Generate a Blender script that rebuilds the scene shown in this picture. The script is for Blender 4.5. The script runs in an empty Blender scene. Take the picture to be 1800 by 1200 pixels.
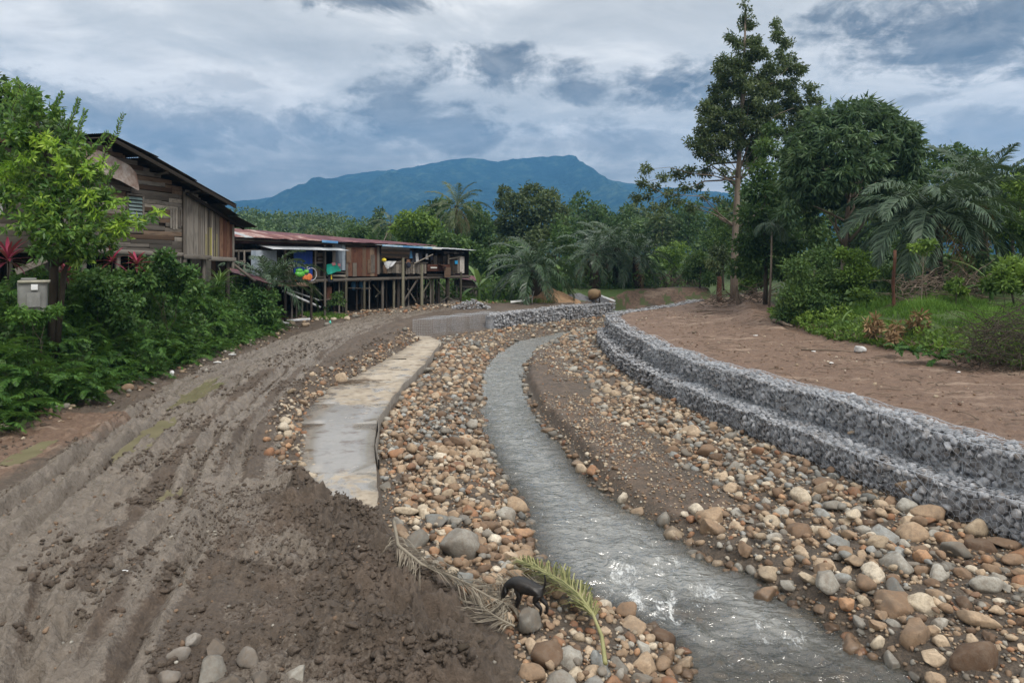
import bpy, math, random
import numpy as np
from mathutils import Vector, Matrix, Euler
R = math.radians
rng = np.random.default_rng(7)
random.seed(7)
scene = bpy.context.scene
COL = scene.collection

# ------------------------------------------------------------------ camera
CAMZ = 5.5
cam = bpy.data.cameras.new('camera')
cam.lens = 24.0; cam.sensor_width = 36.0; cam.shift_y = -145/1800
cam.clip_start = 0.1; cam.clip_end = 20000
cam_o = bpy.data.objects.new('camera', cam); COL.objects.link(cam_o)
cam_o.location = (0, 0, CAMZ); cam_o.rotation_euler = (R(90), 0, 0)
scene.camera = cam_o

# ------------------------------------------------------------------ render settings
scene.view_settings.view_transform = 'Standard'
scene.view_settings.look = 'None'
scene.view_settings.gamma = 1.0
scene.view_settings.use_curve_mapping = False
scene.view_settings.exposure = 0.62
cy = scene.cycles
cy.use_denoising = True
cy.max_bounces = 6; cy.diffuse_bounces = 3; cy.glossy_bounces = 2; cy.transmission_bounces = 4
cy.transparent_max_bounces = 8; cy.volume_bounces = 0
cy.caustics_reflective = False; cy.caustics_refractive = False
cy.sample_clamp_indirect = 4.0

# ------------------------------------------------------------------ node helpers
class NT:
    def __init__(s, nt): s.t = nt; s.l = nt.links
    def n(s, typ, ins=None, **kw):
        nd = s.t.nodes.new(typ)
        for k, v in kw.items(): setattr(nd, k, v)
        if ins:
            for k, v in ins.items():
                if hasattr(v, 'links') or isinstance(v, bpy.types.NodeSocket): s.l.new(v, nd.inputs[k])
                else: nd.inputs[k].default_value = v
        return nd
    def math(s, op, a, b=0.0, c=None, clamp=False):
        nd = s.t.nodes.new('ShaderNodeMath'); nd.operation = op; nd.use_clamp = clamp
        for i, v in enumerate((a, b, c)):
            if v is None: continue
            if isinstance(v, bpy.types.NodeSocket): s.l.new(v, nd.inputs[i])
            else: nd.inputs[i].default_value = v
        return nd.outputs[0]
    def mix(s, f, a, b, blend='MIX'):
        nd = s.t.nodes.new('ShaderNodeMix'); nd.data_type = 'RGBA'; nd.blend_type = blend
        for i, v in ((0, f), (6, a), (7, b)):
            if isinstance(v, bpy.types.NodeSocket): s.l.new(v, nd.inputs[i])
            else: nd.inputs[i].default_value = v if i == 0 else tuple(v)+(1,) if len(v) == 3 else v
        return nd.outputs[2]
    def ramp(s, fac, stops, interp='LINEAR'):
        nd = s.t.nodes.new('ShaderNodeValToRGB'); nd.color_ramp.interpolation = interp
        el = nd.color_ramp.elements
        while len(el) < len(stops): el.new(0.5)
        for e, (p, c) in zip(el, stops):
            e.position = p
            e.color = (c, c, c, 1) if isinstance(c, (int, float)) else tuple(c)+(1,)
        s.l.new(fac, nd.inputs[0]); return nd.outputs[0]
    def noise(s, vec, scale, detail=4, rough=0.55, dist=0.0):
        nd = s.n('ShaderNodeTexNoise', {'Scale': scale, 'Detail': detail, 'Roughness': rough, 'Distortion': dist})
        if vec is not None: s.l.new(vec, nd.inputs['Vector'])
        return nd.outputs[0]
    def vmul(s, vec, v):
        nd = s.t.nodes.new('ShaderNodeVectorMath'); nd.operation = 'MULTIPLY'
        s.l.new(vec, nd.inputs[0]); nd.inputs[1].default_value = v; return nd.outputs[0]
    def attr(s, name):
        nd = s.t.nodes.new('ShaderNodeAttribute'); nd.attribute_name = name; return nd
    def pos(s): return s.t.nodes.new('ShaderNodeNewGeometry').outputs['Position']
    def objc(s): return s.t.nodes.new('ShaderNodeTexCoord').outputs['Object']
    def orand(s): return s.t.nodes.new('ShaderNodeObjectInfo').outputs['Random']
    def bump(s, h, strength=0.5, dist=0.02, normal=None):
        nd = s.n('ShaderNodeBump', {'Strength': strength, 'Distance': dist, 'Height': h})
        if normal is not None: s.l.new(normal, nd.inputs['Normal'])
        return nd.outputs[0]

def newmat(name):
    m = bpy.data.materials.new(name); m.use_nodes = True
    nt = NT(m.node_tree); b = m.node_tree.nodes['Principled BSDF']
    b.inputs['Specular IOR Level'].default_value = 0.3
    b.inputs['Roughness'].default_value = 0.8
    return m, nt, b
def setin(nt, b, name, v):
    if isinstance(v, bpy.types.NodeSocket): nt.l.new(v, b.inputs[name])
    elif name == 'Base Color' and len(v) == 3: b.inputs[name].default_value = tuple(v)+(1,)
    else: b.inputs[name].default_value = v

# ------------------------------------------------------------------ world: an overcast evening sky with broken dark clouds
SUN_EL, SUN_ROT = R(52), R(-35)
w = bpy.data.worlds.new('World'); scene.world = w; w.use_nodes = True
wt = NT(w.node_tree); w.node_tree.nodes.clear()
wout = wt.n('ShaderNodeOutputWorld')
sky = wt.n('ShaderNodeTexSky', sky_type='NISHITA', sun_disc=False, sun_elevation=SUN_EL, sun_rotation=SUN_ROT)
bg1 = wt.n('ShaderNodeBackground', {'Color': sky.outputs[0], 'Strength': 0.06})
gen = wt.n('ShaderNodeTexCoord').outputs['Generated']
sep = wt.n('ShaderNodeSeparateXYZ', {0: gen})
zz = wt.math('ADD', wt.math('MAXIMUM', sep.outputs[2], 0.0), 0.16)
proj = wt.n('ShaderNodeCombineXYZ', {0: wt.math('DIVIDE', sep.outputs[0], zz), 1: wt.math('DIVIDE', sep.outputs[1], zz), 2: 0.37})
pv = proj.outputs[0]
n1 = wt.noise(wt.vmul(pv, (0.8, 1.1, 1)), 1.0, 8, 0.58, 0.3)
n2 = wt.noise(wt.vmul(pv, (1.9, 3.0, 1)), 1.3, 9, 0.62, 0.5)
nd = wt.noise(wt.vmul(gen, (1, 1, 2.4)), 5.0, 9, 0.62, 0.6)
nf = wt.noise(wt.vmul(gen, (1, 1, 1.8)), 14.0, 7, 0.62, 0.7)
ng = wt.noise(wt.vmul(gen, (1, 1, 1.6)), 38.0, 6, 0.62, 0.6)
# cloud banks that hang where the photograph has them (direction, half width, half height in px, darkness)
BANKS = [(300, 212, 270, 55, .72), (160, 290, 300, 60, .5), (700, 205, 90, 55, .75), (890, 118, 170, 42, 1.0),
         (1010, 155, 90, 30, .85), (1165, 150, 110, 45, .9), (640, -5, 190, 28, .9), (1680, 60, 240, 90, .9),
         (1760, 250, 240, 70, .55), (1060, 255, 190, 45, .5), (560, 275, 330, 50, .5), (800, 232, 90, 50, .75),
         (430, 150, 80, 18, .4), (1600, 176, 80, 16, .6), (900, 300, 260, 30, .3), (400, 325, 300, 40, .45),
         (-300, 120, 300, 70, .8), (2150, 40, 260, 80, .8), (2300, 300, 260, 60, .7), (-500, 300, 300, 60, .8)]
dens = None
for (px, py, rx, ry, k) in BANKS:
    v = Vector(((px-900)/1200, 1, (455-py)/1200)); L = v.length; v.normalize()
    sub = wt.n('ShaderNodeVectorMath', {0: gen, 1: tuple(v)}, operation='SUBTRACT').outputs[0]
    q = wt.vmul(sub, (1200*L/rx, 1200*L/rx, 1200*L/ry))
    ln = wt.n('ShaderNodeVectorMath', {0: q}, operation='LENGTH').outputs['Value']
    e = wt.math('ADD', ln, wt.math('MULTIPLY', wt.math('SUBTRACT', nd, 0.5), 2.6))
    e = wt.math('ADD', e, wt.math('MULTIPLY', wt.math('SUBTRACT', nf, 0.5), 2.1))
    e = wt.math('ADD', e, wt.math('MULTIPLY', wt.math('SUBTRACT', ng, 0.5), 0.9))
    mr = wt.n('ShaderNodeMapRange', {'Value': e, 'From Min': 1.22, 'From Max': 0.36, 'To Min': 0.0, 'To Max': k}, interpolation_type='SMOOTHSTEP').outputs[0]
    dens = mr if dens is None else wt.math('MAXIMUM', dens, mr)
gen_cl = wt.n('ShaderNodeMapRange', {'Value': wt.math('ADD', wt.math('MULTIPLY', n1, 0.6), wt.math('MULTIPLY', n2, 0.4)), 'From Min': 0.50, 'From Max': 0.72, 'To Min': 0.0, 'To Max': 0.55}, interpolation_type='SMOOTHSTEP').outputs[0]
dens = wt.math('MAXIMUM', dens, gen_cl)
streak = wt.math('MULTIPLY', wt.math('SUBTRACT', nf, 0.5), 1.1)
dens = wt.math('ADD', dens, wt.math('MULTIPLY', streak, wt.math('MULTIPLY', dens, 1.0)), clamp=True)
basec = wt.ramp(wt.math('ADD', wt.math('MULTIPLY', n1, 0.7), wt.math('MULTIPLY', nd, 0.3)),
                [(0.34, (.38, .37, .345)), (0.47, (.58, .56, .52)), (0.57, (.92, .87, .80))])
darkc = wt.ramp(nd, [(0.36, (.060, .052, .040)), (0.62, (.20, .182, .155))])
colr = wt.mix(dens, basec, darkc)
# overcast skies brighten steadily towards the zenith (1 + 2 sin elevation)
lum = wt.math('MULTIPLY_ADD', wt.math('MAXIMUM', sep.outputs[2], 0.0), 1.55, 0.80)
bg2 = wt.n('ShaderNodeBackground', {'Color': colr, 'Strength': wt.math('MULTIPLY', lum, 0.80)})
mixw = wt.n('ShaderNodeMixShader', {0: 0.96, 1: bg1.outputs[0], 2: bg2.outputs[0]})
wt.l.new(mixw.outputs[0], wout.inputs['Surface'])

sun = bpy.data.lights.new('sun', 'SUN'); sun.energy = 1.5; sun.angle = R(18); sun.color = (1, .95, .88)
sun_o = bpy.data.objects.new('sun', sun); COL.objects.link(sun_o)
sun_o.rotation_euler = (R(38), 0, R(35))   # high, from ahead and left
sun_o.location = (-30, 40, 80)

# ------------------------------------------------------------------ mesh helpers
def P(px, py, d): return Vector(((px-900)*d/1200, d, CAMZ-(py-455)*d/1200))

def mk(name, V, Fs, mat=None, parent=None, attrs=None, smooth=False, link=True, mesh_only=False):
    V = np.asarray(V, dtype=np.float32).reshape(-1, 3)
    if parent is not None: V = V-np.array(parent.location, dtype=np.float32)
    if isinstance(Fs, np.ndarray): Fs = [Fs]
    Fs = [np.asarray(f, dtype=np.int32) for f in Fs if len(f)]
    me = bpy.data.meshes.new(name)
    me.vertices.add(len(V)); me.vertices.foreach_set('co', V.ravel())
    loops = np.concatenate([f.ravel() for f in Fs]); nl = len(loops)
    tot = np.concatenate([np.full(len(f), f.shape[1], dtype=np.int32) for f in Fs])
    start = np.concatenate([[0], np.cumsum(tot)[:-1]]).astype(np.int32)
    me.loops.add(nl); me.loops.foreach_set('vertex_index', loops)
    me.polygons.add(len(tot)); me.polygons.foreach_set('loop_start', start)
    try: me.polygons.foreach_set('loop_total', tot)
    except Exception: pass
    if smooth: me.polygons.foreach_set('use_smooth', np.ones(len(tot), dtype=bool))
    if attrs:
        for k, a in attrs.items():
            a = np.asarray(a, dtype=np.float32)
            if a.ndim == 1:
                at = me.attributes.new(k, 'FLOAT', 'POINT'); at.data.foreach_set('value', a)
            else:
                at = me.attributes.new(k, 'FLOAT_COLOR', 'POINT'); at.data.foreach_set('color', a.ravel())
    me.update(calc_edges=True); me.validate()
    if mat: me.materials.append(mat)
    if mesh_only: return me
    o = bpy.data.objects.new(name, me)
    if parent is not None: o.parent = parent
    if link: COL.objects.link(o)
    return o

class MB:
    def __init__(s): s.V = []; s.Q = []; s.T = []; s.A = []; s.n = 0
    def add(s, V, Q=None, T=None, a=None):
        V = np.asarray(V, dtype=float).reshape(-1, 3)
        s.V.append(V)
        if Q is not None and len(Q): s.Q.append(np.asarray(Q)+s.n)
        if T is not None and len(T): s.T.append(np.asarray(T)+s.n)
        s.A.append(np.full(len(V), random.random() if a is None else a) if np.ndim(a) == 0 else np.asarray(a))
        s.n += len(V)
    def box(s, c, sx, sy, sz, rz=0, a=None):
        v = np.array([(x, y, z) for x in (-.5, .5) for y in (-.5, .5) for z in (-.5, .5)])*[sx, sy, sz]
        cs, sn = math.cos(rz), math.sin(rz)
        v = np.stack([v[:, 0]*cs-v[:, 1]*sn, v[:, 0]*sn+v[:, 1]*cs, v[:, 2]], 1)+np.array(c)
        s.add(v, [[0, 1, 3, 2], [4, 6, 7, 5], [0, 4, 5, 1], [2, 3, 7, 6], [0, 2, 6, 4], [1, 5, 7, 3]], a=a)
    def tube(s, pts, radii, seg=8, cap=True, a=None):
        pts = [Vector(p) for p in pts]; n = len(pts)
        if np.ndim(radii) == 0: radii = [radii]*n
        V = []; up = Vector((0.13, 0.27, 1)).normalized()
        for i, p in enumerate(pts):
            t = (pts[min(i+1, n-1)]-pts[max(i-1, 0)])
            if t.length < 1e-9: t = Vector((0, 0, 1))
            t.normalize()
            ref = up if abs(t.dot(up)) < .95 else Vector((1, 0, 0))
            u = t.cross(ref).normalized(); v = t.cross(u)
            for k in range(seg):
                an = 2*math.pi*k/seg
                V.append(p+(u*math.cos(an)+v*math.sin(an))*radii[i])
        Q = [[i*seg+k, i*seg+(k+1) % seg, (i+1)*seg+(k+1) % seg, (i+1)*seg+k] for i in range(n-1) for k in range(seg)]
        T = []
        if cap:
            V.append(pts[0]); V.append(pts[-1]); b = len(V)-2
            T = [[b, (k+1) % seg, k] for k in range(seg)]+[[b+1, (n-1)*seg+k, (n-1)*seg+(k+1) % seg] for k in range(seg)]
        s.add([tuple(p) for p in V], Q, T, a=a)
    def build(s, name, mat, parent=None, smooth=False, **kw):
        V = np.concatenate(s.V)
        Fs = ([np.concatenate(s.Q)] if s.Q else [])+([np.concatenate(s.T)] if s.T else [])
        return mk(name, V, Fs, mat, parent, {'rnd': np.concatenate(s.A)}, smooth, **kw)

def tag(o, label=None, cat=None, group=None, kind=None):
    if label: o['label'] = label
    if cat: o['category'] = cat
    if group: o['group'] = group
    if kind: o['kind'] = kind
    return o
def empty(name, loc, label=None, cat=None, group=None, rz=0):
    o = bpy.data.objects.new(name, None); o.location = loc; o.rotation_euler = (0, 0, rz); o.empty_display_size = .2
    COL.objects.link(o); return tag(o, label, cat, group)

UNIT = {}
def unit_box(mat):
    """a shared plank mesh: length along x, width along y, thickness along z, corners slightly worn"""
    if mat.name not in UNIT:
        b = MB()
        v = np.array([(x, y, z) for x in (-.5, .5) for y in (-.5, .5) for z in (-.5, .5)])
        b.add(v, [[0, 1, 3, 2], [4, 6, 7, 5], [0, 4, 5, 1], [2, 3, 7, 6], [0, 2, 6, 4], [1, 5, 7, 3]])
        UNIT[mat.name] = mk('plank', np.concatenate(b.V), [np.concatenate(b.Q)], mat, mesh_only=True)
    return UNIT[mat.name]
def plank(name, p0, p1, width, thick, facing, mat, parent=None, label=None):
    """board from p0 to p1, its broad side turned to 'facing'"""
    p0, p1, nrm = Vector(p0), Vector(p1), Vector(facing).normalized()
    d = p1-p0; L = d.length; X = d.normalized(); Z = (nrm-X*nrm.dot(X)).normalized(); Y = Z.cross(X)
    c = (p0+p1)/2
    if parent is not None: c = c-parent.location
    M = Matrix(((X.x*L, Y.x*width, Z.x*thick, c.x), (X.y*L, Y.y*width, Z.y*thick, c.y), (X.z*L, Y.z*width, Z.z*thick, c.z), (0, 0, 0, 1)))
    o = bpy.data.objects.new(name, unit_box(mat)); COL.objects.link(o)
    if parent is not None: o.parent = parent
    o.matrix_basis = M
    if label: o['label'] = label
    return o

# ------------------------------------------------------------------ noise on arrays
def _h(ix, iy, seed):
    h = (ix*374761393+iy*668265263+seed*144269504) & 0xffffffff
    h = ((h ^ (h >> 13))*1274126177) & 0xffffffff
    return ((h ^ (h >> 16)) & 0xffffff)/float(0xffffff)
def vnoise(x, y, seed=0):
    xf, yf = np.floor(x), np.floor(y); ix, iy = xf.astype(np.int64), yf.astype(np.int64)
    fx, fy = x-xf, y-yf; fx = fx*fx*fx*(fx*(fx*6-15)+10); fy = fy*fy*fy*(fy*(fy*6-15)+10)
    a, b, c, d = _h(ix, iy, seed), _h(ix+1, iy, seed), _h(ix, iy+1, seed), _h(ix+1, iy+1, seed)
    return (a+(b-a)*fx)*(1-fy)+(c+(d-c)*fx)*fy
def fbm(x, y, o=4, seed=0, g=0.5):
    x = np.asarray(x, float); y = np.asarray(y, float); s = 0; a = 1; t = 0
    for i in range(o):
        s = s+a*(vnoise(x, y, seed+i)*2-1); t += a; a *= g; x, y = x*2.03+3.1*y*0.13, y*2.01-x*0.07
    return s/t
def ridged(x, y, o=4, seed=0):
    s = 0; a = 1; t = 0
    for i in range(o):
        s = s+a*(1-np.abs(vnoise(x, y, seed+i)*2-1)); t += a; a *= .5; x, y = x*2.1, y*2.1
    return s/t
def sst(a, b, x): t = np.clip((x-a)/(b-a), 0, 1); return t*t*(3-2*t)
# ------------------------------------------------------------------ materials
def foliage(name, dark, mid, light, trans=0.35, rough=0.5, spec=0.3, nscale=0.5):
    m, nt, b = newmat(name)
    mid = tuple(min(1, v*1.52) for v in mid); light = tuple(min(1, v*1.6) for v in light); dark = tuple(v*1.2 for v in dark)
    r = nt.attr('rnd').outputs['Fac']
    f = nt.math('ADD', nt.math('MULTIPLY', r, 0.65), nt.math('MULTIPLY', nt.noise(nt.pos(), nscale, 3), 0.35))
    c = nt.ramp(f, [(0.2, dark), (0.52, mid), (0.86, light)])
    setin(nt, b, 'Base Color', c); b.inputs['Roughness'].default_value = rough; b.inputs['Specular IOR Level'].default_value = spec
    tr = nt.n('ShaderNodeBsdfTranslucent', {'Color': nt.mix(0.5, c, (.10, .14, .02))})
    mx = nt.n('ShaderNodeMixShader', {0: trans, 1: b.outputs[0], 2: tr.outputs[0]})
    nt.l.new(mx.outputs[0], m.node_tree.nodes['Material Output'].inputs['Surface'])
    return m
M = {}
M['leaf_dark'] = foliage('leaf_dark', (.018, .040, .014), (.048, .092, .03), (.10, .16, .05), .4)
M['leaf_mango'] = foliage('leaf_mango', (.016, .036, .019), (.042, .082, .038), (.10, .15, .065), .3, .5, .3)
M['leaf_tall'] = foliage('leaf_tall', (.026, .042, .018), (.056, .082, .034), (.115, .145, .06), .35)
M['leaf_mid'] = foliage('leaf_mid', (.018, .045, .012), (.045, .09, .025), (.095, .15, .04))
M['leaf_bright'] = foliage('leaf_bright', (.035, .075, .012), (.085, .15, .025), (.17, .25, .045), .4)
M['leaf_near'] = foliage('leaf_near', (.018, .055, .016), (.06, .135, .028), (.22, .33, .05), .4, .38, .45, .8)
M['leaf_hedge'] = foliage('leaf_hedge', (.014, .044, .012), (.048, .11, .028), (.13, .21, .055), .4, .45, .35, .7)
M['leaf_fern'] = foliage('leaf_fern', (.02, .06, .012), (.05, .12, .022), (.11, .20, .04), .4, .5, .3, .6)
M['leaf_far'] = foliage('leaf_far', (.024, .046, .020), (.052, .092, .036), (.10, .15, .055), .3)
M['palm'] = foliage('palm', (.016, .034, .018), (.034, .066, .032), (.07, .11, .055), .25, .36, .5, .5)
M['palm_grey'] = foliage('palm_grey', (.028, .050, .032), (.056, .09, .056), (.10, .145, .09), .25, .5, .3, .5)
M['coconut'] = foliage('coconut', (.035, .055, .022), (.075, .10, .04), (.13, .16, .07), .3, .4, .4, .5)
M['dead_leaf'] = foliage('dead_leaf', (.07, .04, .022), (.16, .10, .055), (.30, .22, .13), .2, .8, .1, 3)
M['dry_frond'] = foliage('dry_frond', (.07, .06, .048), (.125, .108, .085), (.20, .18, .145), .12, .8, .1, 3)
M['cut_frond'] = foliage('cut_frond', (.075, .085, .03), (.15, .155, .055), (.28, .27, .14), .25, .5, .3, 3)
M['cordyline'] = foliage('cordyline', (.03, .008, .012), (.10, .014, .03), (.30, .03, .08), .3, .4, .4, 2)
M['grass'] = foliage('grass', (.04, .09, .015), (.085, .17, .03), (.16, .27, .06), .4, .6, .2, .5)
M['banana'] = foliage('banana', (.03, .07, .02), (.07, .14, .04), (.16, .24, .08), .4, .4, .4, 1)

def bark(name, c1, c2, c3, sc=3.0):
    m, nt, b = newmat(name)
    p = nt.pos()
    n = nt.noise(nt.vmul(p, (1, 1, .35)), sc, 6, .65)
    n2 = nt.noise(p, sc*.35, 3)
    c = nt.mix(nt.math('MULTIPLY', n2, .8), nt.ramp(n, [(.3, c1), (.55, c2), (.75, c3)]), c1)
    setin(nt, b, 'Base Color', c); setin(nt, b, 'Normal', nt.bump(n, .8, .03)); b.inputs['Roughness'].default_value = .9
    return m
M['bark_pale'] = bark('bark_pale', (.14, .11, .085), (.26, .22, .18), (.40, .36, .30))
M['bark_dark'] = bark('bark_dark', (.035, .028, .02), (.075, .06, .045), (.13, .11, .085))
M['bark_palm'] = bark('bark_palm', (.03, .024, .016), (.075, .055, .035), (.14, .11, .07), 6)
M['bark_red'] = bark('bark_red', (.06, .028, .018), (.12, .055, .034), (.2, .11, .075), 6)
M['dead_wood'] = bark('dead_wood', (.10, .075, .055), (.20, .16, .125), (.36, .31, .25), 6)

def stone_mat(name, ca, cb, cc, rough=.75, wetz=True, sc=7.0, spec=.3):
    """a river stone of one colour family, mottled; wet and darker where it stands by the water"""
    m, nt, b = newmat(name)
    r = nt.math('FRACT', nt.math('ADD', nt.orand(), nt.attr('rnd').outputs['Fac']))
    p = nt.pos()
    n = nt.noise(p, sc, 5, .6, .4); n2 = nt.noise(p, sc*5, 4, .6)
    base = nt.ramp(nt.math('ADD', nt.math('MULTIPLY', r, .55), nt.math('MULTIPLY', n, .45)), [(.22, ca), (.5, cb), (.78, cc)])
    base = nt.mix(nt.math('MULTIPLY', nt.ramp(n2, [(.45, 0), (.7, 1)]), .35), base, (.10, .075, .055))
    stain = nt.ramp(nt.noise(p, 2.3, 4, .6), [(.5, 0), (.66, 1)])
    base = nt.mix(nt.math('MULTIPLY', stain, .55), base, (.13, .10, .075))
    # dried mud caught on the stones
    base = nt.mix(nt.math('MULTIPLY', nt.ramp(nt.noise(p, 13, 6, .7), [(.46, 0), (.62, 1)]), .4), base, (.16, .125, .095))
    if wetz:
        z = nt.n('ShaderNodeSeparateXYZ', {0: p}).outputs[2]
        wet = nt.n('ShaderNodeMapRange', {'Value': nt.math('ADD', z, nt.math('MULTIPLY', n, -.14)), 'From Min': .12, 'From Max': -.02}).outputs[0]
        base = nt.mix(wet, base, nt.mix(.6, base, (.35, .35, .35), 'MULTIPLY'))
        setin(nt, b, 'Roughness', nt.math('MULTIPLY_ADD', wet, -.45, rough))
    else: b.inputs['Roughness'].default_value = rough
    setin(nt, b, 'Base Color', base); b.inputs['Specular IOR Level'].default_value = spec
    setin(nt, b, 'Normal', nt.bump(nt.math('ADD', nt.math('MULTIPLY', n, .7), nt.math('MULTIPLY', n2, .35)), .55, .025))
    return m
STONE = {
 'tan': ((.19, .125, .08), (.35, .255, .17), (.50, .40, .29)),
 'orange': ((.17, .08, .045), (.31, .165, .09), (.45, .28, .165)),
 'grey': ((.14, .135, .12), (.25, .24, .215), (.40, .39, .35)),
 'cream': ((.34, .27, .19), (.48, .41, .31), (.62, .56, .46)),
 'brown': ((.09, .055, .035), (.17, .11, .07), (.28, .19, .125)),
 'slate': ((.12, .125, .12), (.20, .21, .205), (.33, .345, .34)),
}
for k, (a_, b_, c_) in STONE.items(): M['st_'+k] = stone_mat('stone_'+k, a_, b_, c_)
M['gabion_stone'] = stone_mat('gabion_stone', (.16, .172, .192), (.28, .298, .33), (.47, .49, .525), .6, False, 9.0, .4)
M['rubble_dark'] = stone_mat('rubble_dark', (.05, .05, .055), (.11, .11, .12), (.22, .22, .23), .7, False, 9)

def wood(name, c1, c2, c3, grain=1.0):
    m, nt, b = newmat(name)
    r = nt.orand(); o = nt.objc()
    off = nt.n('ShaderNodeCombineXYZ', {0: nt.math('MULTIPLY', r, 37.0), 1: nt.math('MULTIPLY', r, 91.0), 2: 0.0}).outputs[0]
    q = nt.n('ShaderNodeVectorMath', {0: nt.vmul(o, (2.2, 9, 3)), 1: off}, operation='ADD').outputs[0]
    g = nt.noise(q, 2.2*grain, 6, .65, .3)
    st = nt.noise(nt.n('ShaderNodeVectorMath', {0: nt.vmul(o, (3, 1.2, 1)), 1: off}, operation='ADD').outputs[0], 1.3, 4, .6)
    f = nt.math('ADD', nt.math('MULTIPLY', r, .5), nt.math('MULTIPLY', g, .5))
    c = nt.ramp(f, [(.2, c1), (.5, c2), (.8, c3)])
    c = nt.mix(nt.math('MULTIPLY', nt.ramp(st, [(.48, 0), (.68, 1)]), .6), c, c1)
    setin(nt, b, 'Base Color', c); b.inputs['Roughness'].default_value = .85; b.inputs['Specular IOR Level'].default_value = .2
    setin(nt, b, 'Normal', nt.bump(g, .6, .01))
    return m
M['wood_grey'] = wood('wood_grey', (.06, .053, .046), (.135, .12, .105), (.25, .23, .205))
M['wood_pale'] = wood('wood_pale', (.10, .085, .07), (.21, .185, .16), (.33, .30, .26))
M['wood_brown'] = wood('wood_brown', (.055, .037, .027), (.12, .08, .056), (.21, .155, .115))
M['wood_red'] = wood('wood_red', (.055, .024, .017), (.115, .054, .037), (.22, .135, .09))
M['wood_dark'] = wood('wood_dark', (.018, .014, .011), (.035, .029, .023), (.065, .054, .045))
M['wood_blue'] = wood('wood_blue', (.09, .11, .14), (.19, .23, .28), (.30, .36, .42))
M['wood_yellow'] = wood('wood_yellow', (.15, .135, .10), (.25, .225, .12), (.46, .43, .08))
M['post'] = wood('post', (.06, .055, .04), (.14, .13, .095), (.24, .23, .17))

def plain(name, c, rough=.6, spec=.3, metal=0, var=.25, sc=4, dirt=(.1, .08, .06), dirtk=.3):
    m, nt, b = newmat(name)
    p = nt.objc(); n = nt.noise(p, sc, 5, .6); n2 = nt.noise(p, sc*.3+.3, 4, .65)
    c1 = tuple(max(0, x*(1-var)) for x in c); c2 = tuple(min(1, x*(1+var)) for x in c)
    cc = nt.ramp(n, [(.3, c1), (.7, c2)])
    cc = nt.mix(nt.math('MULTIPLY', nt.ramp(n2, [(.48, 0), (.7, 1)]), dirtk), cc, dirt)
    setin(nt, b, 'Base Color', cc); b.inputs['Roughness'].default_value = rough; b.inputs['Specular IOR Level'].default_value = spec
    b.inputs['Metallic'].default_value = metal
    setin(nt, b, 'Normal', nt.bump(n, .25, .01))
    return m
M['white'] = plain('white_paint', (.62, .63, .62), .5, .3, 0, .12)
M['pvc'] = plain('pvc_pipe', (.55, .57, .60), .4, .4)
M['blue_door'] = plain('blue_door', (.012, .05, .28), .5, .3, 0, .15, 4, (.03, .05, .12), .3)
M['teal'] = plain('teal_cloth', (.03, .42, .33), .9, .1, 0, .15)
M['pink'] = plain('pink_cloth', (.65, .28, .32), .9, .1)
M['cloth_white'] = plain('cloth_white', (.55, .57, .60), .9, .1, 0, .15)
M['cloth_dark'] = plain('cloth_dark', (.03, .035, .05), .9, .1)
M['cloth_blue'] = plain('cloth_blue', (.10, .25, .45), .9, .1)
M['cloth_red'] = plain('cloth_red', (.42, .16, .12), .9, .1)
M['yellow'] = plain('yellow_plastic', (.75, .60, .03), .4, .4)
M['green_toy'] = plain('green_plastic', (.10, .42, .06), .35, .5)
M['orange_toy'] = plain('orange_plastic', (.70, .20, .06), .35, .5)
M['blue_poster'] = plain('blue_sheet', (.03, .30, .60), .5)
M['tank'] = plain('tank_plastic', (.20, .205, .20), .6, .3, 0, .2, 3, (.13, .12, .10), .5)
M['tank_lid'] = plain('tank_lid', (.34, .33, .27), .6)
M['dark'] = plain('dark_interior', (.02, .018, .016), .95, .1)
M['glass'] = plain('louvre_glass', (.12, .17, .17), .15, .6)
M['wire'] = plain('galvanised_wire', (.52, .57, .64), .45, .5, .25, .1, 2, (.3, .3, .33), .3)
M['litter'] = plain('litter_white', (.68, .70, .72), .6, .3, 0, .1, 20, (.3, .28, .25), .3)
M['bag'] = plain('bag_plastic', (.52, .53, .54), .5, .4, 0, .2, 9)
M['mixer'] = plain('mixer_yellow', (.22, .15, .08), .6, .3, 0, .3, 3, (.12, .09, .07), .5)
M['sand'] = plain('sand', (.30, .20, .125), .95, .1, 0, .2, 5, (.22, .13, .08), .4)
M['grey_gravel'] = plain('grey_gravel', (.16, .165, .18), .9, .2, 0, .35, 12)
M['turquoise'] = plain('turquoise_plastic', (.10, .50, .42), .45, .4)
M['gourd'] = plain('olive_pot', (.17, .15, .04), .6)
M['dog_fur'] = plain('dog_fur', (.011, .010, .010), .42, .4, 0, .4, 25, (.032, .024, .02), .5)

def sheet_mat(name, c1, c2, c3, rough=.5, sc=1.0):
    """rusty corrugated roofing; colour streaks run down the sheet"""
    m, nt, b = newmat(name)
    p = nt.pos(); n = nt.noise(nt.vmul(p, (1, 1, 1)), 1.1*sc, 7, .66, .6); n2 = nt.noise(p, 7*sc, 5, .6)
    r = nt.orand()
    f = nt.math('ADD', nt.math('ADD', nt.math('MULTIPLY', n, .75), nt.math('MULTIPLY', n2, .2)), nt.math('MULTIPLY', nt.math('SUBTRACT', r, .5), .22))
    setin(nt, b, 'Base Color', nt.ramp(f, [(.36, c1), (.52, c2), (.64, c3)])); b.inputs['Roughness'].default_value = rough
    b.inputs['Metallic'].default_value = .15
    setin(nt, b, 'Normal', nt.bump(n2, .2, .01))
    return m
M['roof_rust'] = sheet_mat('roof_rust', (.11, .035, .035), (.20, .075, .07), (.46, .36, .33))
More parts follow.
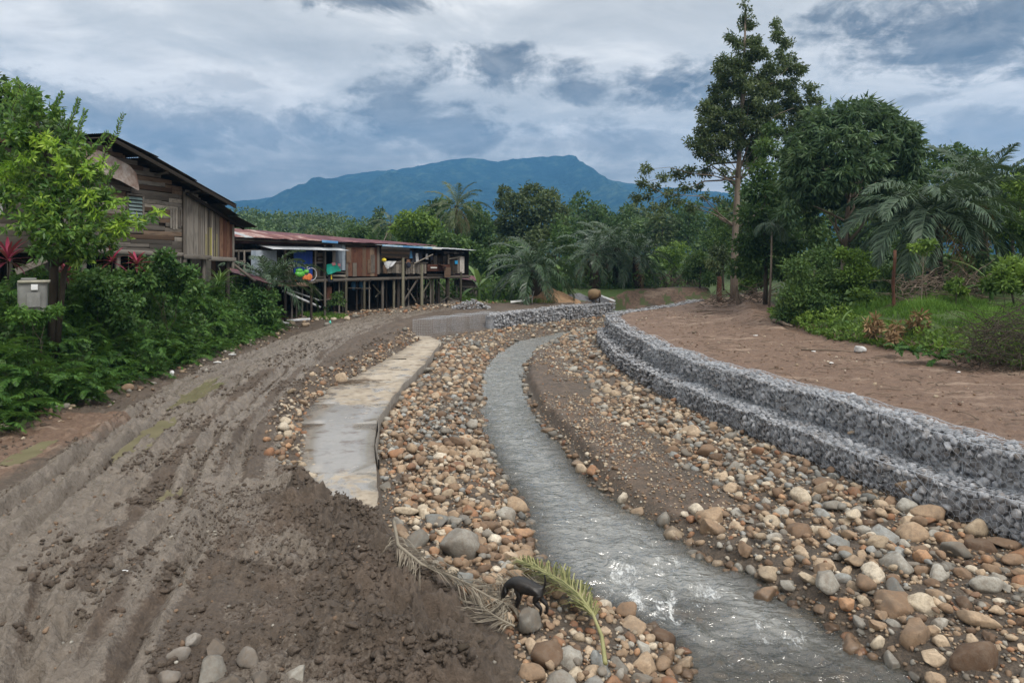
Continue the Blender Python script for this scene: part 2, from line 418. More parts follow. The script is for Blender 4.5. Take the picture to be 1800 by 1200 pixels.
M['roof_maroon'] = sheet_mat('roof_maroon', (.075, .022, .035), (.13, .045, .06), (.22, .10, .11))
M['roof_white'] = sheet_mat('roof_white', (.30, .33, .36), (.46, .49, .52), (.66, .69, .72), .4)
M['roof_dark'] = sheet_mat('roof_dark', (.025, .02, .017), (.06, .05, .042), (.13, .11, .09), .8)
M['roof_blue'] = sheet_mat('roof_blue', (.10, .26, .50), (.22, .42, .62), (.5, .6, .7), .4)
M['sheet_rustwhite'] = sheet_mat('sheet_rustwhite', (.22, .14, .11), (.44, .40, .37), (.60, .59, .58), .7, .9)
M['sheet_bluegrey'] = sheet_mat('sheet_bluegrey', (.28, .34, .42), (.42, .48, .56), (.55, .60, .66), .45)

# ground: one material, the kind of soil comes from the mesh attribute 'soil' (r wet mud, g red earth, b grass, a gravel)
def soil_mat():
    m, nt, b = newmat('soil')
    a = nt.attr('soil'); s = nt.n('ShaderNodeSeparateColor', {0: a.outputs['Color']})
    p = nt.pos()
    n1 = nt.noise(p, .9, 6, .6, .4); n2 = nt.noise(p, 5, 7, .68, .3); n3 = nt.noise(p, 22, 6, .65); n4 = nt.noise(p, 70, 4, .6)
    nn = nt.math('ADD', nt.math('MULTIPLY', n2, .55), nt.math('MULTIPLY', n3, .45))
    dark = nt.ramp(nn, [(.32, (.045, .034, .026)), (.52, (.095, .072, .054)), (.72, (.17, .132, .10))])
    brown = nt.ramp(nt.math('ADD', nt.math('MULTIPLY', n1, .5), nt.math('MULTIPLY', n3, .5)), [(.35, (.058, .041, .029)), (.52, (.108, .078, .057)), (.7, (.18, .135, .102))])
    dark = nt.mix(nt.ramp(n1, [(.46, 0), (.60, .6)]), dark, brown)
    wet = nt.ramp(nn, [(.3, (.12, .10, .082)), (.5, (.185, .156, .128)), (.7, (.26, .225, .19))])
    red = nt.ramp(nt.math('ADD', nt.math('MULTIPLY', n2, .6), nt.math('MULTIPLY', n3, .4)), [(.3, (.085, .05, .033)), (.5, (.16, .10, .068)), (.68, (.25, .175, .125))])
    red = nt.mix(nt.ramp(nt.noise(nt.vmul(p, (.35, 1.3, 1)), 1.0, 5, .6), [(.56, 0), (.66, .65)]), red, (.36, .27, .205))
    grav = nt.ramp(nt.math('ADD', nt.math('MULTIPLY', n2, .4), nt.math('MULTIPLY', n3, .6)), [(.32, (.035, .03, .025)), (.5, (.085, .066, .05)), (.66, (.17, .13, .095))])
    grs = nt.ramp(nn, [(.3, (.03, .055, .012)), (.55, (.065, .11, .022)), (.75, (.11, .16, .04))])
    wm = nt.ramp(nt.math('ADD', s.outputs[0], nt.math('MULTIPLY', nt.math('SUBTRACT', nn, .5), 1.1)), [(.38, 0), (.56, 1)])
    c = nt.mix(wm, dark, wet)
    c = nt.mix(nt.ramp(nt.math('ADD', s.outputs[1], nt.math('MULTIPLY', nt.math('SUBTRACT', n2, .5), .5)), [(.4, 0), (.6, 1)]), c, red)
    c = nt.mix(nt.ramp(nt.math('ADD', a.outputs['Alpha'], nt.math('MULTIPLY', nt.math('SUBTRACT', n2, .5), .6)), [(.4, 0), (.6, 1)]), c, grav)
    c = nt.mix(nt.ramp(nt.math('ADD', s.outputs[2], nt.math('MULTIPLY', nt.math('SUBTRACT', n2, .5), .8)), [(.4, 0), (.6, 1)]), c, grs)
    setin(nt, b, 'Base Color', c)
    setin(nt, b, 'Roughness', nt.math('MULTIPLY_ADD', wm, -.42, .68)); b.inputs['Specular IOR Level'].default_value = .5
    h = nt.math('ADD', nt.math('MULTIPLY', n2, .55), nt.math('ADD', nt.math('MULTIPLY', n3, .32), nt.math('MULTIPLY', n4, .13)))
    setin(nt, b, 'Normal', nt.bump(h, 1.0, .13))
    return m
M['soil'] = soil_mat()

def concrete_mat():
    m, nt, b = newmat('concrete')
    p = nt.pos(); n1 = nt.noise(p, .7, 6, .62, .5); n2 = nt.noise(p, 6, 6, .65); n3 = nt.noise(p, 40, 3)
    c = nt.ramp(nt.math('ADD', nt.math('MULTIPLY', n1, .6), nt.math('MULTIPLY', n2, .4)), [(.34, (.20, .165, .125)), (.5, (.36, .31, .245)), (.66, (.46, .41, .34))])
    y = nt.n('ShaderNodeSeparateXYZ', {0: p}).outputs[1]
    film = nt.ramp(nt.noise(nt.vmul(p, (1, .55, 1)), .42, 4, .6, .4), [(.44, 0), (.54, 1)])
    zone = nt.math('MULTIPLY', nt.n('ShaderNodeMapRange', {'Value': y, 'From Min': 14.2, 'From Max': 17.6}).outputs[0], nt.n('ShaderNodeMapRange', {'Value': y, 'From Min': 24.6, 'From Max': 20.0}).outputs[0])
    zone = nt.math('ADD', zone, nt.math('MULTIPLY', film, .35))
    wet = nt.ramp(nt.math('ADD', zone, nt.math('MULTIPLY', nt.math('SUBTRACT', nt.noise(p, 1.3, 7, .65, .6), .5), 3.2)), [(.35, 0), (.6, 1)])
    c = nt.mix(wet, c, nt.mix(.6, c, (.23, .24, .25)))
    mud = nt.ramp(nt.noise(p, 1.6, 7, .70), [(.52, 0), (.64, .9)])
    c = nt.mix(mud, c, (.15, .115, .085))
    setin(nt, b, 'Base Color', c); setin(nt, b, 'Roughness', nt.math('MULTIPLY_ADD', wet, -.62, .8))
    b.inputs['Specular IOR Level'].default_value = .5
    setin(nt, b, 'Normal', nt.bump(nt.math('ADD', nt.math('MULTIPLY', n2, .6), nt.math('MULTIPLY', n3, .3)), nt.math('MULTIPLY_ADD', wet, -.42, .5), .02))
    return m
M['concrete'] = concrete_mat()

def water_mat():
    m, nt, b = newmat('stream_water')
    p = nt.pos()
    q = nt.n('ShaderNodeVectorMath', {0: p, 1: (0, 0, 0)}, operation='ADD').outputs[0]
    w1 = nt.noise(nt.vmul(q, (.85, 1.7, 1)), 3.4, 3, .5, .8); w2 = nt.noise(nt.vmul(q, (.9, 1.8, 1)), 9, 2, .5, .6); w3 = nt.noise(q, 28, 3, .55, .5)
    h = nt.math('ADD', nt.math('MULTIPLY', w1, .75), nt.math('ADD', nt.math('MULTIPLY', w2, .27), nt.math('MULTIPLY', w3, .02)))
    nrm = nt.bump(h, 1.0, .105)
    murk = nt.ramp(nt.noise(q, 1.4, 4, .6), [(.35, (.11, .12, .118)), (.65, (.185, .19, .178))])
    b.inputs['Roughness'].default_value = .02; b.inputs['IOR'].default_value = 2.5; b.inputs['Specular IOR Level'].default_value = .5
    setin(nt, b, 'Base Color', murk); setin(nt, b, 'Normal', nrm)
    tr = nt.n('ShaderNodeBsdfTransparent', {'Color': (.70, .64, .50, 1)})
    fr = nt.n('ShaderNodeFresnel', {'IOR': 1.33, 'Normal': nrm}).outputs[0]
    shallow = nt.attr('shallow').outputs['Fac']
    k = nt.math('MULTIPLY', nt.math('SUBTRACT', 1.0, fr), nt.math('MULTIPLY_ADD', shallow, .82, .06), clamp=True)
    mx = nt.n('ShaderNodeMixShader', {0: k, 1: b.outputs[0], 2: tr.outputs[0]})
    fo = nt.attr('foam').outputs['Fac']
    fn = nt.math('ADD', nt.math('MULTIPLY', nt.noise(nt.n('ShaderNodeMapping', {'Vector': q, 'Rotation': (0, 0, .5), 'Scale': (1.9, .7, 1)}).outputs[0], 5.5, 10, .72, 1.3), .72), nt.math('MULTIPLY', w3, .28))
    fm = nt.ramp(nt.math('ADD', fn, nt.math('MULTIPLY', nt.math('SUBTRACT', fo, 1.0), .36)), [(.44, 0), (.51, .22), (.58, .65), (.67, .95)])
    fd = nt.n('ShaderNodeBsdfPrincipled', {'Base Color': (.70, .73, .74, 1), 'Roughness': .6})
    nt.l.new(nt.bump(w3, .8, .05), fd.inputs['Normal'])
    m2 = nt.n('ShaderNodeMixShader', {0: fm, 1: mx.outputs[0], 2: fd.outputs[0]})
    nt.l.new(m2.outputs[0], m.node_tree.nodes['Material Output'].inputs['Surface'])
    return m
M['water'] = water_mat()
def puddle_mat():
    m, nt, b = newmat('puddle_water')
    p = nt.pos()
    setin(nt, b, 'Base Color', nt.ramp(nt.noise(p, 2, 4), [(.3, (.15, .135, .085)), (.7, (.21, .188, .12))]))
    b.inputs['Roughness'].default_value = .06; b.inputs['IOR'].default_value = 1.33; b.inputs['Specular IOR Level'].default_value = .4
    setin(nt, b, 'Normal', nt.bump(nt.noise(p, 3, 2), .05, .02))
    return m
M['puddle'] = puddle_mat()

def hill_mat(name, c1, c2, c3, sc=.03):
    m, nt, b = newmat(name)
    p = nt.pos()
    n = nt.noise(p, sc, 8, .68); n2 = nt.noise(p, sc*.18, 5, .6)
    v = nt.n('ShaderNodeTexVoronoi', {'Scale': sc*2.5, 'Vector': p}).outputs['Distance']
    f = nt.math('ADD', nt.math('MULTIPLY', n, .5), nt.math('ADD', nt.math('MULTIPLY', n2, .35), nt.math('MULTIPLY', v, .12)))
    setin(nt, b, 'Base Color', nt.ramp(f, [(.36, c1), (.5, c2), (.64, c3)])); b.inputs['Roughness'].default_value = 1; b.inputs['Specular IOR Level'].default_value = 0
    setin(nt, b, 'Normal', nt.bump(nt.math('ADD', nt.math('MULTIPLY', v, -.5), n), 1.0, 14))
    return m
M['mountain'] = hill_mat('mountain_forest', (.004, .016, .018), (.014, .038, .034), (.075, .115, .07), .018)
M['hill'] = hill_mat('hill_forest', (.012, .028, .012), (.03, .06, .022), (.07, .11, .035), .12)
# ------------------------------------------------------------------ terrain: cross-sections of the stream valley along y
def F(*kn):
    k = np.array(kn, float); return lambda y: np.interp(y, k[:, 0], k[:, 1])
xWL = F((4, 2.6), (8.0, 2.3), (8.86, 2.25), (9.6, 2.35), (10.3, 1.9), (10.9, 1.36), (12.1, .45), (13.6, .28), (15.5, .19), (18.1, -.45), (21.6, -.94), (26.9, -1.23), (33.8, -1.46), (40, -.8), (45.5, .4), (50.8, 3.4), (56, 7.5), (66, 16))
xWR = F((4, 7.5), (8.0, 5.7), (8.92, 5.35), (9.8, 4.9), (10.9, 4.55), (11.9, 4.2), (12.7, 3.5), (13.9, 3.24), (15.2, 2.53), (16.7, 1.95), (20.3, 1.44), (24, .8), (30.7, .46), (36, .8), (42.6, 1.8), (50.8, 4.6), (56, 8.6), (66, 18))
xG = F((4, 12.75), (9, 10.15), (12, 9.1), (13.5, 8.42), (15.8, 7.72), (18.2, 7.12), (21.6, 6.3), (25.8, 5.47), (32, 4.85), (40.6, 5.1), (44, 5.6), (46, 6.3), (50, 8.6), (52, 10.2), (62, 16.5), (75, 26))
xU = F((4, 13.4), (9, 10.7), (12.66, 9.5), (13.8, 9.08), (15.3, 8.68), (17.9, 8.1), (19.7, 7.6), (21.5, 7.08), (23.5, 6.65), (27.4, 6.0), (33.6, 5.6), (39, 5.6), (44, 6.0), (47, 7.0), (52, 10.8), (62, 17.1), (75, 26.6))
xV = F((4, 20), (21, 16.2), (24.7, 15.3), (30, 13.8), (38, 14.3), (55, 19.5), (70, 27))
xSL = F((4, -.2), (7.9, -.6), (8.7, -.75), (9.4, -1.1), (10.6, -1.9), (11.9, -2.7), (12.8, -3.0), (13.9, -3.6), (15.4, -4.55), (20.9, -6.3), (25.6, -6.6), (29.5, -6.15), (40.6, -5.3), (42.7, -6.5), (51, -.35), (60.6, 8.1), (70, 17))
xSR = F((4, .3), (7.9, .0), (8.7, -.15), (9.4, -.47), (10.6, -1.23), (11.9, -2.1), (12.8, -2.5), (15.4, -3.07), (18.3, -3.7), (20.6, -4.03), (25, -4.17), (31, -4.0), (39.7, -4.1), (42.7, -5.2), (51, .95), (60.6, 9.4), (70, 18.5))
xC = F((4, -12.5), (14, -13.2), (36, -13.9), (42, -14.8), (46, -17), (60, -20))
zRoad = F((4, 1.15), (36, 1.3), (50, 1.5), (62, 1.9), (75, 2.7))
zB = F((4, 3.6), (20, 3.9), (30, 3.9), (36, 3.5), (41, 2.4), (46, 1.75), (60, 1.9), (75, 2.8))
slabZ = .70
TL = F((4, -4.0), (9.7, -7.3), (15.8, -8.9), (24.6, -10.6), (36.4, -10.6), (46, -9.4), (54, -7.5), (60, -3))
TR = F((4, -3.0), (7.1, -4.3), (11.9, -5.5), (17.3, -7.0), (27.1, -8.4), (36.4, -9.1), (46, -8.1), (50, -7.0), (58, -2))
def base_profile(x, y):
    l, r = xSL(y), xSR(y); slab = sst(12.6, 13.2, y)*(1-sst(41, 42.5, y))
    wl, wr, g, u, v, c = xWL(y), xWR(y), xG(y), xU(y), xV(y), xC(y)
    zr = zRoad(y); one = np.ones_like(y)
    far = sst(42, 46, y)
    xs = [one*-80, c-7, c-2.6, c, c+1.2, l-1.0, l-.05, r+.02, r+.12, r+.5, wl-1.0, wl, wl+.5, wr-.5, wr, wr+.35, (wr+g)/2, g, u, u+.75, u+1.2, v, v+3.5, v+15, one*90]
    zl = slabZ-.12
    zs = [zB(y)+.8, zB(y)+.1, zB(y), zr+.2, zr, zr-.02, np.where(y < 12.8, .92, zl), np.where(y < 12.8, .62, zl), np.where(y < 12.8, .6, .45), .56*one, .40*one, .0*one, -.22*one, -.22*one, .0*one,
          .24*one, .36*one, .42*one, .9*one, 1.7*one, 1.82*one, 1.92*one, 3.2*one, 4.0*one, 4.6*one]
    xs = np.stack([np.broadcast_to(a, y.shape) for a in xs]); zs = np.stack([np.broadcast_to(a, y.shape) for a in zs])
    xs = np.maximum.accumulate(xs+np.arange(len(xs))[:, None]*1e-4, axis=0)
    out = np.full(y.shape, 4.6); 
    for i in range(len(xs)-1):
        m = (x >= xs[i]) & (x < xs[i+1])
        t = (x-xs[i])/(xs[i+1]-xs[i]); out = np.where(m, zs[i]+(zs[i+1]-zs[i])*t, out)
    out = np.where(x < xs[0], zs[0], out)
    return out
def rut(d, w, depth):
    return -depth*np.exp(-(d/w)**2)+depth*.3*np.exp(-((np.abs(d)-1.75*w)/(.55*w))**2)
PUD = [(-8.95, 17.0, .34, 2.1), (-10.35, 22.9, .42, 2.8), (-6.45, 12.9, .2, .5), (-10.9, 15.5, .3, 1.0)]
def H(x, y, detail=True):
    x = np.asarray(x, float); y = np.asarray(y, float); sh = x.shape; x = x.ravel(); y = y.ravel()
    z = base_profile(x, y)
    # far bank and field beyond the bend
    zf = 2.7+.6*sst(75, 120, y)+.25*fbm(x*.1, y*.1, 3, 5)
    k = np.where(x < 19, sst(62.5, 66, y), sst(62, 80, y)); k = np.where(x < 5, sst(60, 85, y), k)
    z = z*(1-k)+zf*k
    if not detail: return z.reshape(sh)
    l, r, wl, wr, g, u, v, c = xSL(y), xSR(y), xWL(y), xWR(y), xG(y), xU(y), xV(y), xC(y)
    road = sst(0, 1.2, x-c)*(1-sst(-.9, -.2, x-l))*(1-sst(58, 64, y))
    wob = .22*fbm(y*.22, x*0+3, 3, 11)
    for T, ks, w_, dp in ((TL, (-.95, -.2, .8), .13, .22), (TR, (-.5, .3), .13, .19)):
        t0 = T(y)
        for j, kk in enumerate(ks):
            d = x-(t0+kk+wob+.12*fbm(y*.5, x*0+j*7+kk*3, 3, 20+j))
            md = .1+1.25*vnoise(y*.3+j*9, x*0+kk*5, 31)
            z += road*md*(rut(d, w_*1.1, dp))
            z += road*.016*np.sin(d*34+2*fbm(y*1.3, x*0, 2, 45))*np.exp(-(d/.33)**2)
            z += road*.05*np.exp(-((np.abs(d)-.22)/.09)**2)*fbm(x*6, y*3.2, 3, 46)
    # long smeared ridges along the tracks
    al = x-TR(y); z += road*.05*fbm(al*2.4, y*.33, 4, 41)
    z += road*.035*(ridged(al*3.2, y*.7, 4, 43)-.5)
    z += road*.05*fbm(al*6.5, y*.9, 3, 47)
    # churned clods: stronger on the pile by the stones and between the tracks
    near = np.exp(-((x-(r-1.0))/1.2)**2)*(1-sst(13, 15, y))
    mid = np.exp(-((x-(TL(y)+TR(y))*.5)/.7)**2)*.6+np.exp(-((x-(TR(y)+1.6))/.6)**2)*.4
    mud = np.clip(near*1.4+mid*.8+.32+.35*fbm(x*.5, y*.5, 3, 49), 0, 1.6)*sst(.2, -.1, x-r)*sst(-.5, .5, x-c)*(1-sst(58, 64, y))
    z += near*.08
    cl = .24*(ridged(x*2.1, y*2.1, 4, 51)-.62)+.16*(fbm(x*5.1, y*5.1, 4, 55))+.05*(ridged(x*8, y*8, 3, 57)-.6)
    slabm = sst(-.12, .05, x-l)*(1-sst(-.02, .1, x-r))*sst(12.9, 13.3, y)*(1-sst(41, 42, y))
    z += mud*cl*(1-slabm)
    # soil pushed over the near end of the slab
    # rubble shoulder between road and slab
    shd = np.exp(-((x-(l-.55))/.4)**2)*sst(14, 17, y)*(1-sst(40, 43, y)); z += shd*(.10+.14*fbm(x*2.5, y*2.5, 3, 61))
    # gravel beds
    bed = sst(0, .3, x-r)*(1-sst(-.3, .0, x-g)); z += bed*.05*fbm(x*2.2, y*2.2, 4, 71)
    # cut terrace on the right side of the stream, far half
    ter = sst(14.5, 18, y)*(1-sst(36, 42, y)); ed = sst(.0, .28, x-wr-.15)*(1-sst(1.3, 2.2, x-wr)); z += ter*ed*(.22+.06*fbm(x*2, y*2, 3, 74))
    # red clearing
    clr = sst(.9, 1.6, x-u)*(1-sst(-.5, .8, x-v)); z += clr*(.035*fbm(x*6, y*6, 3, 89)+.05*fbm(x*.9, y*.9, 4, 81)+.05*(ridged(x*1.1, y*3.1, 3, 83)-.5)+.03*fbm(x*4, y*4, 3, 85))
    lip = np.exp(-((x-v+.6)/1.0)**2)*sst(32, 40, y); z += lip*(.45+.25*fbm(x*.7, y*.7, 3, 87))*(y < 64)
    hb = sst(1, -1, x-c)+sst(.5, 2, x-v); z += np.clip(hb, 0, 1)*.22*fbm(x*.6, y*.6, 4, 91)
    z += .05*fbm(x*1.1, y*1.1, 3, 95)*(1-slabm)*(np.abs(x-(wl+wr)/2) > (wr-wl)/2)
    # house ground rubble
    hs = sst(44, 47, y)*(1-sst(60, 63, y))*sst(-2, -5, x); z += hs*.18*ridged(x*1.3, y*1.3, 3, 97)*np.exp(-((x-(-15.3+(y-46.5)*.84+1.5))/2.0)**2)
    for (px, py, a, b) in PUD:
        e = ((x-px-(TL(y)-TL(py))*.9)/a)**2+((y-py)/b)**2; z -= .15*np.exp(-e*.8)*(x < -5.5)
    return z.reshape(sh)
_gx = np.arange(-45, 60, .12); _gy = np.arange(4.2, 135, .15)
_G = H(*np.meshgrid(_gx, _gy, indexing='ij'))
def Hs(x, y):
    i = min(max((x+45)/.12, 0), len(_gx)-1.001); j = min(max((y-4.2)/.15, 0), len(_gy)-1.001); a, b = int(i), int(j); u, v = i-a, j-b
    return float((_G[a, b]*(1-u)+_G[a+1, b]*u)*(1-v)+(_G[a, b+1]*(1-u)+_G[a+1, b+1]*u)*v)

def build_ground():
    ny, ny2 = 560, 90
    ys = np.concatenate([np.geomspace(4.6, 66, ny), np.geomspace(66.6, 700, ny2)])
    ts = np.concatenate([np.linspace(-3.2, -1.0, 26)[:-1], np.linspace(-1.0, 1.0, 690), np.linspace(1.0, 3.2, 26)[1:]])
    Yg, Tg = np.meshgrid(ys, ts, indexing='ij')
    Xg = Tg*(Yg+1.0)*.80
    Z = H(Xg, Yg)
    farm = sst(90, 140, Yg); Z = Z*(1-farm)+3.2*farm
    X, Y = Xg.ravel(), Yg.ravel(); Zr = Z.ravel()
    # soil kinds
    l, r, wl, wr, g, u, v, c = xSL(Y), xSR(Y), xWL(Y), xWR(Y), xG(Y), xU(Y), xV(Y), xC(Y)
    n = fbm(X*.35, Y*.35, 3, 121); n2 = fbm(X*1.3, Y*1.3, 3, 123)
    aL, aR = X-TL(Y), X-TR(Y)
    wet = np.maximum.reduce([np.exp(-((aL-k)/.30)**2) for k in (-1.0, -.45, .25, .9)])*.85+np.exp(-(aL/1.3)**2)*.18+np.maximum.reduce([np.exp(-((aR-k)/.22)**2) for k in (-.6, -.15, .35)])*.75+np.exp(-((X-(r-2.4))/1.2)**2)*.45*(Y < 13.5)+.5*np.exp(-((X-(TR(Y)+1.2))/.4)**2)*(Y > 13)*(Y < 26)
    for (bx, by, br, bk) in ((-3.4, 10.2, 1.0, .55), (-3.3, 8.4, .9, .5), (-2.2, 9.3, .6, .35), (-4.6, 12.8, .7, .4), (-2.9, 12.0, .6, .35)): wet = np.maximum(wet, bk*np.exp(-((X-bx)/br)**2-((Y-by)/(br*.8))**2)+.25*wet)
    wet = (wet+.35*n)*(1-sst(39, 41, Y)*np.exp(-((X-l)/1.2)**2))
    wet = np.where((X > c+.8) & (X < r+.1) & (Y < 64), wet, 0)
    red = ((X > u+.8) & (X < v+1.0)).astype(float)*sst(68, 60, Y)
    red = np.maximum(red, .8*np.exp(-((X-(c+2.0))/1.5)**2)*(Y < 19)*(Y > 8))
    red = np.maximum(red, .55*((X > 8) & (Y > 61) & (Y < 67)))
    grav = ((X > r+.05) & (X < g+.6)).astype(float)*(Y < 64)
    terr = (X > wr+.25) & (X < wr+2.0+.5*n) & (Y > 13) & (Y < 40); grav = np.where(terr, .15, grav); red = np.where(terr, .42, red)
    grass = np.maximum(sst(.4, -.6, X-c)*(Y < 46), sst(.6, 1.6, X-v))
    hx = X-(-15.3+(Y-44.7)*.84); grass = np.maximum(grass, .9*np.exp(-(((X+13.2)/1.5)**2+((Y-47.3)/1.6)**2)))
    grass = np.maximum(grass, sst(67, 69, Y)); grass = np.maximum(grass, sst(58, 60, Y)*(X < l-1.2)*(X > -2.2)); grass = np.maximum(grass, .55*(X > 8)*(Y > 61.5)*(Y < 67)*(n2 > .1))
    soil = np.stack([np.clip(wet, 0, 1), red, grass, grav], 1)
    idx = np.arange(Z.size).reshape(Z.shape)
    q = np.stack([idx[:-1, :-1], idx[:-1, 1:], idx[1:, 1:], idx[1:, :-1]], -1).reshape(-1, 4)
    xc, yc = X[q].mean(1), Y[q].mean(1)
    lc, rc, uc, vc, cc, gc = xSL(yc), xSR(yc), xU(yc), xV(yc), xC(yc), xG(yc)
    zone = np.full(len(q), 0)
    zone[(xc > cc) & (xc <= rc) & (yc < 64)] = 1
    zone[(xc > rc) & (xc <= gc+.3) & (yc < 64)] = 2
    zone[(xc > uc+.3) & (xc <= vc) & (yc < 66)] = 3
    zone[(xc > gc+.3) & (xc <= uc+.3) & (yc < 64)] = 3
    V = np.stack([X, Y, Zr], 1)
    # smooth vertex normals shared across the seams are approximated by fine faces
    for k, nm in enumerate(('ground', 'mud_road', 'stream_bed', 'earth_clearing')):
        f = q[zone == k]; used, inv = np.unique(f, return_inverse=True)
        o = mk(nm, V[used], inv.reshape(-1, 4), M['soil'], None, {'soil': soil[used]}, True)
        tag(o, kind='structure')
build_ground()

# concrete foundation strip for the next length of wall: cast panels with joints
def build_slab():
    root = empty('concrete_strip', (-4.5, 20, 0), 'long pale wet concrete foundation strip beside the muddy road, partly under mud', 'concrete strip')
    ends = [12.85, 15.3, 19.9, 22.6, 27.4, 32.6, 36.0, 39.4, 42.6]
    for a, b in zip(ends[:-1], ends[1:]):
        ys = np.linspace(a+.015, b-.015, 7); mb = MB()
        L = xSL(ys)+.02+.16*fbm(ys*1.7, ys*0, 3, 3)-.25; Rr = xSR(ys)+.03*fbm(ys*2, ys*0+4, 2, 5)
        if a > 42: continue
        z = slabZ+.006*np.sin(a*7); V = []
        for yy, ll, rr in zip(ys, L, Rr):
            for xx in np.linspace(ll, rr, 4): V += [(xx, yy, z)]
            V += [(rr+.02, yy, .2), (ll, yy, .2)]
        n = len(ys); Q = []
        for i in range(n-1):
            o = i*6; p = o+6
            for k in range(3): Q.append([o+k, o+k+1, p+k+1, p+k])
            Q += [[o+3, o+4, p+4, p+3], [o+5, o+0, p+0, p+5]]
        Q += [[0, 5, 4, 3], [(n-1)*6, (n-1)*6+3, (n-1)*6+4, (n-1)*6+5]]
        T = [[0, 3, 1], [1, 3, 2], [(n-1)*6, (n-1)*6+1, (n-1)*6+3], [(n-1)*6+1, (n-1)*6+2, (n-1)*6+3]]
        mb.add(V, Q, T, a=random.random()); mb.build('concrete_panel', M['concrete'], root)
    # thin shuttering board along the stream side
    ys = np.linspace(16.2, 38, 40); mb = MB(); V = []
    xs = xSR(ys)+.05+.035*np.sin(ys*2.1)
    for xx, yy in zip(xs, ys): V += [(xx, yy, .25), (xx, yy, slabZ+.07+.02*math.sin(yy*3)), (xx+.03, yy, slabZ+.07+.02*math.sin(yy*3)), (xx+.03, yy, .25)]
    Q = [[i*4+k, i*4+k+1, i*4+5+k, i*4+4+k] for i in range(39) for k in range(3)]
    mb.add(V, Q); mb.build('shutter_board', M['wood_grey'], root)
build_slab()

# stream
def build_water():
    ys = np.geomspace(4.6, 64, 720); us = np.linspace(0, 1, 96)
    Yg, U = np.meshgrid(ys, us, indexing='ij')
    X = (xWL(Yg)-.5)*(1-U)+(xWR(Yg)+.5)*U
    foam = np.zeros_like(X)
    for (fx, fy, sx, sy, k) in [(2.35, 10.9, .9, .9, 1.12), (3.15, 11.3, .6, .6, .95), (3.9, 10.0, .7, .6, 1.0), (2.75, 12.2, .8, .8, .85), (1.9, 12.0, .7, 1.0, .85), (1.6, 11.2, .5, .6, .8), (3.6, 9.2, .9, .7, .85), (3.1, 9.3, .6, .35, .7), (4.2, 9.0, .9, .45, .75), (3.0, 8.4, .8, .5, .6), (.75, 14.8, .35, .5, .7), (.9, 18.8, .3, .6, .6), (2.7, 13.3, .3, 1.0, .6), (0, 17, .25, 1.2, .55), (2.6, 10.3, .35, .6, 1.05), (1.2, 13.2, .5, 1.2, .62)]:
        foam = np.maximum(foam, k*np.exp(-((X-fx)/sx)**2-((Yg-fy)/sy)**2))
    fl = ridged(X*2.6+.8*fbm(X*1.5, Yg*1.5, 3, 151), Yg*1.5-X*.9+.8*fbm(X*2, Yg*2, 3, 153), 4, 155); foam = foam*np.clip(.50+(fl-.55)*2.6, .35, 1.25)
    foam = np.maximum(foam, .42*(1-sst(20, 26, Yg)))
    amp = .022+.05*np.clip(foam-.3, 0, 1)
    Z = amp*(fbm(X*2.2, Yg*2.6, 4, 131)+.7*fbm(X*5, Yg*8, 3, 133))*1.6
    sh = np.clip(1.15-(np.minimum(X-xWL(Yg), xWR(Yg)-X)+.05)/.8, 0.12, 1)*sst(30, 18, Yg)
    sh = np.maximum(sh, .85*sst(11.0, 8.8, Yg)); sh = np.maximum(sh, .75*np.exp(-((X-2.8)/.7)**2-((Yg-10.6)/.7)**2))
    idx = np.arange(X.size).reshape(X.shape)
    q = np.stack([idx[:-1, :-1], idx[:-1, 1:], idx[1:, 1:], idx[1:, :-1]], -1).reshape(-1, 4)
    o = mk('stream_water', np.stack([X.ravel(), Yg.ravel(), Z.ravel()], 1), q, M['water'], None, {'foam': foam.ravel(), 'shallow': sh.ravel()}, True)
    tag(o, kind='structure')
    for (px, py, a, b) in PUD:
        yy = np.linspace(py-b*1.4, py+b*1.4, 70); xx = np.linspace(-a*1.7, a*1.7, 34)
        Yp, Xp = np.meshgrid(yy, xx, indexing='ij'); Xp = Xp+px+(TL(Yp)-TL(py))*.9
        hz = H(Xp, Yp); zz = np.quantile(hz, .42)
        idx = np.arange(Xp.size).reshape(Xp.shape)
        q = np.stack([idx[:-1, :-1], idx[:-1, 1:], idx[1:, 1:], idx[1:, :-1]], -1).reshape(-1, 4)
        ee = ((Xp-px-(TL(Yp)-TL(py))*.9)/(a*1.25))**2+((Yp-py)/(b*1.15))**2+.5*fbm(Xp*4, Yp*2, 3, 141); q = q[ee.ravel()[q].max(1) < 1]
        tag(mk('puddle', np.stack([Xp.ravel(), Yp.ravel(), np.full(Xp.size, zz)], 1), q, M['puddle'], None, None, True), kind='structure')
build_water()

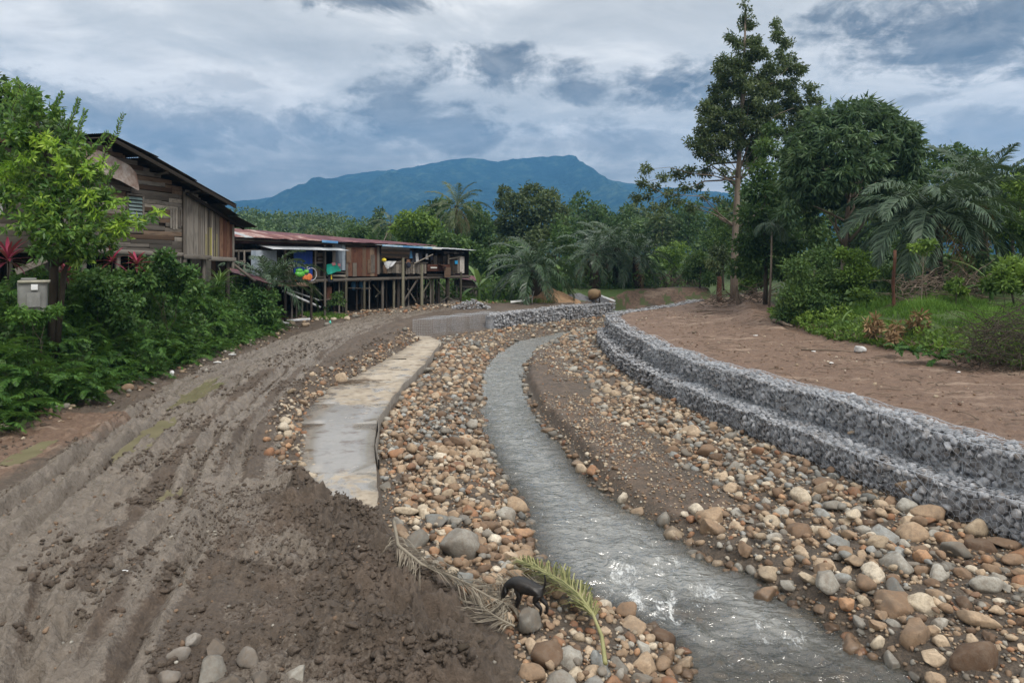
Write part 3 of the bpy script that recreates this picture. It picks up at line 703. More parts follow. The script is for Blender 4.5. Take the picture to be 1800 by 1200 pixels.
# mountain range: a ridge with spurs, and a nearer forested foothill
def range_(name, prof, yr, depth, zb, seed, mat, rough, nx=260, nv=90):
    pr = np.array(prof, float)
    px = np.linspace(pr[0, 0], pr[-1, 0], nx); py = np.interp(px, pr[:, 0], pr[:, 1])
    xr = (px-900)*yr/1200; zr = CAMZ+(455-py)*yr/1200
    v = np.concatenate([np.linspace(0, 1, nv), np.linspace(1, 1.6, 14)[1:]])
    Vg, I = np.meshgrid(v, np.arange(nx), indexing='ij')
    Xg = xr[I]*(1+.0*Vg); Yg = yr-depth+depth*Vg
    prof_v = np.where(Vg <= 1, Vg**1.15, 1-(Vg-1)*1.2)
    zz = zb+(zr[I]-zb)*prof_v
    s = 1/(depth*.28)
    spur = ridged(Xg*s*1.15+Yg*s*.25, Yg*s*.4, 5, seed)-.62
    zz = zz+spur*rough*np.sin(np.clip(Vg, 0, 1)*math.pi)**.8*(zr[I]-zb)
    zz = zz+.012*(zr[I]-zb)*fbm(Xg*s*22, Yg*s*22, 3, seed+9)+np.where(Vg > .97, .010*(zr[I]-zb)*fbm(Xg*s*60, Yg*0, 3, seed+3), 0)
    idx = np.arange(Xg.size).reshape(Xg.shape)
    q = np.stack([idx[:-1, :-1], idx[:-1, 1:], idx[1:, 1:], idx[1:, :-1]], -1).reshape(-1, 4)
    o = mk(name, np.stack([Xg.ravel(), Yg.ravel(), zz.ravel()], 1), q, mat, None, None, True)
    return tag(o, kind='structure')
range_('mountain', [(-900, 400), (-200, 392), (150, 385), (380, 366), (430, 354), (480, 346), (530, 336), (570, 318), (600, 309), (640, 303), (700, 298), (735, 292), (780, 283), (828, 277), (850, 281), (875, 284), (905, 280), (940, 276), (985, 275), (1006, 272), (1016, 283), (1032, 291), (1050, 305), (1075, 318), (1110, 322), (1150, 330), (1185, 330), (1205, 326), (1225, 334), (1260, 338), (1300, 343), (1400, 352), (1600, 372), (2000, 388), (2800, 400)], 3200, 1500, 6, 301, M['mountain'], .62, 420, 130)
range_('foothill', [(-900, 400), (300, 402), (420, 396), (600, 398), (800, 398), (930, 396), (1000, 390), (1060, 378), (1130, 366), (1200, 358), (1260, 356), (1320, 362), (1420, 380), (1600, 396), (2600, 402)], 1500, 700, 3, 331, M['mountain'], .3, 220, 60)
range_('hill', [(-900, 410), (-200, 392), (200, 372), (370, 366), (400, 372), (450, 384), (520, 388), (570, 386), (640, 400), (720, 420), (800, 440), (900, 447)], 230, 130, 2.5, 351, M['hill'], .12, 120, 40)
# air
def build_haze():
    mb = MB(); mb.box((0, 1850, 350), 9400, 4000, 740, a=0)
    m = bpy.data.materials.new('air'); m.use_nodes = True; nt = NT(m.node_tree); m.node_tree.nodes.clear()
    out = nt.n('ShaderNodeOutputMaterial')
    v = nt.n('ShaderNodeVolumePrincipled', {'Color': (.18, .50, 1.0, 1), 'Density': HAZE, 'Anisotropy': 0.0})
    nt.l.new(v.outputs[0], out.inputs['Volume'])
    o = mb.build('haze', m); tag(o, 'thin blue air lying over the valley and the mountain', 'haze', kind='stuff')
HAZE = 0.00023
build_haze()
# ------------------------------------------------------------------ stones
import bmesh
def ico(sub):
    bm = bmesh.new(); bmesh.ops.create_icosphere(bm, subdivisions=sub, radius=1.0)
    V = np.array([v.co[:] for v in bm.verts]); T = np.array([[v.index for v in f.verts] for f in bm.faces]); bm.free(); return V, T
ICO = {k: ico(k) for k in (1, 2, 3)}
def rock_proto(sub, seed, angular=.5):
    r = np.random.default_rng(seed); V, T = ICO[sub]; V = V.copy()
    for _ in range(12):
        n = r.normal(size=3); n /= np.linalg.norm(n); d = r.uniform(.60, .95)*(1-.14*angular)
        V -= np.outer(np.maximum(0, V@n-d), n)*(.75+.25*angular)
    V *= np.array([1, r.uniform(.68, .92), r.uniform(.5, .74)])
    V += .075*np.stack([fbm(V[:, 0]*2+k*7+seed, V[:, 1]*2+V[:, 2]*1.7, 3, seed+k) for k in range(3)], 1)
    return V, T
PROTO = {s: [rock_proto(s, 100+i, .35+.11*i) for i in range(9)] for s in (1, 2, 3)}
M['muddy_rock'] = stone_mat('muddy_rock', (.07, .06, .05), (.13, .115, .10), (.27, .255, .235), .8, False, 6)
PROTO_A = {s: [rock_proto(s, 200+i, 1.3) for i in range(8)] for s in (1, 2, 3)}
ROCKMESH = {}
def rock_mesh(i, mat, sub=3, ang=False):
    k = (i, mat, sub, ang)
    if k not in ROCKMESH:
        V, T = (PROTO_A if ang else PROTO)[sub][i]
        ROCKMESH[k] = mk('stone', V, [T], M[mat], None, {'rnd': np.zeros(len(V))}, True, mesh_only=True)
    return ROCKMESH[k]
def place_rock(name, loc, r, mat, i=None, rot=None, sub=3, sq=(1, 1, 1), parent=None, ang=False):
    i = random.randrange(8) if i is None else i
    o = bpy.data.objects.new(name, rock_mesh(i, mat, sub, ang)); COL.objects.link(o)
    l = Vector(loc)
    if parent is not None: o.parent = parent; l = l-parent.location
    o.location = l; o.scale = (r*sq[0], r*sq[1], r*sq[2])
    o.rotation_euler = rot if rot else (random.uniform(-.45, .45), random.uniform(-.45, .45), random.uniform(0, 6.28))
    return o
def rotm(a, b, c): return np.array(Euler((a, b, c)).to_matrix())
def joined_rocks(name, items, mats, proto=None, parent=None):
    """items: (x, y, z, r, material index, sub) -> one mesh"""
    Vs, Ts, As, Ms = [], [], [], []; n = 0
    for (x, y, z, r, mi, sub) in items:
        V, T = (proto or PROTO)[sub][random.randrange(8)]
        Rm = rotm(random.uniform(-.5, .5), random.uniform(-.5, .5), random.uniform(0, 6.28))
        Vs.append((V*r)@Rm.T+[x, y, z]); Ts.append(T+n); n += len(V)
        As.append(np.full(len(V), random.random())); Ms.append(np.full(len(T), mi))
    o = mk(name, np.concatenate(Vs), [np.concatenate(Ts)], M[mats[0]], parent, {'rnd': np.concatenate(As)}, True)
    for k in mats[1:]: o.data.materials.append(M[k])
    o.data.polygons.foreach_set('material_index', np.concatenate(Ms).astype(np.int32)); o.data.update()
    return o
class Hash:
    def __init__(s, c=.5): s.c = c; s.d = {}
    def ok(s, x, y, r, k=.8):
        i, j = int(x//s.c), int(y//s.c)
        for a in (i-1, i, i+1):
            for b in (j-1, j, j+1):
                for (px, py, pr) in s.d.get((a, b), ()):
                    if (px-x)**2+(py-y)**2 < ((pr+r)*k)**2: return False
        return True
    def put(s, x, y, r): s.d.setdefault((int(x//s.c), int(y//s.c)), []).append((x, y, r))
HS = Hash(.6)
STN = ['tan', 'orange', 'grey', 'cream', 'brown', 'slate']
SMAT = ['st_'+k for k in STN]
WORD = {'tan': 'tan', 'orange': 'orange brown', 'grey': 'grey', 'cream': 'pale cream', 'brown': 'dark brown', 'slate': 'blue grey'}
def pick(x, y, side):
    p = [.44, .12, .15, .11, .14, .04] if side == 'L' else [.40, .10, .20, .12, .13, .05]
    dk = fbm(np.array([x*.5]), np.array([y*.25]), 3, 401)[0]
    if dk > .22 and y > 14: p = [.12, .03, .25, .05, .25, .30]
    return int(rng.choice(6, p=np.array(p)/sum(p)))

# hand-set boulders one can point at
SPECIAL = []
def special(px, py, d, wpx, mat, label, name='boulder', i=0, sq=(1, 1, 1), rot=(0, 0, 0), lift=.35, ang=False, short=None):
    r = wpx*.5*d/1200; x = (px-900)*d/1200
    z = CAMZ-(py-455)*d/1200
    zg = Hs(x, d)
    o = place_rock(name, (x, d, zg+r*sq[2]*lift), r, mat, i, rot, 3, sq, None, ang)
    tag(o, label, 'boulder' if name == 'boulder' else 'stone'); HS.put(x, d, r*.9); SPECIAL.append(o); return o
special(812, 950, 11.6, 88, 'st_grey', 'largest olive grey boulder among the stones left of the stream', i=0, sq=(1.05, 1.0, 1.2), rot=(.1, .25, .5))
special(768, 903, 12.9, 56, 'st_slate', 'flat pale blue grey stone just above the big olive boulder', 'river_stone', i=4, sq=(1, .8, .75), rot=(.3, .1, -.3))
special(711, 893, 13.2, 46, 'st_cream', 'long whitish stone lying beside the lower end of the concrete strip', 'river_stone', i=1, sq=(1.1, .6, .6), rot=(0, .1, .1))
special(826, 1054, 9.95, 42, 'st_orange', 'orange brick shaped stone on the mud left of the dog', 'river_stone', i=5, sq=(1.15, .5, .6), rot=(.1, .2, -.35))
special(930, 1155, 9.05, 72, 'st_grey', 'big blocky grey boulder below the black dog', i=6, sq=(.95, .95, 1.25), rot=(.2, -.1, .7))
special(860, 1105, 9.4, 36, 'st_tan', 'upright tan stone standing at the mud edge left of the dog', 'river_stone', i=3, sq=(.9, .8, 1.5), rot=(.1, .1, .3))
special(908, 1120, 9.3, 42, 'st_orange', 'rounded orange stone under the front paws of the dog', 'river_stone', i=7, sq=(1.1, .9, .9), rot=(0, 0, .3))
special(890, 1145, 9.05, 40, 'st_tan', 'tan stone leaning on the big blocky grey boulder', 'river_stone', i=0, sq=(.8, .9, 1.4), rot=(.1, .3, 1.2))
special(1103, 1072, 10.3, 48, 'st_brown', 'reddish brown boulder at the water edge under the rapids', i=5, sq=(1, .9, 1.25), rot=(.1, .2, .5), lift=.45)
special(1148, 1078, 10.2, 34, 'st_brown', 'half sunken brown stone in the stream beside the reddish boulder', 'river_stone', i=2, lift=.3)
special(1190, 1036, 10.75, 44, 'st_orange', 'orange stone that splits the white water of the rapids', 'river_stone', i=1, sq=(1, .9, .8), lift=.75)
special(1343, 1046, 11.15, 56, 'st_brown', 'dark brown boulder with a flat top at the right water edge', i=3, sq=(1, .9, 1.1), rot=(.1, -.15, .2), lift=.5)
special(1392, 1073, 10.7, 46, 'st_tan', 'flat tan stone lying in the water beside the dark flat topped boulder', 'river_stone', i=4, sq=(1.1, .75, .5), rot=(0, .1, .2))
special(1605, 882, 14.3, 62, 'st_tan', 'large smooth tan boulder resting near the foot of the lower gabion', i=0, sq=(1.1, .8, 1.0), rot=(.1, .25, -.3))
special(1466, 897, 13.9, 46, 'st_grey', 'oval olive grey stone on bare mud right of the stream', 'river_stone', i=6, sq=(1.1, .8, .9))
special(1636, 915, 13.4, 66, 'st_tan', 'broad tan and grey boulder below the large smooth tan boulder', i=5, sq=(1.2, .8, .9), rot=(0, .2, .1))
special(1715, 955, 12.6, 52, 'st_cream', 'whitish boulder with a dark stain close to the gabion foot', i=2, sq=(1.1, .8, 1.1), rot=(.2, .1, .4))
special(1730, 1078, 10.6, 62, 'st_grey', 'rounded grey boulder with pale streaks low on the right bank', i=1, sq=(1.1, .8, .9))
special(1490, 1104, 10.3, 40, 'st_orange', 'rounded orange boulder at the right water edge below the rapids', i=7, sq=(.9, .9, 1.2))
special(1716, 1145, 9.7, 70, 'st_tan', 'long tan boulder near the bottom of the right bank', i=3, sq=(1.15, .7, .8), rot=(.1, .2, -.6))
special(1570, 1072, 10.9, 38, 'st_brown', 'brown boulder half sunk in dark soil on the right bank', i=6, sq=(1, .9, 1))
special(1622, 1020, 11.6, 42, 'st_orange', 'upright orange grey block among tan stones on the right bank', 'river_stone', i=4, sq=(.85, .8, 1.3), rot=(.2, .1, 0))
special(1770, 985, 12.1, 56, 'st_brown', 'flat brown slab of rock below the gabion at the right', i=5, sq=(1.2, .9, .6), rot=(0, .15, -.3))
special(1283, 790, 19.3, 30, 'st_grey', 'grey oval stone on the brown terrace beyond the near stones', 'river_stone', i=3)
special(1157, 720, 24, 22, 'st_slate', 'blue grey block leaning near the lower gabion foot', 'river_stone', i=6, sq=(.8, .8, 1.4))
special(563, 762, 17.6, 14, 'st_brown', 'small dark stone alone on the wet concrete strip', 'stone', i=1, lift=.6)
special(601, 660, 26.5, 30, 'st_tan', 'big tan rock in the rubble between road and concrete strip', 'rubble_stone', i=2, sq=(1, .9, 1.3))

cand = []
def fill(n, side, y0, y1, med, sig, k, rmax=.27, rmin=.03):
    rs = np.sort(np.clip(np.exp(rng.normal(math.log(med), sig, n)), rmin, rmax))[::-1]
    ys = y0+(y1-y0)*rng.random(n); us = rng.random(n)
    if side == 'L': a, b = xSR(ys)+.15, xWL(ys)+.12
    else: a, b = xWR(ys)-.12, xG(ys)-.08
    xs = a+(b-a)*us
    ck = fbm(xs*.45, ys*.3, 3, 421)
    for x, y, r, c in zip(xs, ys, rs, ck):
        if abs(x) > y*.80+.5: continue
        if side == 'R':
            d = x-xWR(y)
            if 14.2 < y < 40 and .15 < d < 1.9+.5*c*2 and (r > .055 or rng.random() < .75): continue
            if y < 15 and c > .22 and r > .07 and rng.random() < .7: continue
        elif c > .34 and r > .06 and rng.random() < .6: continue
        if side == 'L' and r > .105 and -.15 < x < 1.6 and 8.7 < y < 10.6: continue
        if side == 'L' and 12.6 < y < 15 and x < xSR(y)+.35: continue
        if HS.ok(x, y, r, k): HS.put(x, y, r); cand.append((x, y, r, side))
fill(190, 'L', 7.6, 14.5, .165, .28, .70, .26, .1); fill(230, 'R', 8, 14, .18, .30, .74, .32, .1)
fill(300, 'L', 7.6, 22, .135, .32, .74, .25, .1); fill(420, 'R', 8, 22, .145, .36, .76, .30, .1)
fill(5200, 'L', 7.6, 24, .072, .40, .72, .2); fill(6200, 'R', 8, 24, .074, .42, .72, .2)
fill(4200, 'L', 22, 61, .105, .36, .72, .26, .05); fill(3400, 'R', 22, 52, .10, .36, .74, .26, .05)
cand = np.array([(x, y, r, 0 if s == 'L' else 1) for x, y, r, s in cand])
cz = H(cand[:, 0], cand[:, 1])
inview = (np.abs(cand[:, 0]/cand[:, 1]) < .755) & (455+1200*(CAMZ-cz)/cand[:, 1] < 1215)
score = np.where(inview, cand[:, 2]/cand[:, 1], 0)
order = np.argsort(-score); top = set(order[:265].tolist())
ADJ = {0: 'rounded', 1: 'blocky', 2: 'oval', 3: 'smooth', 4: 'flattish', 5: 'lumpy', 6: 'angular', 7: 'broad', 8: 'chunky'}
MARKS = [(0.06, 9.05, 'big blocky grey boulder'), (-.85, 11.6, 'olive boulder'), (-2.05, 13.0, 'lower end of the concrete'), (-1.4, 17, 'dark stone on the slab'), (-2.9, 20, 'sticks on the slab'), (1.8, 10.2, 'reddish boulder by the rapids'), (4.1, 11.1, 'flat topped dark boulder'),
         (8.3, 14.3, 'large smooth tan boulder'), (6.7, 13.9, 'olive stone on bare mud'), (8.2, 12.6, 'stained whitish boulder'), (7.2, 10.6, 'pale streaked grey boulder'), (6.7, 9.7, 'long tan boulder'), (5.0, 10.3, 'orange boulder at the water'), (6.0, 19.3, 'grey oval terrace stone'), (5.1, 24, 'leaning blue grey block'), (5.6, 16.2, 'middle of the stone slope'), (3.2, 14.2, 'upper end of the rapids'), (-1.0, 24, 'narrow of the stream')]
marks = np.array([m[:2] for m in MARKS]); sect = {}
for i in sorted(top):
    x, y = cand[i, :2]; d2 = (marks[:, 0]-x)**2+(marks[:, 1]-y)**2; k = int(np.argmin(d2)); dx, dy = x-marks[k, 0], y-marks[k, 1]
    way = ('right' if dx > 0 else 'left') if abs(dx) > abs(dy) else ('beyond' if dy > 0 else 'in front')
    sect.setdefault((k, way), []).append((float(d2[k]), i))
ORD = ['nearest', 'second', 'third', 'fourth', 'fifth', 'sixth', 'seventh', 'eighth', 'ninth', 'tenth', 'eleventh', 'twelfth', 'thirteenth', 'fourteenth', 'fifteenth', 'sixteenth', 'seventeenth', 'eighteenth', 'nineteenth', 'twentieth']
PLACE = {}
for (k, way), l in sect.items():
    for n_, (_, i) in enumerate(sorted(l)):
        PLACE[i] = f"{ORD[min(n_, 19)]} " + {'left': 'to the left of the ', 'right': 'to the right of the ', 'beyond': 'beyond the ', 'in front': 'in front of the '}[way] + MARKS[k][2]
rest = []
for i, (x, y, r, s) in enumerate(cand):
    z = cz[i]+r*random.uniform(-.08, .38); kcol = STN[pick(x, y, 'L' if s == 0 else 'R')]
    if i in top:
        pi = random.randrange(9)
        o = place_rock('river_stone', (x, y, z), r*1.12, 'st_'+kcol, pi, None, 3, (random.uniform(.95, 1.2), random.uniform(.8, 1.05), random.uniform(.85, 1.2)))
        tag(o, f"{WORD[kcol]} {ADJ[pi]} stone, {PLACE[i]}", 'stone', 'river stones on the left bank' if s == 0 else 'river stones on the right bank')
    else:
        rest.append((x, y, z, r*1.1, STN.index(kcol), 2 if r/y > .0042 else 1))
for k in range(900):    # upper layer of the heaps
    sd_ = random.choice('LR'); y = random.uniform(8, 24); u_ = random.random()
    a_, b_ = (float(xSR(np.array(y)))+.5, float(xWL(np.array(y)))-.3) if sd_ == 'L' else (float(xWR(np.array(y)))+2.0*(y > 14)+.5, float(xG(np.array(y)))-.2)
    x = a_+(b_-a_)*u_
    if b_ > a_ and abs(x) < y*.78 and not (-.3 < x < 1.8 and 8.5 < y < 11): r = math.exp(random.gauss(math.log(.085), .35)); rest.append((x, y, Hs(x, y)+.07+r*.45, r, pick(x, y, sd_), 2))
for k in range(2600):   # gravel patches on the cut terrace of the right bank
    y = random.uniform(16, 45); x = float(xWR(np.array(y)))+.15+random.random()*2.2
    if fbm(np.array([x*.9]), np.array([y*.5]), 3, 431)[0] > -.05: r = math.exp(random.gauss(math.log(.05), .4)); rest.append((x, y, Hs(x, y)+r*.25, r, pick(x, y, 'R'), 1))
for k in range(700):   # stones lying under the shallow water
    y = random.uniform(7.8, 16); a_, b_ = float(xWL(np.array(y))), float(xWR(np.array(y))); x = random.uniform(a_, b_)
    if abs(x) < y*.78: r = random.uniform(.05, .15); rest.append((x, y, Hs(x, y)+r*.25-.02, r, random.choice([0, 1, 4, 4, 2]), 2))
# fine gravel between the stones and on the terrace, thinning with distance
for side, n in (('L', 3800), ('R', 6500)):
    ys = 7.6+18*rng.random(n)**1.4; a, b = (xSR(ys)+.1, xWL(ys)+.1) if side == 'L' else (xWR(ys)-.1, xG(ys))
    xs = a+(b-a)*rng.random(n); rr = np.exp(rng.normal(math.log(.034), .35, n)); zz = H(xs, ys)
    for x, y, z, r in zip(xs, ys, zz, rr):
        if abs(x) < y*.78: rest.append((x, y, z+r*.3, r, pick(x, y, side), 1))
o = joined_rocks('river_stones', rest, SMAT); tag(o, 'thousands of small tan and grey stones covering both stream banks', 'river stones', kind='stuff')
# rubble on the road shoulder and in front of the stilt house, clods on the mud
rub = []
def sprinkle(n, fx, ysr, rr, mats, dens=None):
    ys = ysr[0]+(ysr[1]-ysr[0])*rng.random(n); xs = fx(ys); zz = H(xs, ys)
    for x, y, z in zip(xs, ys, zz):
        r = math.exp(random.gauss(math.log(rr), .4)); rub.append((x, y, z+r*.25, r, int(rng.choice(mats)), 1 if r/y < .006 else 2))
sprinkle(900, lambda y: xSL(y)-.42+rng.normal(0, .28, len(y)), (14.5, 41), .075, [0, 0, 1, 4, 2, 3])
sprinkle(500, lambda y: -15.3+(y-44.7)*.84+1.4+rng.normal(0, .7, len(y)), (44, 59), .12, [0, 0, 1, 3, 2, 4])
sprinkle(260, lambda y: xC(y)+.9+rng.normal(0, .5, len(y)), (16, 44), .08, [0, 4, 2, 3])
sprinkle(420, lambda y: TL(y)+rng.normal(2.3, 2.6, len(y)), (7, 16), .03, [4, 4, 2, 4])
sprinkle(260, lambda y: xU(y)+1.6+rng.random(len(y))*4.5, (12, 50), .045, [3, 0, 3, 4])
sprinkle(160, lambda y: xSL(y)+.3+rng.random(len(y))*1.2, (14, 36), .03, [4, 2, 4])
o = joined_rocks('rubble', rub, SMAT); tag(o, 'scattered small rubble and clods on the road shoulders and clearing', 'rubble', kind='stuff')
for k, (px, py, d, wp, mt, lb) in enumerate([
    (396, 622, 31, 12, 'st_tan', 'rounded orange tan stone at the edge of the road under the hedge'), (586, 548, 45, 12, 'st_cream', 'whitish stone on the grass in front of the stilt house posts'),
    (611, 550, 45.5, 14, 'st_cream', 'pale stone right of the whitish stone by the grass'), (574, 566, 42, 14, 'st_grey', 'olive stone at the lower edge of the grass patch'), (538, 573, 41.5, 20, 'st_tan', 'tan stone heap piece beside the road under the small porch'),
    (512, 567, 42.5, 18, 'st_cream', 'long pale stone beside the porch post foot'), (640, 541, 50, 10, 'st_tan', 'tan rock in the rubble before the brown planked wall'), (72, 739, 18.3, 32, 'st_brown', 'dark rounded rock on the mud below the ferns')]):
    special(px, py, d, wp, mt, lb, 'stone', i=k)
# grey broken rock heap in the lower left corner of the road
for k, (px, py, wpx, lb) in enumerate([(378, 1140, 60, 'pale topped grey rock at the top of the muddy rock heap'), (312, 1155, 46, 'low rounded grey rock at the left of the muddy rock heap'), (432, 1165, 58, 'grey rock with a white edge at the right of the muddy rock heap'),
        (372, 1185, 84, 'long tilted pale grey rock in front of the muddy rock heap'), (300, 1195, 50, 'dark rock at the lower left of the muddy rock heap'), (455, 1200, 44, 'small muddy rock at the lower right of the muddy rock heap'), (410, 1205, 60, 'dark grey rock in the middle front of the muddy rock heap'),
        (521, 1190, 54, 'single whitish rock on the mud right of the muddy rock heap'), (340, 1130, 40, 'dark muddy rock behind the pale topped grey rock')]):
    d = 8.05 if py < 1170 else 7.55
    d = 1200*(CAMZ-1.15)/(py-455)
    special(px, py, d, wpx*.95, 'st_grey' if k in (3, 7) else 'muddy_rock', lb, 'rock', i=k % 8, sq=(1.05, .85, 1.2), rot=(random.uniform(-.4, .4), random.uniform(-.4, .4), random.uniform(0, 3)), lift=.12, ang=(k % 3 == 0))

# lumps of churned mud: on the pile by the stones, between the tracks, along the slab
clod = []
def clods(n, fx, yr, rr):
    ys = yr[0]+(yr[1]-yr[0])*rng.random(n)**1.3; xs = fx(ys); ok = fbm(xs*.8, ys*.8, 3, 811) > -.12
    xs, ys = xs[ok], ys[ok]; zz = H(xs, ys)
    for x, y, z in zip(xs, ys, zz):
        if abs(x) > y*.8: continue
        r = min(.10, math.exp(random.gauss(math.log(rr), .5))); clod.append((x, y, z+r*.12, r, 0, 1 if r/y < .007 else 2))
clods(6000, lambda y: xSR(y)-.05-np.abs(rng.normal(0, 1.1, len(y))), (7, 13.6), .034)
clods(2600, lambda y: (TL(y)+TR(y))*.5+rng.normal(0, .5, len(y)), (8, 36), .04)
clods(1500, lambda y: xSL(y)-.9+rng.normal(0, .35, len(y)), (13.5, 41), .05)
clods(1500, lambda y: xC(y)+1.2+rng.normal(0, .6, len(y)), (12, 42), .05)
clods(1500, lambda y: xU(y)+1.3+rng.random(len(y))*(xV(y)-xU(y)-1.2), (12, 50), .035)
clods(3200, lambda y: TR(y)+rng.choice([-.85, -.38, .1, .6], len(y))+rng.normal(0, .09, len(y)), (7, 24), .026)
clods(3200, lambda y: TL(y)+rng.choice([-1.25, -.7, -.1, .6, 1.2], len(y))+rng.normal(0, .1, len(y)), (8, 26), .026)
clods(2500, lambda y: xSR(y)-1.5-np.abs(rng.normal(0, 1.6, len(y))), (7, 13), .02)
o = joined_rocks('mud_clods', clod, ['soil'], PROTO_A)
nv = len(o.data.vertices); at_ = o.data.attributes.new('soil', 'FLOAT_COLOR', 'POINT'); cx_ = np.zeros(nv*3, dtype=np.float32); o.data.vertices.foreach_get('co', cx_); cx_ = cx_.reshape(-1, 3)
sc_ = np.zeros((nv, 4), dtype=np.float32); sc_[:, 1] = (cx_[:, 0] > 5)*1.0; at_.data.foreach_set('color', sc_.ravel())
tag(o, 'lumps of churned dark mud on the road, the slab edge and the clearing', 'mud clods', kind='stuff')

# ------------------------------------------------------------------ gabion walls
def curve_pts(fx, y0, y1, step=.05):
    ys = np.arange(y0, y1, step); xs = fx(ys)
    # light smoothing of the hand-set knots
    k = np.hanning(41); k /= k.sum(); pad = 20
    xe = np.concatenate([xs[0]-(xs[1]-xs[0])*np.arange(pad, 0, -1), xs, xs[-1]+(xs[-1]-xs[-2])*np.arange(1, pad+1)])
    xs = np.convolve(xe, k, 'valid')
    s = np.concatenate([[0], np.cumsum(np.hypot(np.diff(xs), np.diff(ys)))])
    tx, ty = np.gradient(xs, s), np.gradient(ys, s)
    return s, xs, ys, tx, ty
def gabion(name, fx, y0, y1, z0, z1, wdt, size, label, n_parts, hexes, side=1, far_size=.2, near_y=24, zvar=.09):
    s, xs, ys, tx, ty = curve_pts(fx, y0, y1); L = s[-1]
    at = lambda q: (np.interp(q, s, xs), np.interp(q, s, ys), np.interp(q, s, tx), np.interp(q, s, ty))
    mx, my, _, _ = at(L*.3)
    root = empty(name, (float(mx), float(my), z0), label, 'gabion wall')
    if isinstance(z1, (int, float)): zc = z1; z1f = lambda y: zc+0*y
    else: z1f = z1
    sag = lambda q: zvar*fbm(np.asarray(q)*.55, np.asarray(q)*0+z0*9, 3, 501)+.11*(vnoise(np.floor(np.asarray(q, float)/2.0)*7.3+.5, np.asarray(q)*0+.5+z0*3, 503)-.5)-.05*np.abs(np.sin(np.asarray(q)*math.pi/2.0+math.pi/2))**8
    blg = lambda q: .09*abs(math.sin(q*math.pi/2.0))**.7
    # dark stone core
    qs = np.arange(0, L, .5); X, Y, TX, TY = at(qs); NX, NY = TY*side, -TX*side   # normal into the bank
    V = []; ins = .10
    for x, y, nx, ny, q in zip(X, Y, NX, NY, qs):
        zt = float(z1f(y)+sag(q))-.09
        V += [(x+nx*ins, y+ny*ins, z0-.35), (x+nx*ins, y+ny*ins, zt), (x+nx*(wdt-ins), y+ny*(wdt-ins), zt), (x+nx*(wdt-ins), y+ny*(wdt-ins), z0-.35)]
    n = len(qs); Q = [[i*4+k, i*4+k+1, i*4+5+k, i*4+4+k] for i in range(n-1) for k in range(3)]+[[0, 3, 2, 1], [n*4-4, n*4-3, n*4-2, n*4-1]]
    mb = MB(); mb.add(V, Q, a=.1); mb.build('stone_core', M['gabion_stone'], root)
    items = []
    q = 0.0
    while q < L:
        x, y, txx, tyy = [float(a) for a in at(q)]
        sz = size if y < near_y else far_size
        nx, ny = tyy*side, -txx*side; zt = float(z1f(y)+sag(q)); zb = z0-.12
        nh = max(2, int((zt-zb)/(sz*.78))); nw = max(2, int(wdt/(sz*.85)))
        for k in range(nh):
            h = zb+(zt-zb)*(k+.5+random.uniform(-.35, .35))/nh; qq = q+random.uniform(-.45, .45)*sz
            x2, y2, _, _ = [float(a) for a in at(min(max(qq, 0), L))]; ofs = random.uniform(.0, .10)-blg(q)*math.sin(math.pi*(k+.5)/nh)+.04
            items.append((x2+nx*ofs, y2+ny*ofs, min(h, zt-.02), sz*random.uniform(.38, .80), y))
        for k in range(nw):
            wv = wdt*(k+.5+random.uniform(-.35, .35))/nw; qq = q+random.uniform(-.45, .45)*sz
            x2, y2, _, _ = [float(a) for a in at(min(max(qq, 0), L))]
            items.append((x2+nx*wv, y2+ny*wv, zt-.02+random.uniform(-.05, .03), sz*random.uniform(.45, .72), y))
        q += sz*.86
    items.sort(key=lambda t: -(t[3]/t[4])*(1 if abs(t[0]/t[4]) < .76 else 0))
    for (x, y, z, r, yy) in items[:n_parts]:
        place_rock('stone', (x, y, z), r, 'gabion_stone', random.randrange(8), (random.uniform(0, 6), random.uniform(0, 6), random.uniform(0, 6)), 2, (1, 1, 1.15), root, True)
    rst = [(x, y, z, r, 0, 2 if r/yy > .0048 else 1) for (x, y, z, r, yy) in items[n_parts:]]
    if rst:
        o = joined_rocks('small_stones', rst, ['gabion_stone'], PROTO_A, root); tag(o, kind='stuff')
    # hexagonal wire net over face and top, bulging a little
    if hexes:
        a = .075; ew = []; qmax = float(np.interp(hexes, ys, s)) if hexes < ys[-1] else L
        rise = lambda q_: z1f(np.interp(q_, s, ys))+sag(q_)
        def pt(q_, c):
            x, y, txx, tyy = at(q_); nx, ny = tyy*side, -txx*side; zt = rise(q_); hgt = zt-(z0-.1)
            b = .055+.02*vnoise(q_*3, c*5, 77)+blg(q_)*math.sin(math.pi*min(1, max(0, c/hgt)))*(c < hgt)-.04*(c < hgt)
            if c < hgt: return (x-nx*b, y-ny*b, z0-.1+c)
            return (x+nx*(c-hgt)-nx*b*.5, y+ny*(c-hgt)-ny*b*.5, zt+b+.02*math.sin(q_*9)*(c-hgt > wdt*.7))
        ct = float(np.mean(z1f(ys)))-(z0-.1)+wdt+.12; cols = int(qmax/(a*1.5)); rows = int(ct/(a*math.sqrt(3)))
        for i in range(cols):
            for j in range(rows):
                cx, cyv = i*a*1.5+.02, (j+.5*(i % 2))*a*math.sqrt(3)
                c6 = [(cx+a*math.cos(math.pi/3*k), cyv+a*math.sin(math.pi/3*k)) for k in range(6)]
                for k in (0, 1, 2):
                    p, r2 = c6[k], c6[k+1]
                    if 0 <= p[0] <= qmax and 0 <= r2[0] <= qmax and p[1] >= 0 and r2[1] >= 0: ew.append((p, r2))
        jt = lambda p: (p[0]+.022*math.sin(p[0]*41+p[1]*23), p[1]+.022*math.sin(p[1]*37-p[0]*19))
        ew = [(jt(a_), jt(b_)) for a_, b_ in ew]
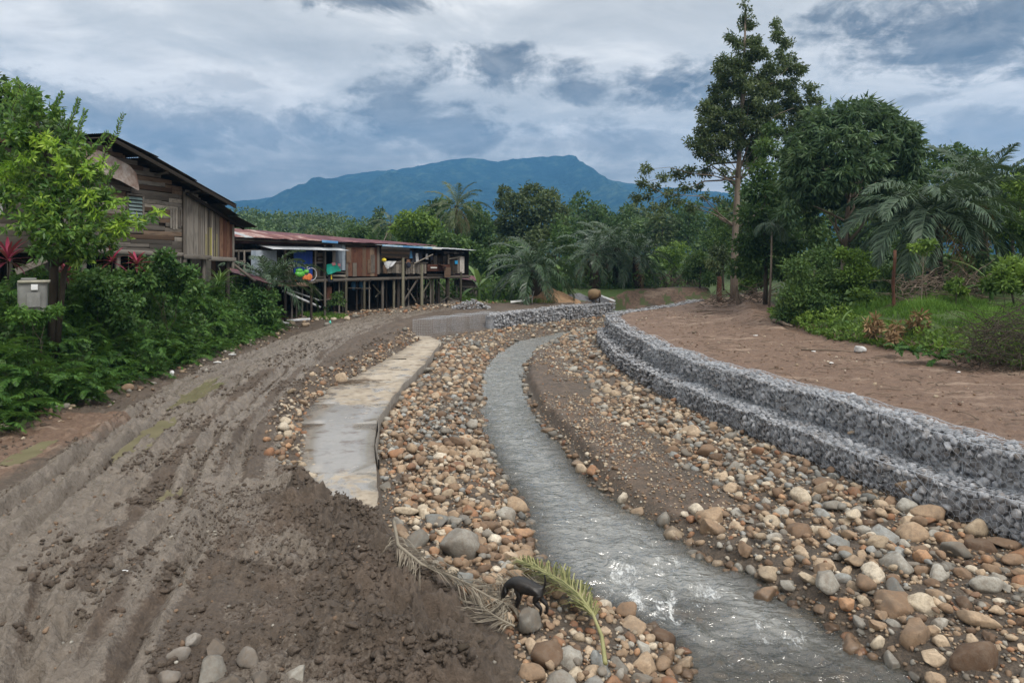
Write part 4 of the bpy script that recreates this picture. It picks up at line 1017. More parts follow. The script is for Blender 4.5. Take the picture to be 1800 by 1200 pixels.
        P0 = np.array([pt(*e[0]) for e in ew]); P1 = np.array([pt(*e[1]) for e in ew])
        o = wires('wire_mesh', P0, P1, .0031, M['wire'], root); tag(o, kind='stuff')
    # lacing wires along the edges and at each basket joint
    mb = MB(); hr = .006
    for off, top in ((-.05, True), (wdt, True)):
        pts = []
        for q_ in np.arange(0, L, .6):
            x, y, txx, tyy = [float(v) for v in at(q_)]; pts.append((x+tyy*side*off, y-txx*side*off, float(z1f(y)+sag(q_))+.05+random.uniform(-.02, .02)))
        mb.tube(pts, hr, 4, False)
    q_ = 1.0
    while q_ < L:
        x, y, txx, tyy = [float(v) for v in at(q_)]; nx, ny = tyy*side, -txx*side; zt = float(z1f(y)+sag(q_))
        mb.tube([(x-nx*.06, y-ny*.06, z0-.1), (x-nx*.07, y-ny*.07, (z0+zt)/2), (x-nx*.04, y-ny*.04, zt+.05), (x+nx*wdt, y+ny*wdt, zt+.06)], hr, 4, False); q_ += 2.0
    mb.build('lacing_wire', M['wire'], root)
    return root
def wires(name, P0, P1, r, mat, parent=None):
    D = P1-P0; D = D/np.maximum(np.linalg.norm(D, axis=1, keepdims=True), 1e-9)
    ref = np.tile([0.3, .2, 1.0], (len(D), 1)); U = np.cross(D, ref); U /= np.maximum(np.linalg.norm(U, axis=1, keepdims=True), 1e-9); W = np.cross(D, U)
    V = []
    for k in range(3):
        a = 2*math.pi*k/3; o = (U*math.cos(a)+W*math.sin(a))*r; V += [P0+o, P1+o]
    V = np.stack(V, 1).reshape(-1, 3); b = np.arange(len(D))[:, None]*6
    Q = np.concatenate([b+np.array([[0, 1, 3, 2]]), b+np.array([[2, 3, 5, 4]]), b+np.array([[4, 5, 1, 0]])])
    return mk(name, V, Q, mat, parent, {'rnd': np.zeros(len(V))})
gabion('gabion_wall', xU, 9, 61, 1.0, F((9, 1.88), (60, 1.86)), .85, .185, 'upper grey stone gabion wall under wire netting bordering the brown clearing', 300, 30)
gabion('gabion_wall', xG, 9, 44.5, .40, F((9, 1.08), (44, 1.1)), .95, .18, 'lower grey stone gabion wall standing in front of the upper one by the stones', 300, 26)
gabion('gabion_wall', lambda y: xSR(y)-.0, 48.2, 60.4, .55, F((48, 1.55), (60, 1.6)), 1.05, .2, 'far stone gabion wall on the left bank where the stream bends', 260, 0, side=-1, far_size=.24)
# empty wire baskets waiting for stone at the end of the concrete strip
def cage():
    s, xs, ys, tx, ty = curve_pts(xSR, 42.4, 48.4); L = s[-1]
    root = empty('wire_basket', (-3, 44, .7), 'row of empty wire mesh baskets standing at the far end of the concrete strip', 'wire basket')
    at = lambda q: [float(np.interp(q, s, a)) for a in (xs, ys, tx, ty)]
    def sheet(nm, f, n1, n2):
        P0, P1 = [], []
        for i in range(n1+1):
            for j in range(n2): P0.append(f(i/n1, j/n2)); P1.append(f(i/n1, (j+1)/n2))
        for j in range(n2+1):
            for i in range(n1): P0.append(f(i/n1, j/n2)); P1.append(f((i+1)/n1, j/n2))
        o = wires(nm, np.array(P0), np.array(P1), .0030, M['wire'], root)
    z0, z1, wd = .66, 1.72, 1.1
    def fr(off):
        def g(a, b):
            x, y, u, v = at(a*L); k = .04*math.sin(a*21+off*3)*b; return (x-v*off+k, y+u*off, z0+(z1-z0)*b+.06*math.sin(a*13)*b)
        return g
    sheet('front_panel', fr(0), 56, 8); sheet('back_panel', fr(wd), 56, 8)
    def tp(a, b):
        x, y, u, v = at(a*L); return (x-v*wd*b, y+u*wd*b, z1+.05*math.sin(a*19+b*3))
    sheet('lid_panel', tp, 56, 8)
    for k in range(5):
        a = k/4.0
        def dv(b, c, a=a):
            x, y, u, v = at(a*L); return (x-v*wd*b, y+u*wd*b, z0+(z1-z0)*c)
        sheet('divider', dv, 11, 11)
cage()
# ------------------------------------------------------------------ vegetation
def nrm(a): return a/np.maximum(np.linalg.norm(a, axis=-1, keepdims=True), 1e-9)
def leafcloud(C, Rr, n, l, w, droop=.2, flat=.8, shell=.6, seed=0, up=.35, tuft=0):
    """n leaf blades scattered in the outer part of each cluster; returns verts, quads, rnd"""
    r = np.random.default_rng(seed+1); C = np.asarray(C, float); Rr = np.asarray(Rr, float)
    wgt = Rr**2; k = r.choice(len(C), n, p=wgt/wgt.sum())
    d = nrm(r.normal(size=(n, 3))); rad = Rr[k]*(shell+(1-shell)*r.random(n))**.8*(.75+.45*r.random(n))
    if tuft:
        m = max(1, n//tuft); j = r.integers(0, m, n); k = k[j]; d0 = d[j]; rad = rad[j]
        pos = C[k]+d0*rad[:, None]*np.array([1, 1, flat]); ax = nrm(d0*.35+nrm(r.normal(size=(n, 3)))*.9+[0, 0, -droop]); pos = pos+ax*l*.1
    else:
        pos = C[k]+d*rad[:, None]*np.array([1, 1, flat]); ax = nrm(d*.6+r.normal(size=(n, 3))*.6+[0, 0, -droop])
    nn = nrm(r.normal(size=(n, 3))*.7+[0, 0, up]+d*.4); sd = nrm(np.cross(ax, nn)); nn = np.cross(sd, ax)
    L = (l*r.uniform(.65, 1.3, n))[:, None]; W = (w*r.uniform(.7, 1.25, n))[:, None]
    V = np.stack([pos, pos+ax*L*.45+sd*W*.5-nn*L*.02, pos+ax*L-nn*L*.14, pos+ax*L*.45-sd*W*.5-nn*L*.02], 1).reshape(-1, 3)
    Q = np.arange(4*n).reshape(n, 4)
    crnd = r.random(len(C)); rv = np.clip(.55*r.random(n)+.45*crnd[k], 0, 1)
    return V, Q, np.repeat(rv, 4)
def trunk_mb(pts, radii, limbs=(), seg=9):
    mb = MB(); mb.tube(pts, radii, seg)
    for (p, rr) in limbs: mb.tube(p, rr, 6)
    return mb
def limb_to(a, b, r0, k=4, wob=.12):
    a, b = Vector(a), Vector(b); d = b-a; L = d.length
    pts = [a+d*(i/k)+Vector((random.gauss(0, 1), random.gauss(0, 1), random.gauss(0, .6)+math.sin(math.pi*i/k)*1.2))*L*wob*.35*(0 < i < k) for i in range(k+1)]
    return pts, [max(.008, r0*(1-.85*i/k)) for i in range(k+1)]
def tree(name, base, height, clusters, leaf, mat, bk, label, cat='tree', group=None, trunk=None, r0=.2, limbs=None, seed=0, crown_name='crown', limb_k=.55):
    """clusters: (x, y, z, r) world. leaf: dict n l w droop ..."""
    root = empty(name, base, label, cat, group)
    C = [c[:3] for c in clusters]; Rr = [c[3] for c in clusters]
    V, Q, A = leafcloud(C, Rr, seed=seed, **leaf)
    mk(crown_name, V, [Q], mat, root, {'rnd': A})
    if r0:
        b = Vector(base)
        if trunk is None:
            top = Vector(np.average(np.array(C), axis=0)); top = Vector((top.x, top.y, b.z+height*.8))
            trunk = [b+(top-b)*t+Vector((random.gauss(0, .03)*height*.15, random.gauss(0, .03)*height*.15, 0))*(0 < t) for t in (-.03, .15, .35, .55, .8, 1)]
        rad = [r0*(1.15-t*.95) for t in np.linspace(0, 1, len(trunk))]
        lm = []
        order = sorted(range(len(C)), key=lambda i: -Rr[i])[:(limbs if limbs is not None else 9)]
        for i in order:
            c = Vector(C[i]); best = min(range(len(trunk)-1), key=lambda j: (Vector(trunk[j])-c).length+(4 if Vector(trunk[j]).z > c.z-.2*Rr[i] else 0)); best = max(1, best)
            lm.append(limb_to(trunk[best], c, rad[best]*limb_k))
        trunk_mb(trunk, rad, lm).build('trunk', bk, root, True)
    return root
def pxc(lst, d, dj=1.0, s=1.0):
    """clusters given as seen (px, py, radius px) at depth d"""
    return [tuple(P(px, py, d+random.uniform(-dj, dj)))+(r*d/1200*s,) for px, py, r in lst]
def copy_thing(root, loc, rz, sc, label, group=None):
    r = root.copy(); COL.objects.link(r); r.location = loc; r.rotation_euler = (0, 0, rz); r.scale = (sc[0], sc[0], sc[1]); r['label'] = label
    if group: r['group'] = group
    for ch in list(root.children):
        c = ch.copy(); COL.objects.link(c); c.parent = r
    return r

# fronds: shared meshes
def frond_arrays(L, pairs, ll, lw, a0, a1, vee=.3, droop=.5, seed=0, t0=.16, rach=.03, ragged=0.0, seg=2):
    r = np.random.default_rng(seed); n = 14
    tt = np.linspace(0, 1, n); an = a0+(a1-a0)*tt**1.3
    x = np.concatenate([[0], np.cumsum(np.cos(an[:-1]))])*L/n; z = np.concatenate([[0], np.cumsum(np.sin(an[:-1]))])*L/n
    mb = MB(); mb.tube([(a, 0, b) for a, b in zip(x, z)], [rach*(1-.85*t) for t in tt], 4, False, a=.75)
    V, Q, A = [], [], []
    for k in range(pairs):
        t = t0+(1-t0)*(k+.5)/pairs
        px, pz, a = np.interp(t, tt, x), np.interp(t, tt, z), np.interp(t, tt, an)
        tan = np.array([math.cos(a), 0, math.sin(a)]); upv = np.array([-math.sin(a), 0, math.cos(a)])
        prof = (math.sin(math.pi*min(1, (t-t0)/(1-t0)*.82+.16)))**.6*ll
        for s in (-1, 1):
            if r.random() < ragged: continue
            fw = .35+.75*t+r.normal(0, .10); sd = np.array([0, s, 0])
            dr = nrm(tan*math.sin(fw)+sd*math.cos(fw)+upv*(vee+r.normal(0, .13)))
            l = prof*r.uniform(.82, 1.12); w = lw*r.uniform(.85, 1.15); wd = nrm(np.cross(dr, upv*1.0+sd*.6*s+r.normal(0, .2, 3)))*w*.5
            p0 = np.array([px, 0, pz]); p1 = p0+dr*l*.5; p2 = p1+nrm(dr+np.array([0, 0, -droop*r.uniform(.6, 1.5)]))*l*.5
            b = len(V)
            V += [p0-wd*.5, p0+wd*.5, p1+wd, p1-wd, p2+wd*.12, p2-wd*.12]; Q += [[b, b+1, b+2, b+3], [b+3, b+2, b+4, b+5]]; A += [r.random()*.75]*6
    V, Q, A = np.array(V), np.array(Q), np.array(A)
    mb.add(V, Q, None, a=A)
    return mb
FRONDS = {}
def frond_mesh(key, mat, **kw):
    if key not in FRONDS:
        mb = frond_arrays(**kw); V = np.concatenate(mb.V); FRONDS[key] = mk('frond', V, [np.concatenate(mb.Q)], mat, None, {'rnd': np.concatenate(mb.A)}, mesh_only=True)
    return FRONDS[key]
def oil_palm(base, hgt, L, nf, label, mat='palm', group=None, r=.3, lo=-.35, hi=1.25, pairs=44, name='oil_palm', dead=2, ll=None, tr=True, drooptip=1.3, cat='palm'):
    root = empty(name, base, label, cat, group); b = Vector(base)
    if tr:
        mb = MB(); n = 8
        mb.tube([b+Vector((.12*math.sin(i*.7)*hgt*.1, 0, -.2+(hgt+.3)*i/n)) for i in range(n+1)], [r*(1.25-.25*i/n+.08*(i % 2)) for i in range(n+1)], 10); mb.build('trunk', M['bark_palm'], root, True)
    for k in range(nf):
        f = k/(nf-1); el = hi+(lo-hi)*f**.8
        bucket = int(f*4.99); key = (mat, round(L, 1), bucket, pairs, name)
        a0 = hi+(lo-hi)*((bucket+.5)/5)**.8
        me = frond_mesh(key, M[mat], L=L, pairs=pairs, ll=ll or L*.21, lw=L*.0105+.012, a0=a0, a1=a0-drooptip-.25*bucket*.3, vee=.25, droop=.7, seed=bucket+int(L*10), rach=.012*L*.6+.012)
        o = bpy.data.objects.new('frond', me); COL.objects.link(o); o.parent = root
        o.location = (0, 0, hgt); o.rotation_euler = (random.gauss(0, .08), (a0-el)+random.gauss(0, .05), k*2.39996+random.gauss(0, .15)); s = random.uniform(.86, 1.1); o.scale = (s, s, s)
    for k in range(dead):
        me = frond_mesh(('dead', round(L, 1)), M['dead_leaf'], L=L*.85, pairs=26, ll=L*.16, lw=L*.01+.01, a0=-.5, a1=-1.6, vee=-.2, droop=1.2, seed=91, ragged=.25)
        o = bpy.data.objects.new('dead_frond', me); COL.objects.link(o); o.parent = root; o.location = (0, 0, hgt-.1); o.rotation_euler = (0, random.uniform(0, .3), random.uniform(0, 6.28))
    return root
def blade_leaf(L, W, a0, a1, seed=0, cut=0):
    """broad leaf with a midrib fold (banana, cordyline, strap leaves)"""
    r = np.random.default_rng(seed); n = 8; tt = np.linspace(0, 1, n+1); an = a0+(a1-a0)*tt
    x = np.concatenate([[0], np.cumsum(np.cos(an[:-1]))])*L/n; z = np.concatenate([[0], np.cumsum(np.sin(an[:-1]))])*L/n
    w = W*.5*np.clip(np.sin(math.pi*np.clip(tt*.93+.05, 0, 1))**.7, 0.05, 1)
    V, Q = [], []
    for i in range(n+1):
        k = 1+r.normal(0, .08*cut); V += [(x[i], -w[i]*k, z[i]+w[i]*.25), (x[i], 0, z[i]), (x[i], w[i]*k, z[i]+w[i]*.25)]
    for i in range(n): Q += [[i*3, i*3+1, i*3+4, i*3+3], [i*3+1, i*3+2, i*3+5, i*3+4]]
    return np.array(V), np.array(Q)
def strap_plant(name, base, n, L, W, mat, label, cat='plant', stem=0, lo=.1, hi=1.35, bend=.9, group=None, seed=0, cut=0):
    root = empty(name, base, label, cat, group); meshes = {}
    if stem:
        mb = MB(); mb.tube([Vector(base)+Vector((0, 0, -.1)), Vector(base)+Vector((.02, 0, stem*.5)), Vector(base)+Vector((0, .02, stem))], [W*.28, W*.24, W*.2], 8); mb.build('stem', M['bark_dark'] if cat != 'banana plant' else M['banana'], root, True)
    for k in range(n):
        f = k/max(1, n-1); b = int(f*3.99); el = hi+(lo-hi)*(b+.5)/4
        if b not in meshes:
            V, Q = blade_leaf(L, W, el, el-bend, seed+b, cut); meshes[b] = mk('leaf', V, [Q], M[mat], None, {'rnd': np.full(len(V), .3+.6*(1-f))}, True, mesh_only=True)
        o = bpy.data.objects.new('leaf', meshes[b]); COL.objects.link(o); o.parent = root; o.location = (0, 0, stem*(.75+.25*(1-f)))
        o.rotation_euler = (random.gauss(0, .12), random.gauss(0, .1), k*2.4+random.gauss(0, .2)); s = random.uniform(.75, 1.1); o.scale = (s, s, s)
    return root

# --- the tall tree on the clearing
TB = P(1290, 531, 57); TB.z = Hs(TB.x, TB.y)
def tall_tree():
    random.seed(3)
    cl = []
    prof = [(12, 1310, 8), (40, 1309, 16), (70, 1308, 28), (100, 1310, 42), (130, 1308, 52), (160, 1305, 62), (190, 1298, 66), (220, 1292, 64), (250, 1290, 60)]
    for (py, cx, hw) in prof:
        n = max(2, int(hw/3.6))
        for k in range(n*2):
            a = random.uniform(-1, 1); rr = random.uniform(8, 14)*(.6+.4*min(1, hw/45))
            cl.append(tuple(P(cx+a*hw, py+random.uniform(-14, 14), 57+random.uniform(-1, 1)*hw*.035))+(rr*57/1200,))
    for (py, cx, hw) in [(50, 1366, 7), (75, 1374, 14), (105, 1382, 24), (135, 1388, 32), (165, 1398, 42), (200, 1405, 44), (235, 1408, 44), (270, 1400, 40)]:
        for k in range(max(3, int(hw/2.2))):
            cl.append(tuple(P(cx+random.uniform(-1, 1)*hw, py+random.uniform(-14, 14), 59+random.uniform(-1.5, 1.5)))+(random.uniform(7, 12)*59/1200,))
    for k in range(46):
        px = random.uniform(1300, 1452); py = random.uniform(150, 350); 
        if px > 1395+ (py-150)*.45 or (px < 1330 and py > 300): continue
        cl.append(tuple(P(px, py, 60+random.uniform(-2, 2)))+(random.uniform(9, 15)*60/1200,))
    for k in range(30): cl.append(tuple(P(random.uniform(1225, 1300), random.uniform(170, 285), 57+random.uniform(-2, 2)))+(random.uniform(8, 13)*57/1200,))
    cl += pxc([(1215, 250, 14), (1232, 262, 16), (1255, 275, 16), (1240, 300, 15), (1212, 300, 13), (1190, 305, 14), (1165, 312, 12), (1135, 298, 13), (1130, 322, 13), (1150, 330, 12), (1120, 347, 12), (1175, 338, 12), (1205, 330, 13), (1228, 328, 11), (1165, 362, 11), (1190, 352, 14), (1215, 365, 12), (1148, 362, 9), (1240, 345, 10), (1262, 350, 9), (1138, 345, 10), (1272, 300, 10)], 56, 1.5, 1.05)
    T = [P(1290, 536, 57), P(1291, 470, 57), P(1293, 400, 57), P(1297, 320, 57), P(1301, 250, 57), P(1306, 160, 57), P(1309, 80, 57), P(1311, 14, 57)]
    root = tree('tall_tree', TB, 25, cl, dict(n=52000, l=.29, w=.13, droop=.35, flat=.8, shell=.05), M['leaf_tall'], M['bark_pale'], 'tallest tree with an open pointed crown and a bare pale trunk', r0=.30, trunk=T, limbs=60, seed=3, limb_k=.22)
    mb = MB()
    for a, b in [((1299, 285), (1135, 320)), ((1297, 310), (1150, 350)), ((1296, 330), (1215, 268)), ((1293, 395), (1215, 360)), ((1302, 255), (1395, 190)), ((1300, 300), (1385, 120))]:
        p, rr = limb_to(P(*a, 57), P(*b, 57.5), .09, 5, .1); mb.tube(p, rr, 6)
    mb.build('limb', M['bark_pale'], root, True)
tall_tree()
# --- round dense tree with long drooping leaves
def mango():
    random.seed(12)
    cl = []
    cx, cyv = 1500, 292
    for k in range(150):
        a = random.uniform(0, 2*math.pi); e = random.uniform(-.55, 1.0)
        rx, ry = 108, 112
        px = cx+rx*math.cos(a)*math.sqrt(1-e*e if abs(e) < 1 else 0); dd = 42+3.6*math.sin(a)*math.sqrt(max(0, 1-e*e)); py = cyv-ry*e*.95
        if py > 360: py = 360+(py-360)*.5
        cl.append(tuple(P(px, py, dd))+(random.uniform(15, 25)*42/1200,))
    cl += pxc([(1395, 350, 26), (1385, 380, 20), (1420, 375, 24), (1590, 365, 26), (1600, 335, 24), (1570, 385, 20), (1510, 185, 16), (1440, 235, 22), (1555, 215, 20), (1410, 300, 24), (1605, 290, 18)], 41, 1.5)
    b = P(1484, 470, 42); b.z = Hs(b.x, b.y)
    T = [Vector((b.x, b.y, b.z-.2)), P(1484, 500, 42), P(1484, 430, 42), P(1488, 390, 42), P(1492, 350, 42), P(1498, 290, 42)]
    root = tree('mango_tree', b, 12, cl, dict(n=33000, l=.50, w=.12, droop=.8, flat=.9, shell=.5, up=.25, tuft=12), M['leaf_mango'], M['bark_pale'], 'dense round dark green tree with long drooping leaves and a forked pale trunk', r0=.24, trunk=T, limbs=22, seed=5)
    mb = MB()
    for a, b2 in [((1484, 420), (1462, 372)), ((1486, 405), (1530, 360)), ((1484, 435), (1455, 380)), ((1487, 400), (1510, 340)), ((1492, 425), (1560, 350))]:
        p, rr = limb_to(P(*a, 42), P(*b2, 41.5), .11, 4, .12); mb.tube(p, rr, 6)
    mb.build('limb', M['bark_pale'], root, True)
mango()
random.seed(77)
# --- other single trees right of the stream
def simple(name, lst, d, leaf, mat, bk, label, bpx, r0=.16, dj=1.2, cat='tree', limbs=7, seed=0, group=None):
    bx = (bpx-900)*d/1200; base = Vector((bx, d, Hs(bx, d)))
    cl = pxc(lst, d, dj); top = max(c[2] for c in cl)
    return tree(name, base, top-base.z, cl, leaf, mat, bk, label, cat, group, r0=r0, limbs=limbs, seed=seed)
simple('leafy_tree', [(1345, 260, 22), (1340, 300, 26), (1330, 335, 26), (1360, 345, 26), (1325, 380, 30), (1370, 390, 30), (1345, 425, 32), (1310, 430, 26), (1385, 430, 28), (1330, 465, 28), (1375, 470, 28), (1300, 470, 22), (1355, 225, 14)], 49, dict(n=9000, l=.34, w=.15, droop=.3, shell=.35), M['leaf_mid'], M['bark_dark'], 'slender green tree overgrown with leaves between the tall tree and the round tree', 1345, .16, 1.8, seed=11)
simple('leafy_tree', [(1420, 400, 34), (1450, 430, 34), (1390, 470, 34), (1520, 420, 36), (1560, 440, 34), (1600, 430, 30), (1540, 480, 30), (1430, 490, 34), (1620, 470, 30), (1490, 470, 30)], 53, dict(n=6500, l=.42, w=.18, droop=.3, shell=.35), M['leaf_dark'], M['bark_dark'], 'dark leafy tree in the shade behind the round dense tree', 1520, .2, 2, seed=12)
simple('background_tree', [(1655, 275, 22), (1680, 268, 20), (1700, 280, 24), (1640, 300, 24), (1725, 278, 16), (1670, 310, 30), (1720, 310, 26), (1650, 345, 30), (1700, 350, 30)], 66, dict(n=4500, l=.45, w=.2, droop=.2, shell=.4), M['leaf_dark'], M['bark_dark'], 'flat topped dark tree rising behind the grey green palms at the right', 1690, .2, 2.5, seed=13)
simple('background_tree', [(1765, 330, 26), (1790, 345, 28), (1740, 350, 24), (1800, 310, 18), (1770, 380, 30), (1810, 380, 28)], 58, dict(n=3500, l=.42, w=.18, droop=.2, shell=.4), M['leaf_dark'], M['bark_dark'], 'dark bushy tree behind the bright shrub at the right edge', 1780, .18, 2, seed=14)
simple('bright_tree', [(1790, 325, 20), (1800, 355, 24), (1775, 370, 16), (1795, 395, 26), (1770, 410, 14), (1815, 420, 26)], 37, dict(n=3200, l=.26, w=.11, droop=.25, shell=.3), M['leaf_bright'], M['bark_dark'], 'bright yellow green shrubby tree at the right edge of the clearing', 1805, .08, .9, seed=15)
simple('bush', [(1400, 470, 26), (1440, 455, 28), (1420, 500, 32), (1460, 495, 30), (1395, 520, 28), (1440, 535, 34), (1475, 530, 26), (1380, 550, 20), (1430, 565, 26), (1465, 565, 22)], 35.5, dict(n=8500, l=.20, w=.10, droop=.2, shell=.3), M['leaf_mid'], M['bark_dark'], 'tall green bush at the edge of the clearing before the round tree', 1430, .09, 1.0, 'bush', 10, seed=16)
simple('bush', [(1505, 455, 22), (1500, 485, 26), (1525, 480, 16), (1490, 515, 26), (1515, 520, 20), (1480, 445, 12)], 34.5, dict(n=4200, l=.19, w=.09, droop=.1, shell=.3), M['leaf_bright'], M['bark_dark'], 'light green feathery bush right of the tall green bush', 1500, .06, .8, 'bush', 7, seed=17)
simple('bush', [(1375, 545, 14), (1390, 570, 14), (1365, 565, 10)], 37, dict(n=900, l=.2, w=.09, droop=.1, shell=.3), M['leaf_mid'], M['bark_dark'], 'small low bush left of the tall green bush', 1378, .04, .6, 'bush', 3, seed=18)
simple('bush', [(1780, 470, 22), (1800, 490, 26), (1770, 500, 16), (1760, 480, 14), (1740, 500, 14)], 29, dict(n=2600, l=.24, w=.10, droop=.15, shell=.3), M['leaf_bright'], M['bark_dark'], 'yellow green bush above the brush heap at the right edge', 1785, .05, .8, 'bush', 4, seed=19)
simple('bush', [(1672, 505, 9), (1690, 512, 9), (1682, 495, 8)], 31, dict(n=500, l=.2, w=.09, droop=.1, shell=.3), M['leaf_bright'], M['bark_dark'], 'small bright bush behind the tall grass', 1680, .03, .4, 'bush', 3, seed=20)
simple('sapling', [(1622, 432, 15), (1636, 428, 10), (1608, 436, 10), (1626, 440, 10)], 31, dict(n=330, l=.22, w=.10, droop=.2, shell=.3), M['leaf_bright'], M['bark_pale'], 'thin sapling with a small flat tuft of light leaves', 1618, .035, .4, 'tree', 4, seed=21)
simple('brown_tree', [(1262, 440, 16), (1252, 460, 14), (1275, 455, 13), (1265, 475, 10)], 58, dict(n=900, l=.35, w=.12, droop=.8, shell=.3), M['leaf_tall'], M['bark_red'], 'small reddish trunked tree with a drooping brownish crown beside the tall tree', 1265, .2, .8, seed=22, limbs=4)
for k, (lst, d, mt, lb, bp) in enumerate([([(1225, 455, 20), (1240, 470, 20), (1215, 480, 18), (1245, 490, 16)], 66, 'leaf_mid', 'fresh green bush left of the tall tree trunk', 1230), ([(1320, 470, 18), (1335, 490, 18), (1312, 500, 16)], 60, 'leaf_bright', 'bright bush just right of the tall tree trunk', 1322), ([(1190, 440, 22), (1165, 450, 20), (1180, 465, 20)], 84, 'leaf_bright', 'light green bush at the back of the far field', 1180), ([(1275, 400, 24), (1260, 380, 20), (1285, 425, 24), (1250, 420, 22)], 74, 'leaf_mid', 'leafy green tree close behind the tall tree trunk', 1272), ([(1420, 350, 20), (1450, 500, 22), (1530, 505, 22), (1560, 490, 20)], 44, 'leaf_mid', 'green undergrowth bush in the shade of the round tree', 1500)]):
    simple('bush' if 'bush' in lb else 'background_tree', lst, d, dict(n=2200, l=.34, w=.15, droop=.2, shell=.3), M[mt], M['bark_dark'], lb, bp, .1, 1.5, 'bush' if 'bush' in lb else 'tree', 4, seed=120+k)
# --- palms
def gz(px, d): x = (px-900)*d/1200; return (x, d, Hs(x, d))
b = gz(1642, 37); oil_palm(b, 4.1, 6.0, 34, 'big grey green oil palm with arching fronds right of the round tree', 'palm_grey', lo=-.15, hi=1.05, pairs=62, r=.35, drooptip=1.35)
b = gz(1725, 44); oil_palm(b, 5.4, 5.2, 26, 'oil palm with upright fronds behind the big arching one', 'palm_grey', lo=.2, hi=1.35, pairs=50, r=.32, drooptip=1.0)
b = gz(942, 60); oil_palm(b, 2.6, 5.2, 34, 'dark oil palm standing alone above the sand heap', 'palm', lo=-.25, hi=1.3, pairs=48, r=.42)
for k, (px, d, hh, L, lb) in enumerate([(1045, 67, 3.4, 5.0, 'leftmost oil palm of the dense clump beyond the stream bend'), (1085, 70, 4.0, 5.2, 'tall middle oil palm of the dense clump beyond the stream bend'), (1120, 68, 3.0, 4.8, 'right oil palm of the dense clump with hanging dead fronds'), (1065, 78, 4.2, 5.0, 'oil palm at the back of the dense clump')]):
    oil_palm(gz(px, d), hh, L, 28, lb, 'palm', lo=-.6, hi=1.25, pairs=34, r=.4, group='oil palms beyond the stream bend', dead=4)
for k, (px, d, L, lb) in enumerate([(1178, 96, 4.5, 'young palm at the left of the far field edge'), (1215, 104, 4.2, 'young palm in the middle of the far field edge'), (1243, 92, 3.8, 'young palm on the far field edge near the tall tree')]):
    oil_palm(gz(px, d), 1.8, L, 20, lb, 'palm', lo=-.3, hi=1.2, pairs=26, dead=1, group='young palms behind the field')
b = gz(803, 82); oil_palm(b, 9.0, 4.7, 24, 'coconut palm with a full crown above the stilt house roof', 'coconut', lo=-.95, hi=1.4, pairs=38, r=.2, name='coconut_palm', drooptip=1.1, dead=3)
b = gz(688, 88); oil_palm(b, 7.2, 3.6, 16, 'smaller yellowish palm left of the bright green tree', 'coconut', lo=-.6, hi=1.2, pairs=26, r=.18, name='palm_tree', dead=3)
b = gz(472, 40.5); oil_palm(b, 2.4, 3.7, 22, 'young oil palm at the hedge end before the stilt house', 'palm', lo=.1, hi=1.35, pairs=44, r=.18, dead=0, drooptip=1.5)
def betel():
    b = gz(1352, 46); root = empty('slender_palm', b, 'slender palm with a thin pale stem before the dark trees', 'palm'); bv = Vector(b)
    top = P(1357, 392, 46); mb = MB(); mb.tube([bv-Vector((0, 0, .2)), bv.lerp(top, .5)+Vector((.05, 0, 0)), top], [.085, .07, .06], 8); mb.build('trunk', M['bark_pale'], root, True)
    for k in range(9):
        me = frond_mesh(('betel', k % 3), M['palm_grey'], L=1.9, pairs=16, ll=.6, lw=.07, a0=.7-.5*(k % 3), a1=-1.75, vee=-.3, droop=1.4, seed=k % 3)
        o = bpy.data.objects.new('frond', me); COL.objects.link(o); o.parent = root; o.location = top-bv; o.rotation_euler = (0, 0, k*2.4)
betel()
# --- trees left of and behind the stilt house
simple('bright_tree', [(735, 392, 26), (712, 385, 16), (755, 400, 22), (700, 402, 14), (738, 412, 28), (765, 420, 16), (720, 418, 22)], 74, dict(n=4200, l=.42, w=.22, droop=.1, shell=.5), M['leaf_bright'], M['bark_dark'], 'bright green round tree behind the stilt house roof', 735, .2, 1.8, seed=31)
simple('broad_tree', [(935, 338, 22), (888, 338, 13), (885, 358, 16), (905, 352, 18), (965, 350, 22), (985, 372, 18), (940, 370, 30), (900, 385, 28), (965, 392, 28), (925, 405, 30), (880, 398, 18), (990, 398, 12), (950, 418, 26), (895, 420, 22)], 92, dict(n=9500, l=.5, w=.26, droop=.1, shell=.4), M['leaf_tall'], M['bark_dark'], 'broad irregular green tree in front of the mountain', 938, .4, 3, limbs=12, seed=32)
simple('background_tree', [(765, 365, 18), (780, 358, 14), (750, 375, 16), (770, 390, 24), (795, 385, 18)], 98, dict(n=2600, l=.5, w=.26, droop=.1, shell=.4), M['leaf_dark'], M['bark_dark'], 'dark tree close behind the coconut palm on its left', 770, .25, 2, seed=33)
simple('background_tree', [(830, 370, 18), (845, 385, 20), (850, 405, 22), (825, 400, 20), (840, 430, 26), (860, 430, 22)], 90, dict(n=3000, l=.5, w=.26, droop=.1, shell=.4), M['leaf_dark'], M['bark_dark'], 'dark tree close behind the coconut palm on its right', 840, .25, 2, seed=34)
simple('background_tree', [(668, 372, 9), (666, 385, 12), (670, 398, 14), (655, 395, 10)], 150, dict(n=800, l=.7, w=.4, droop=.1, shell=.4), M['leaf_far'], M['bark_dark'], 'narrow bluish tree top in the distance left of the bright green tree', 667, .3, 2, seed=35)
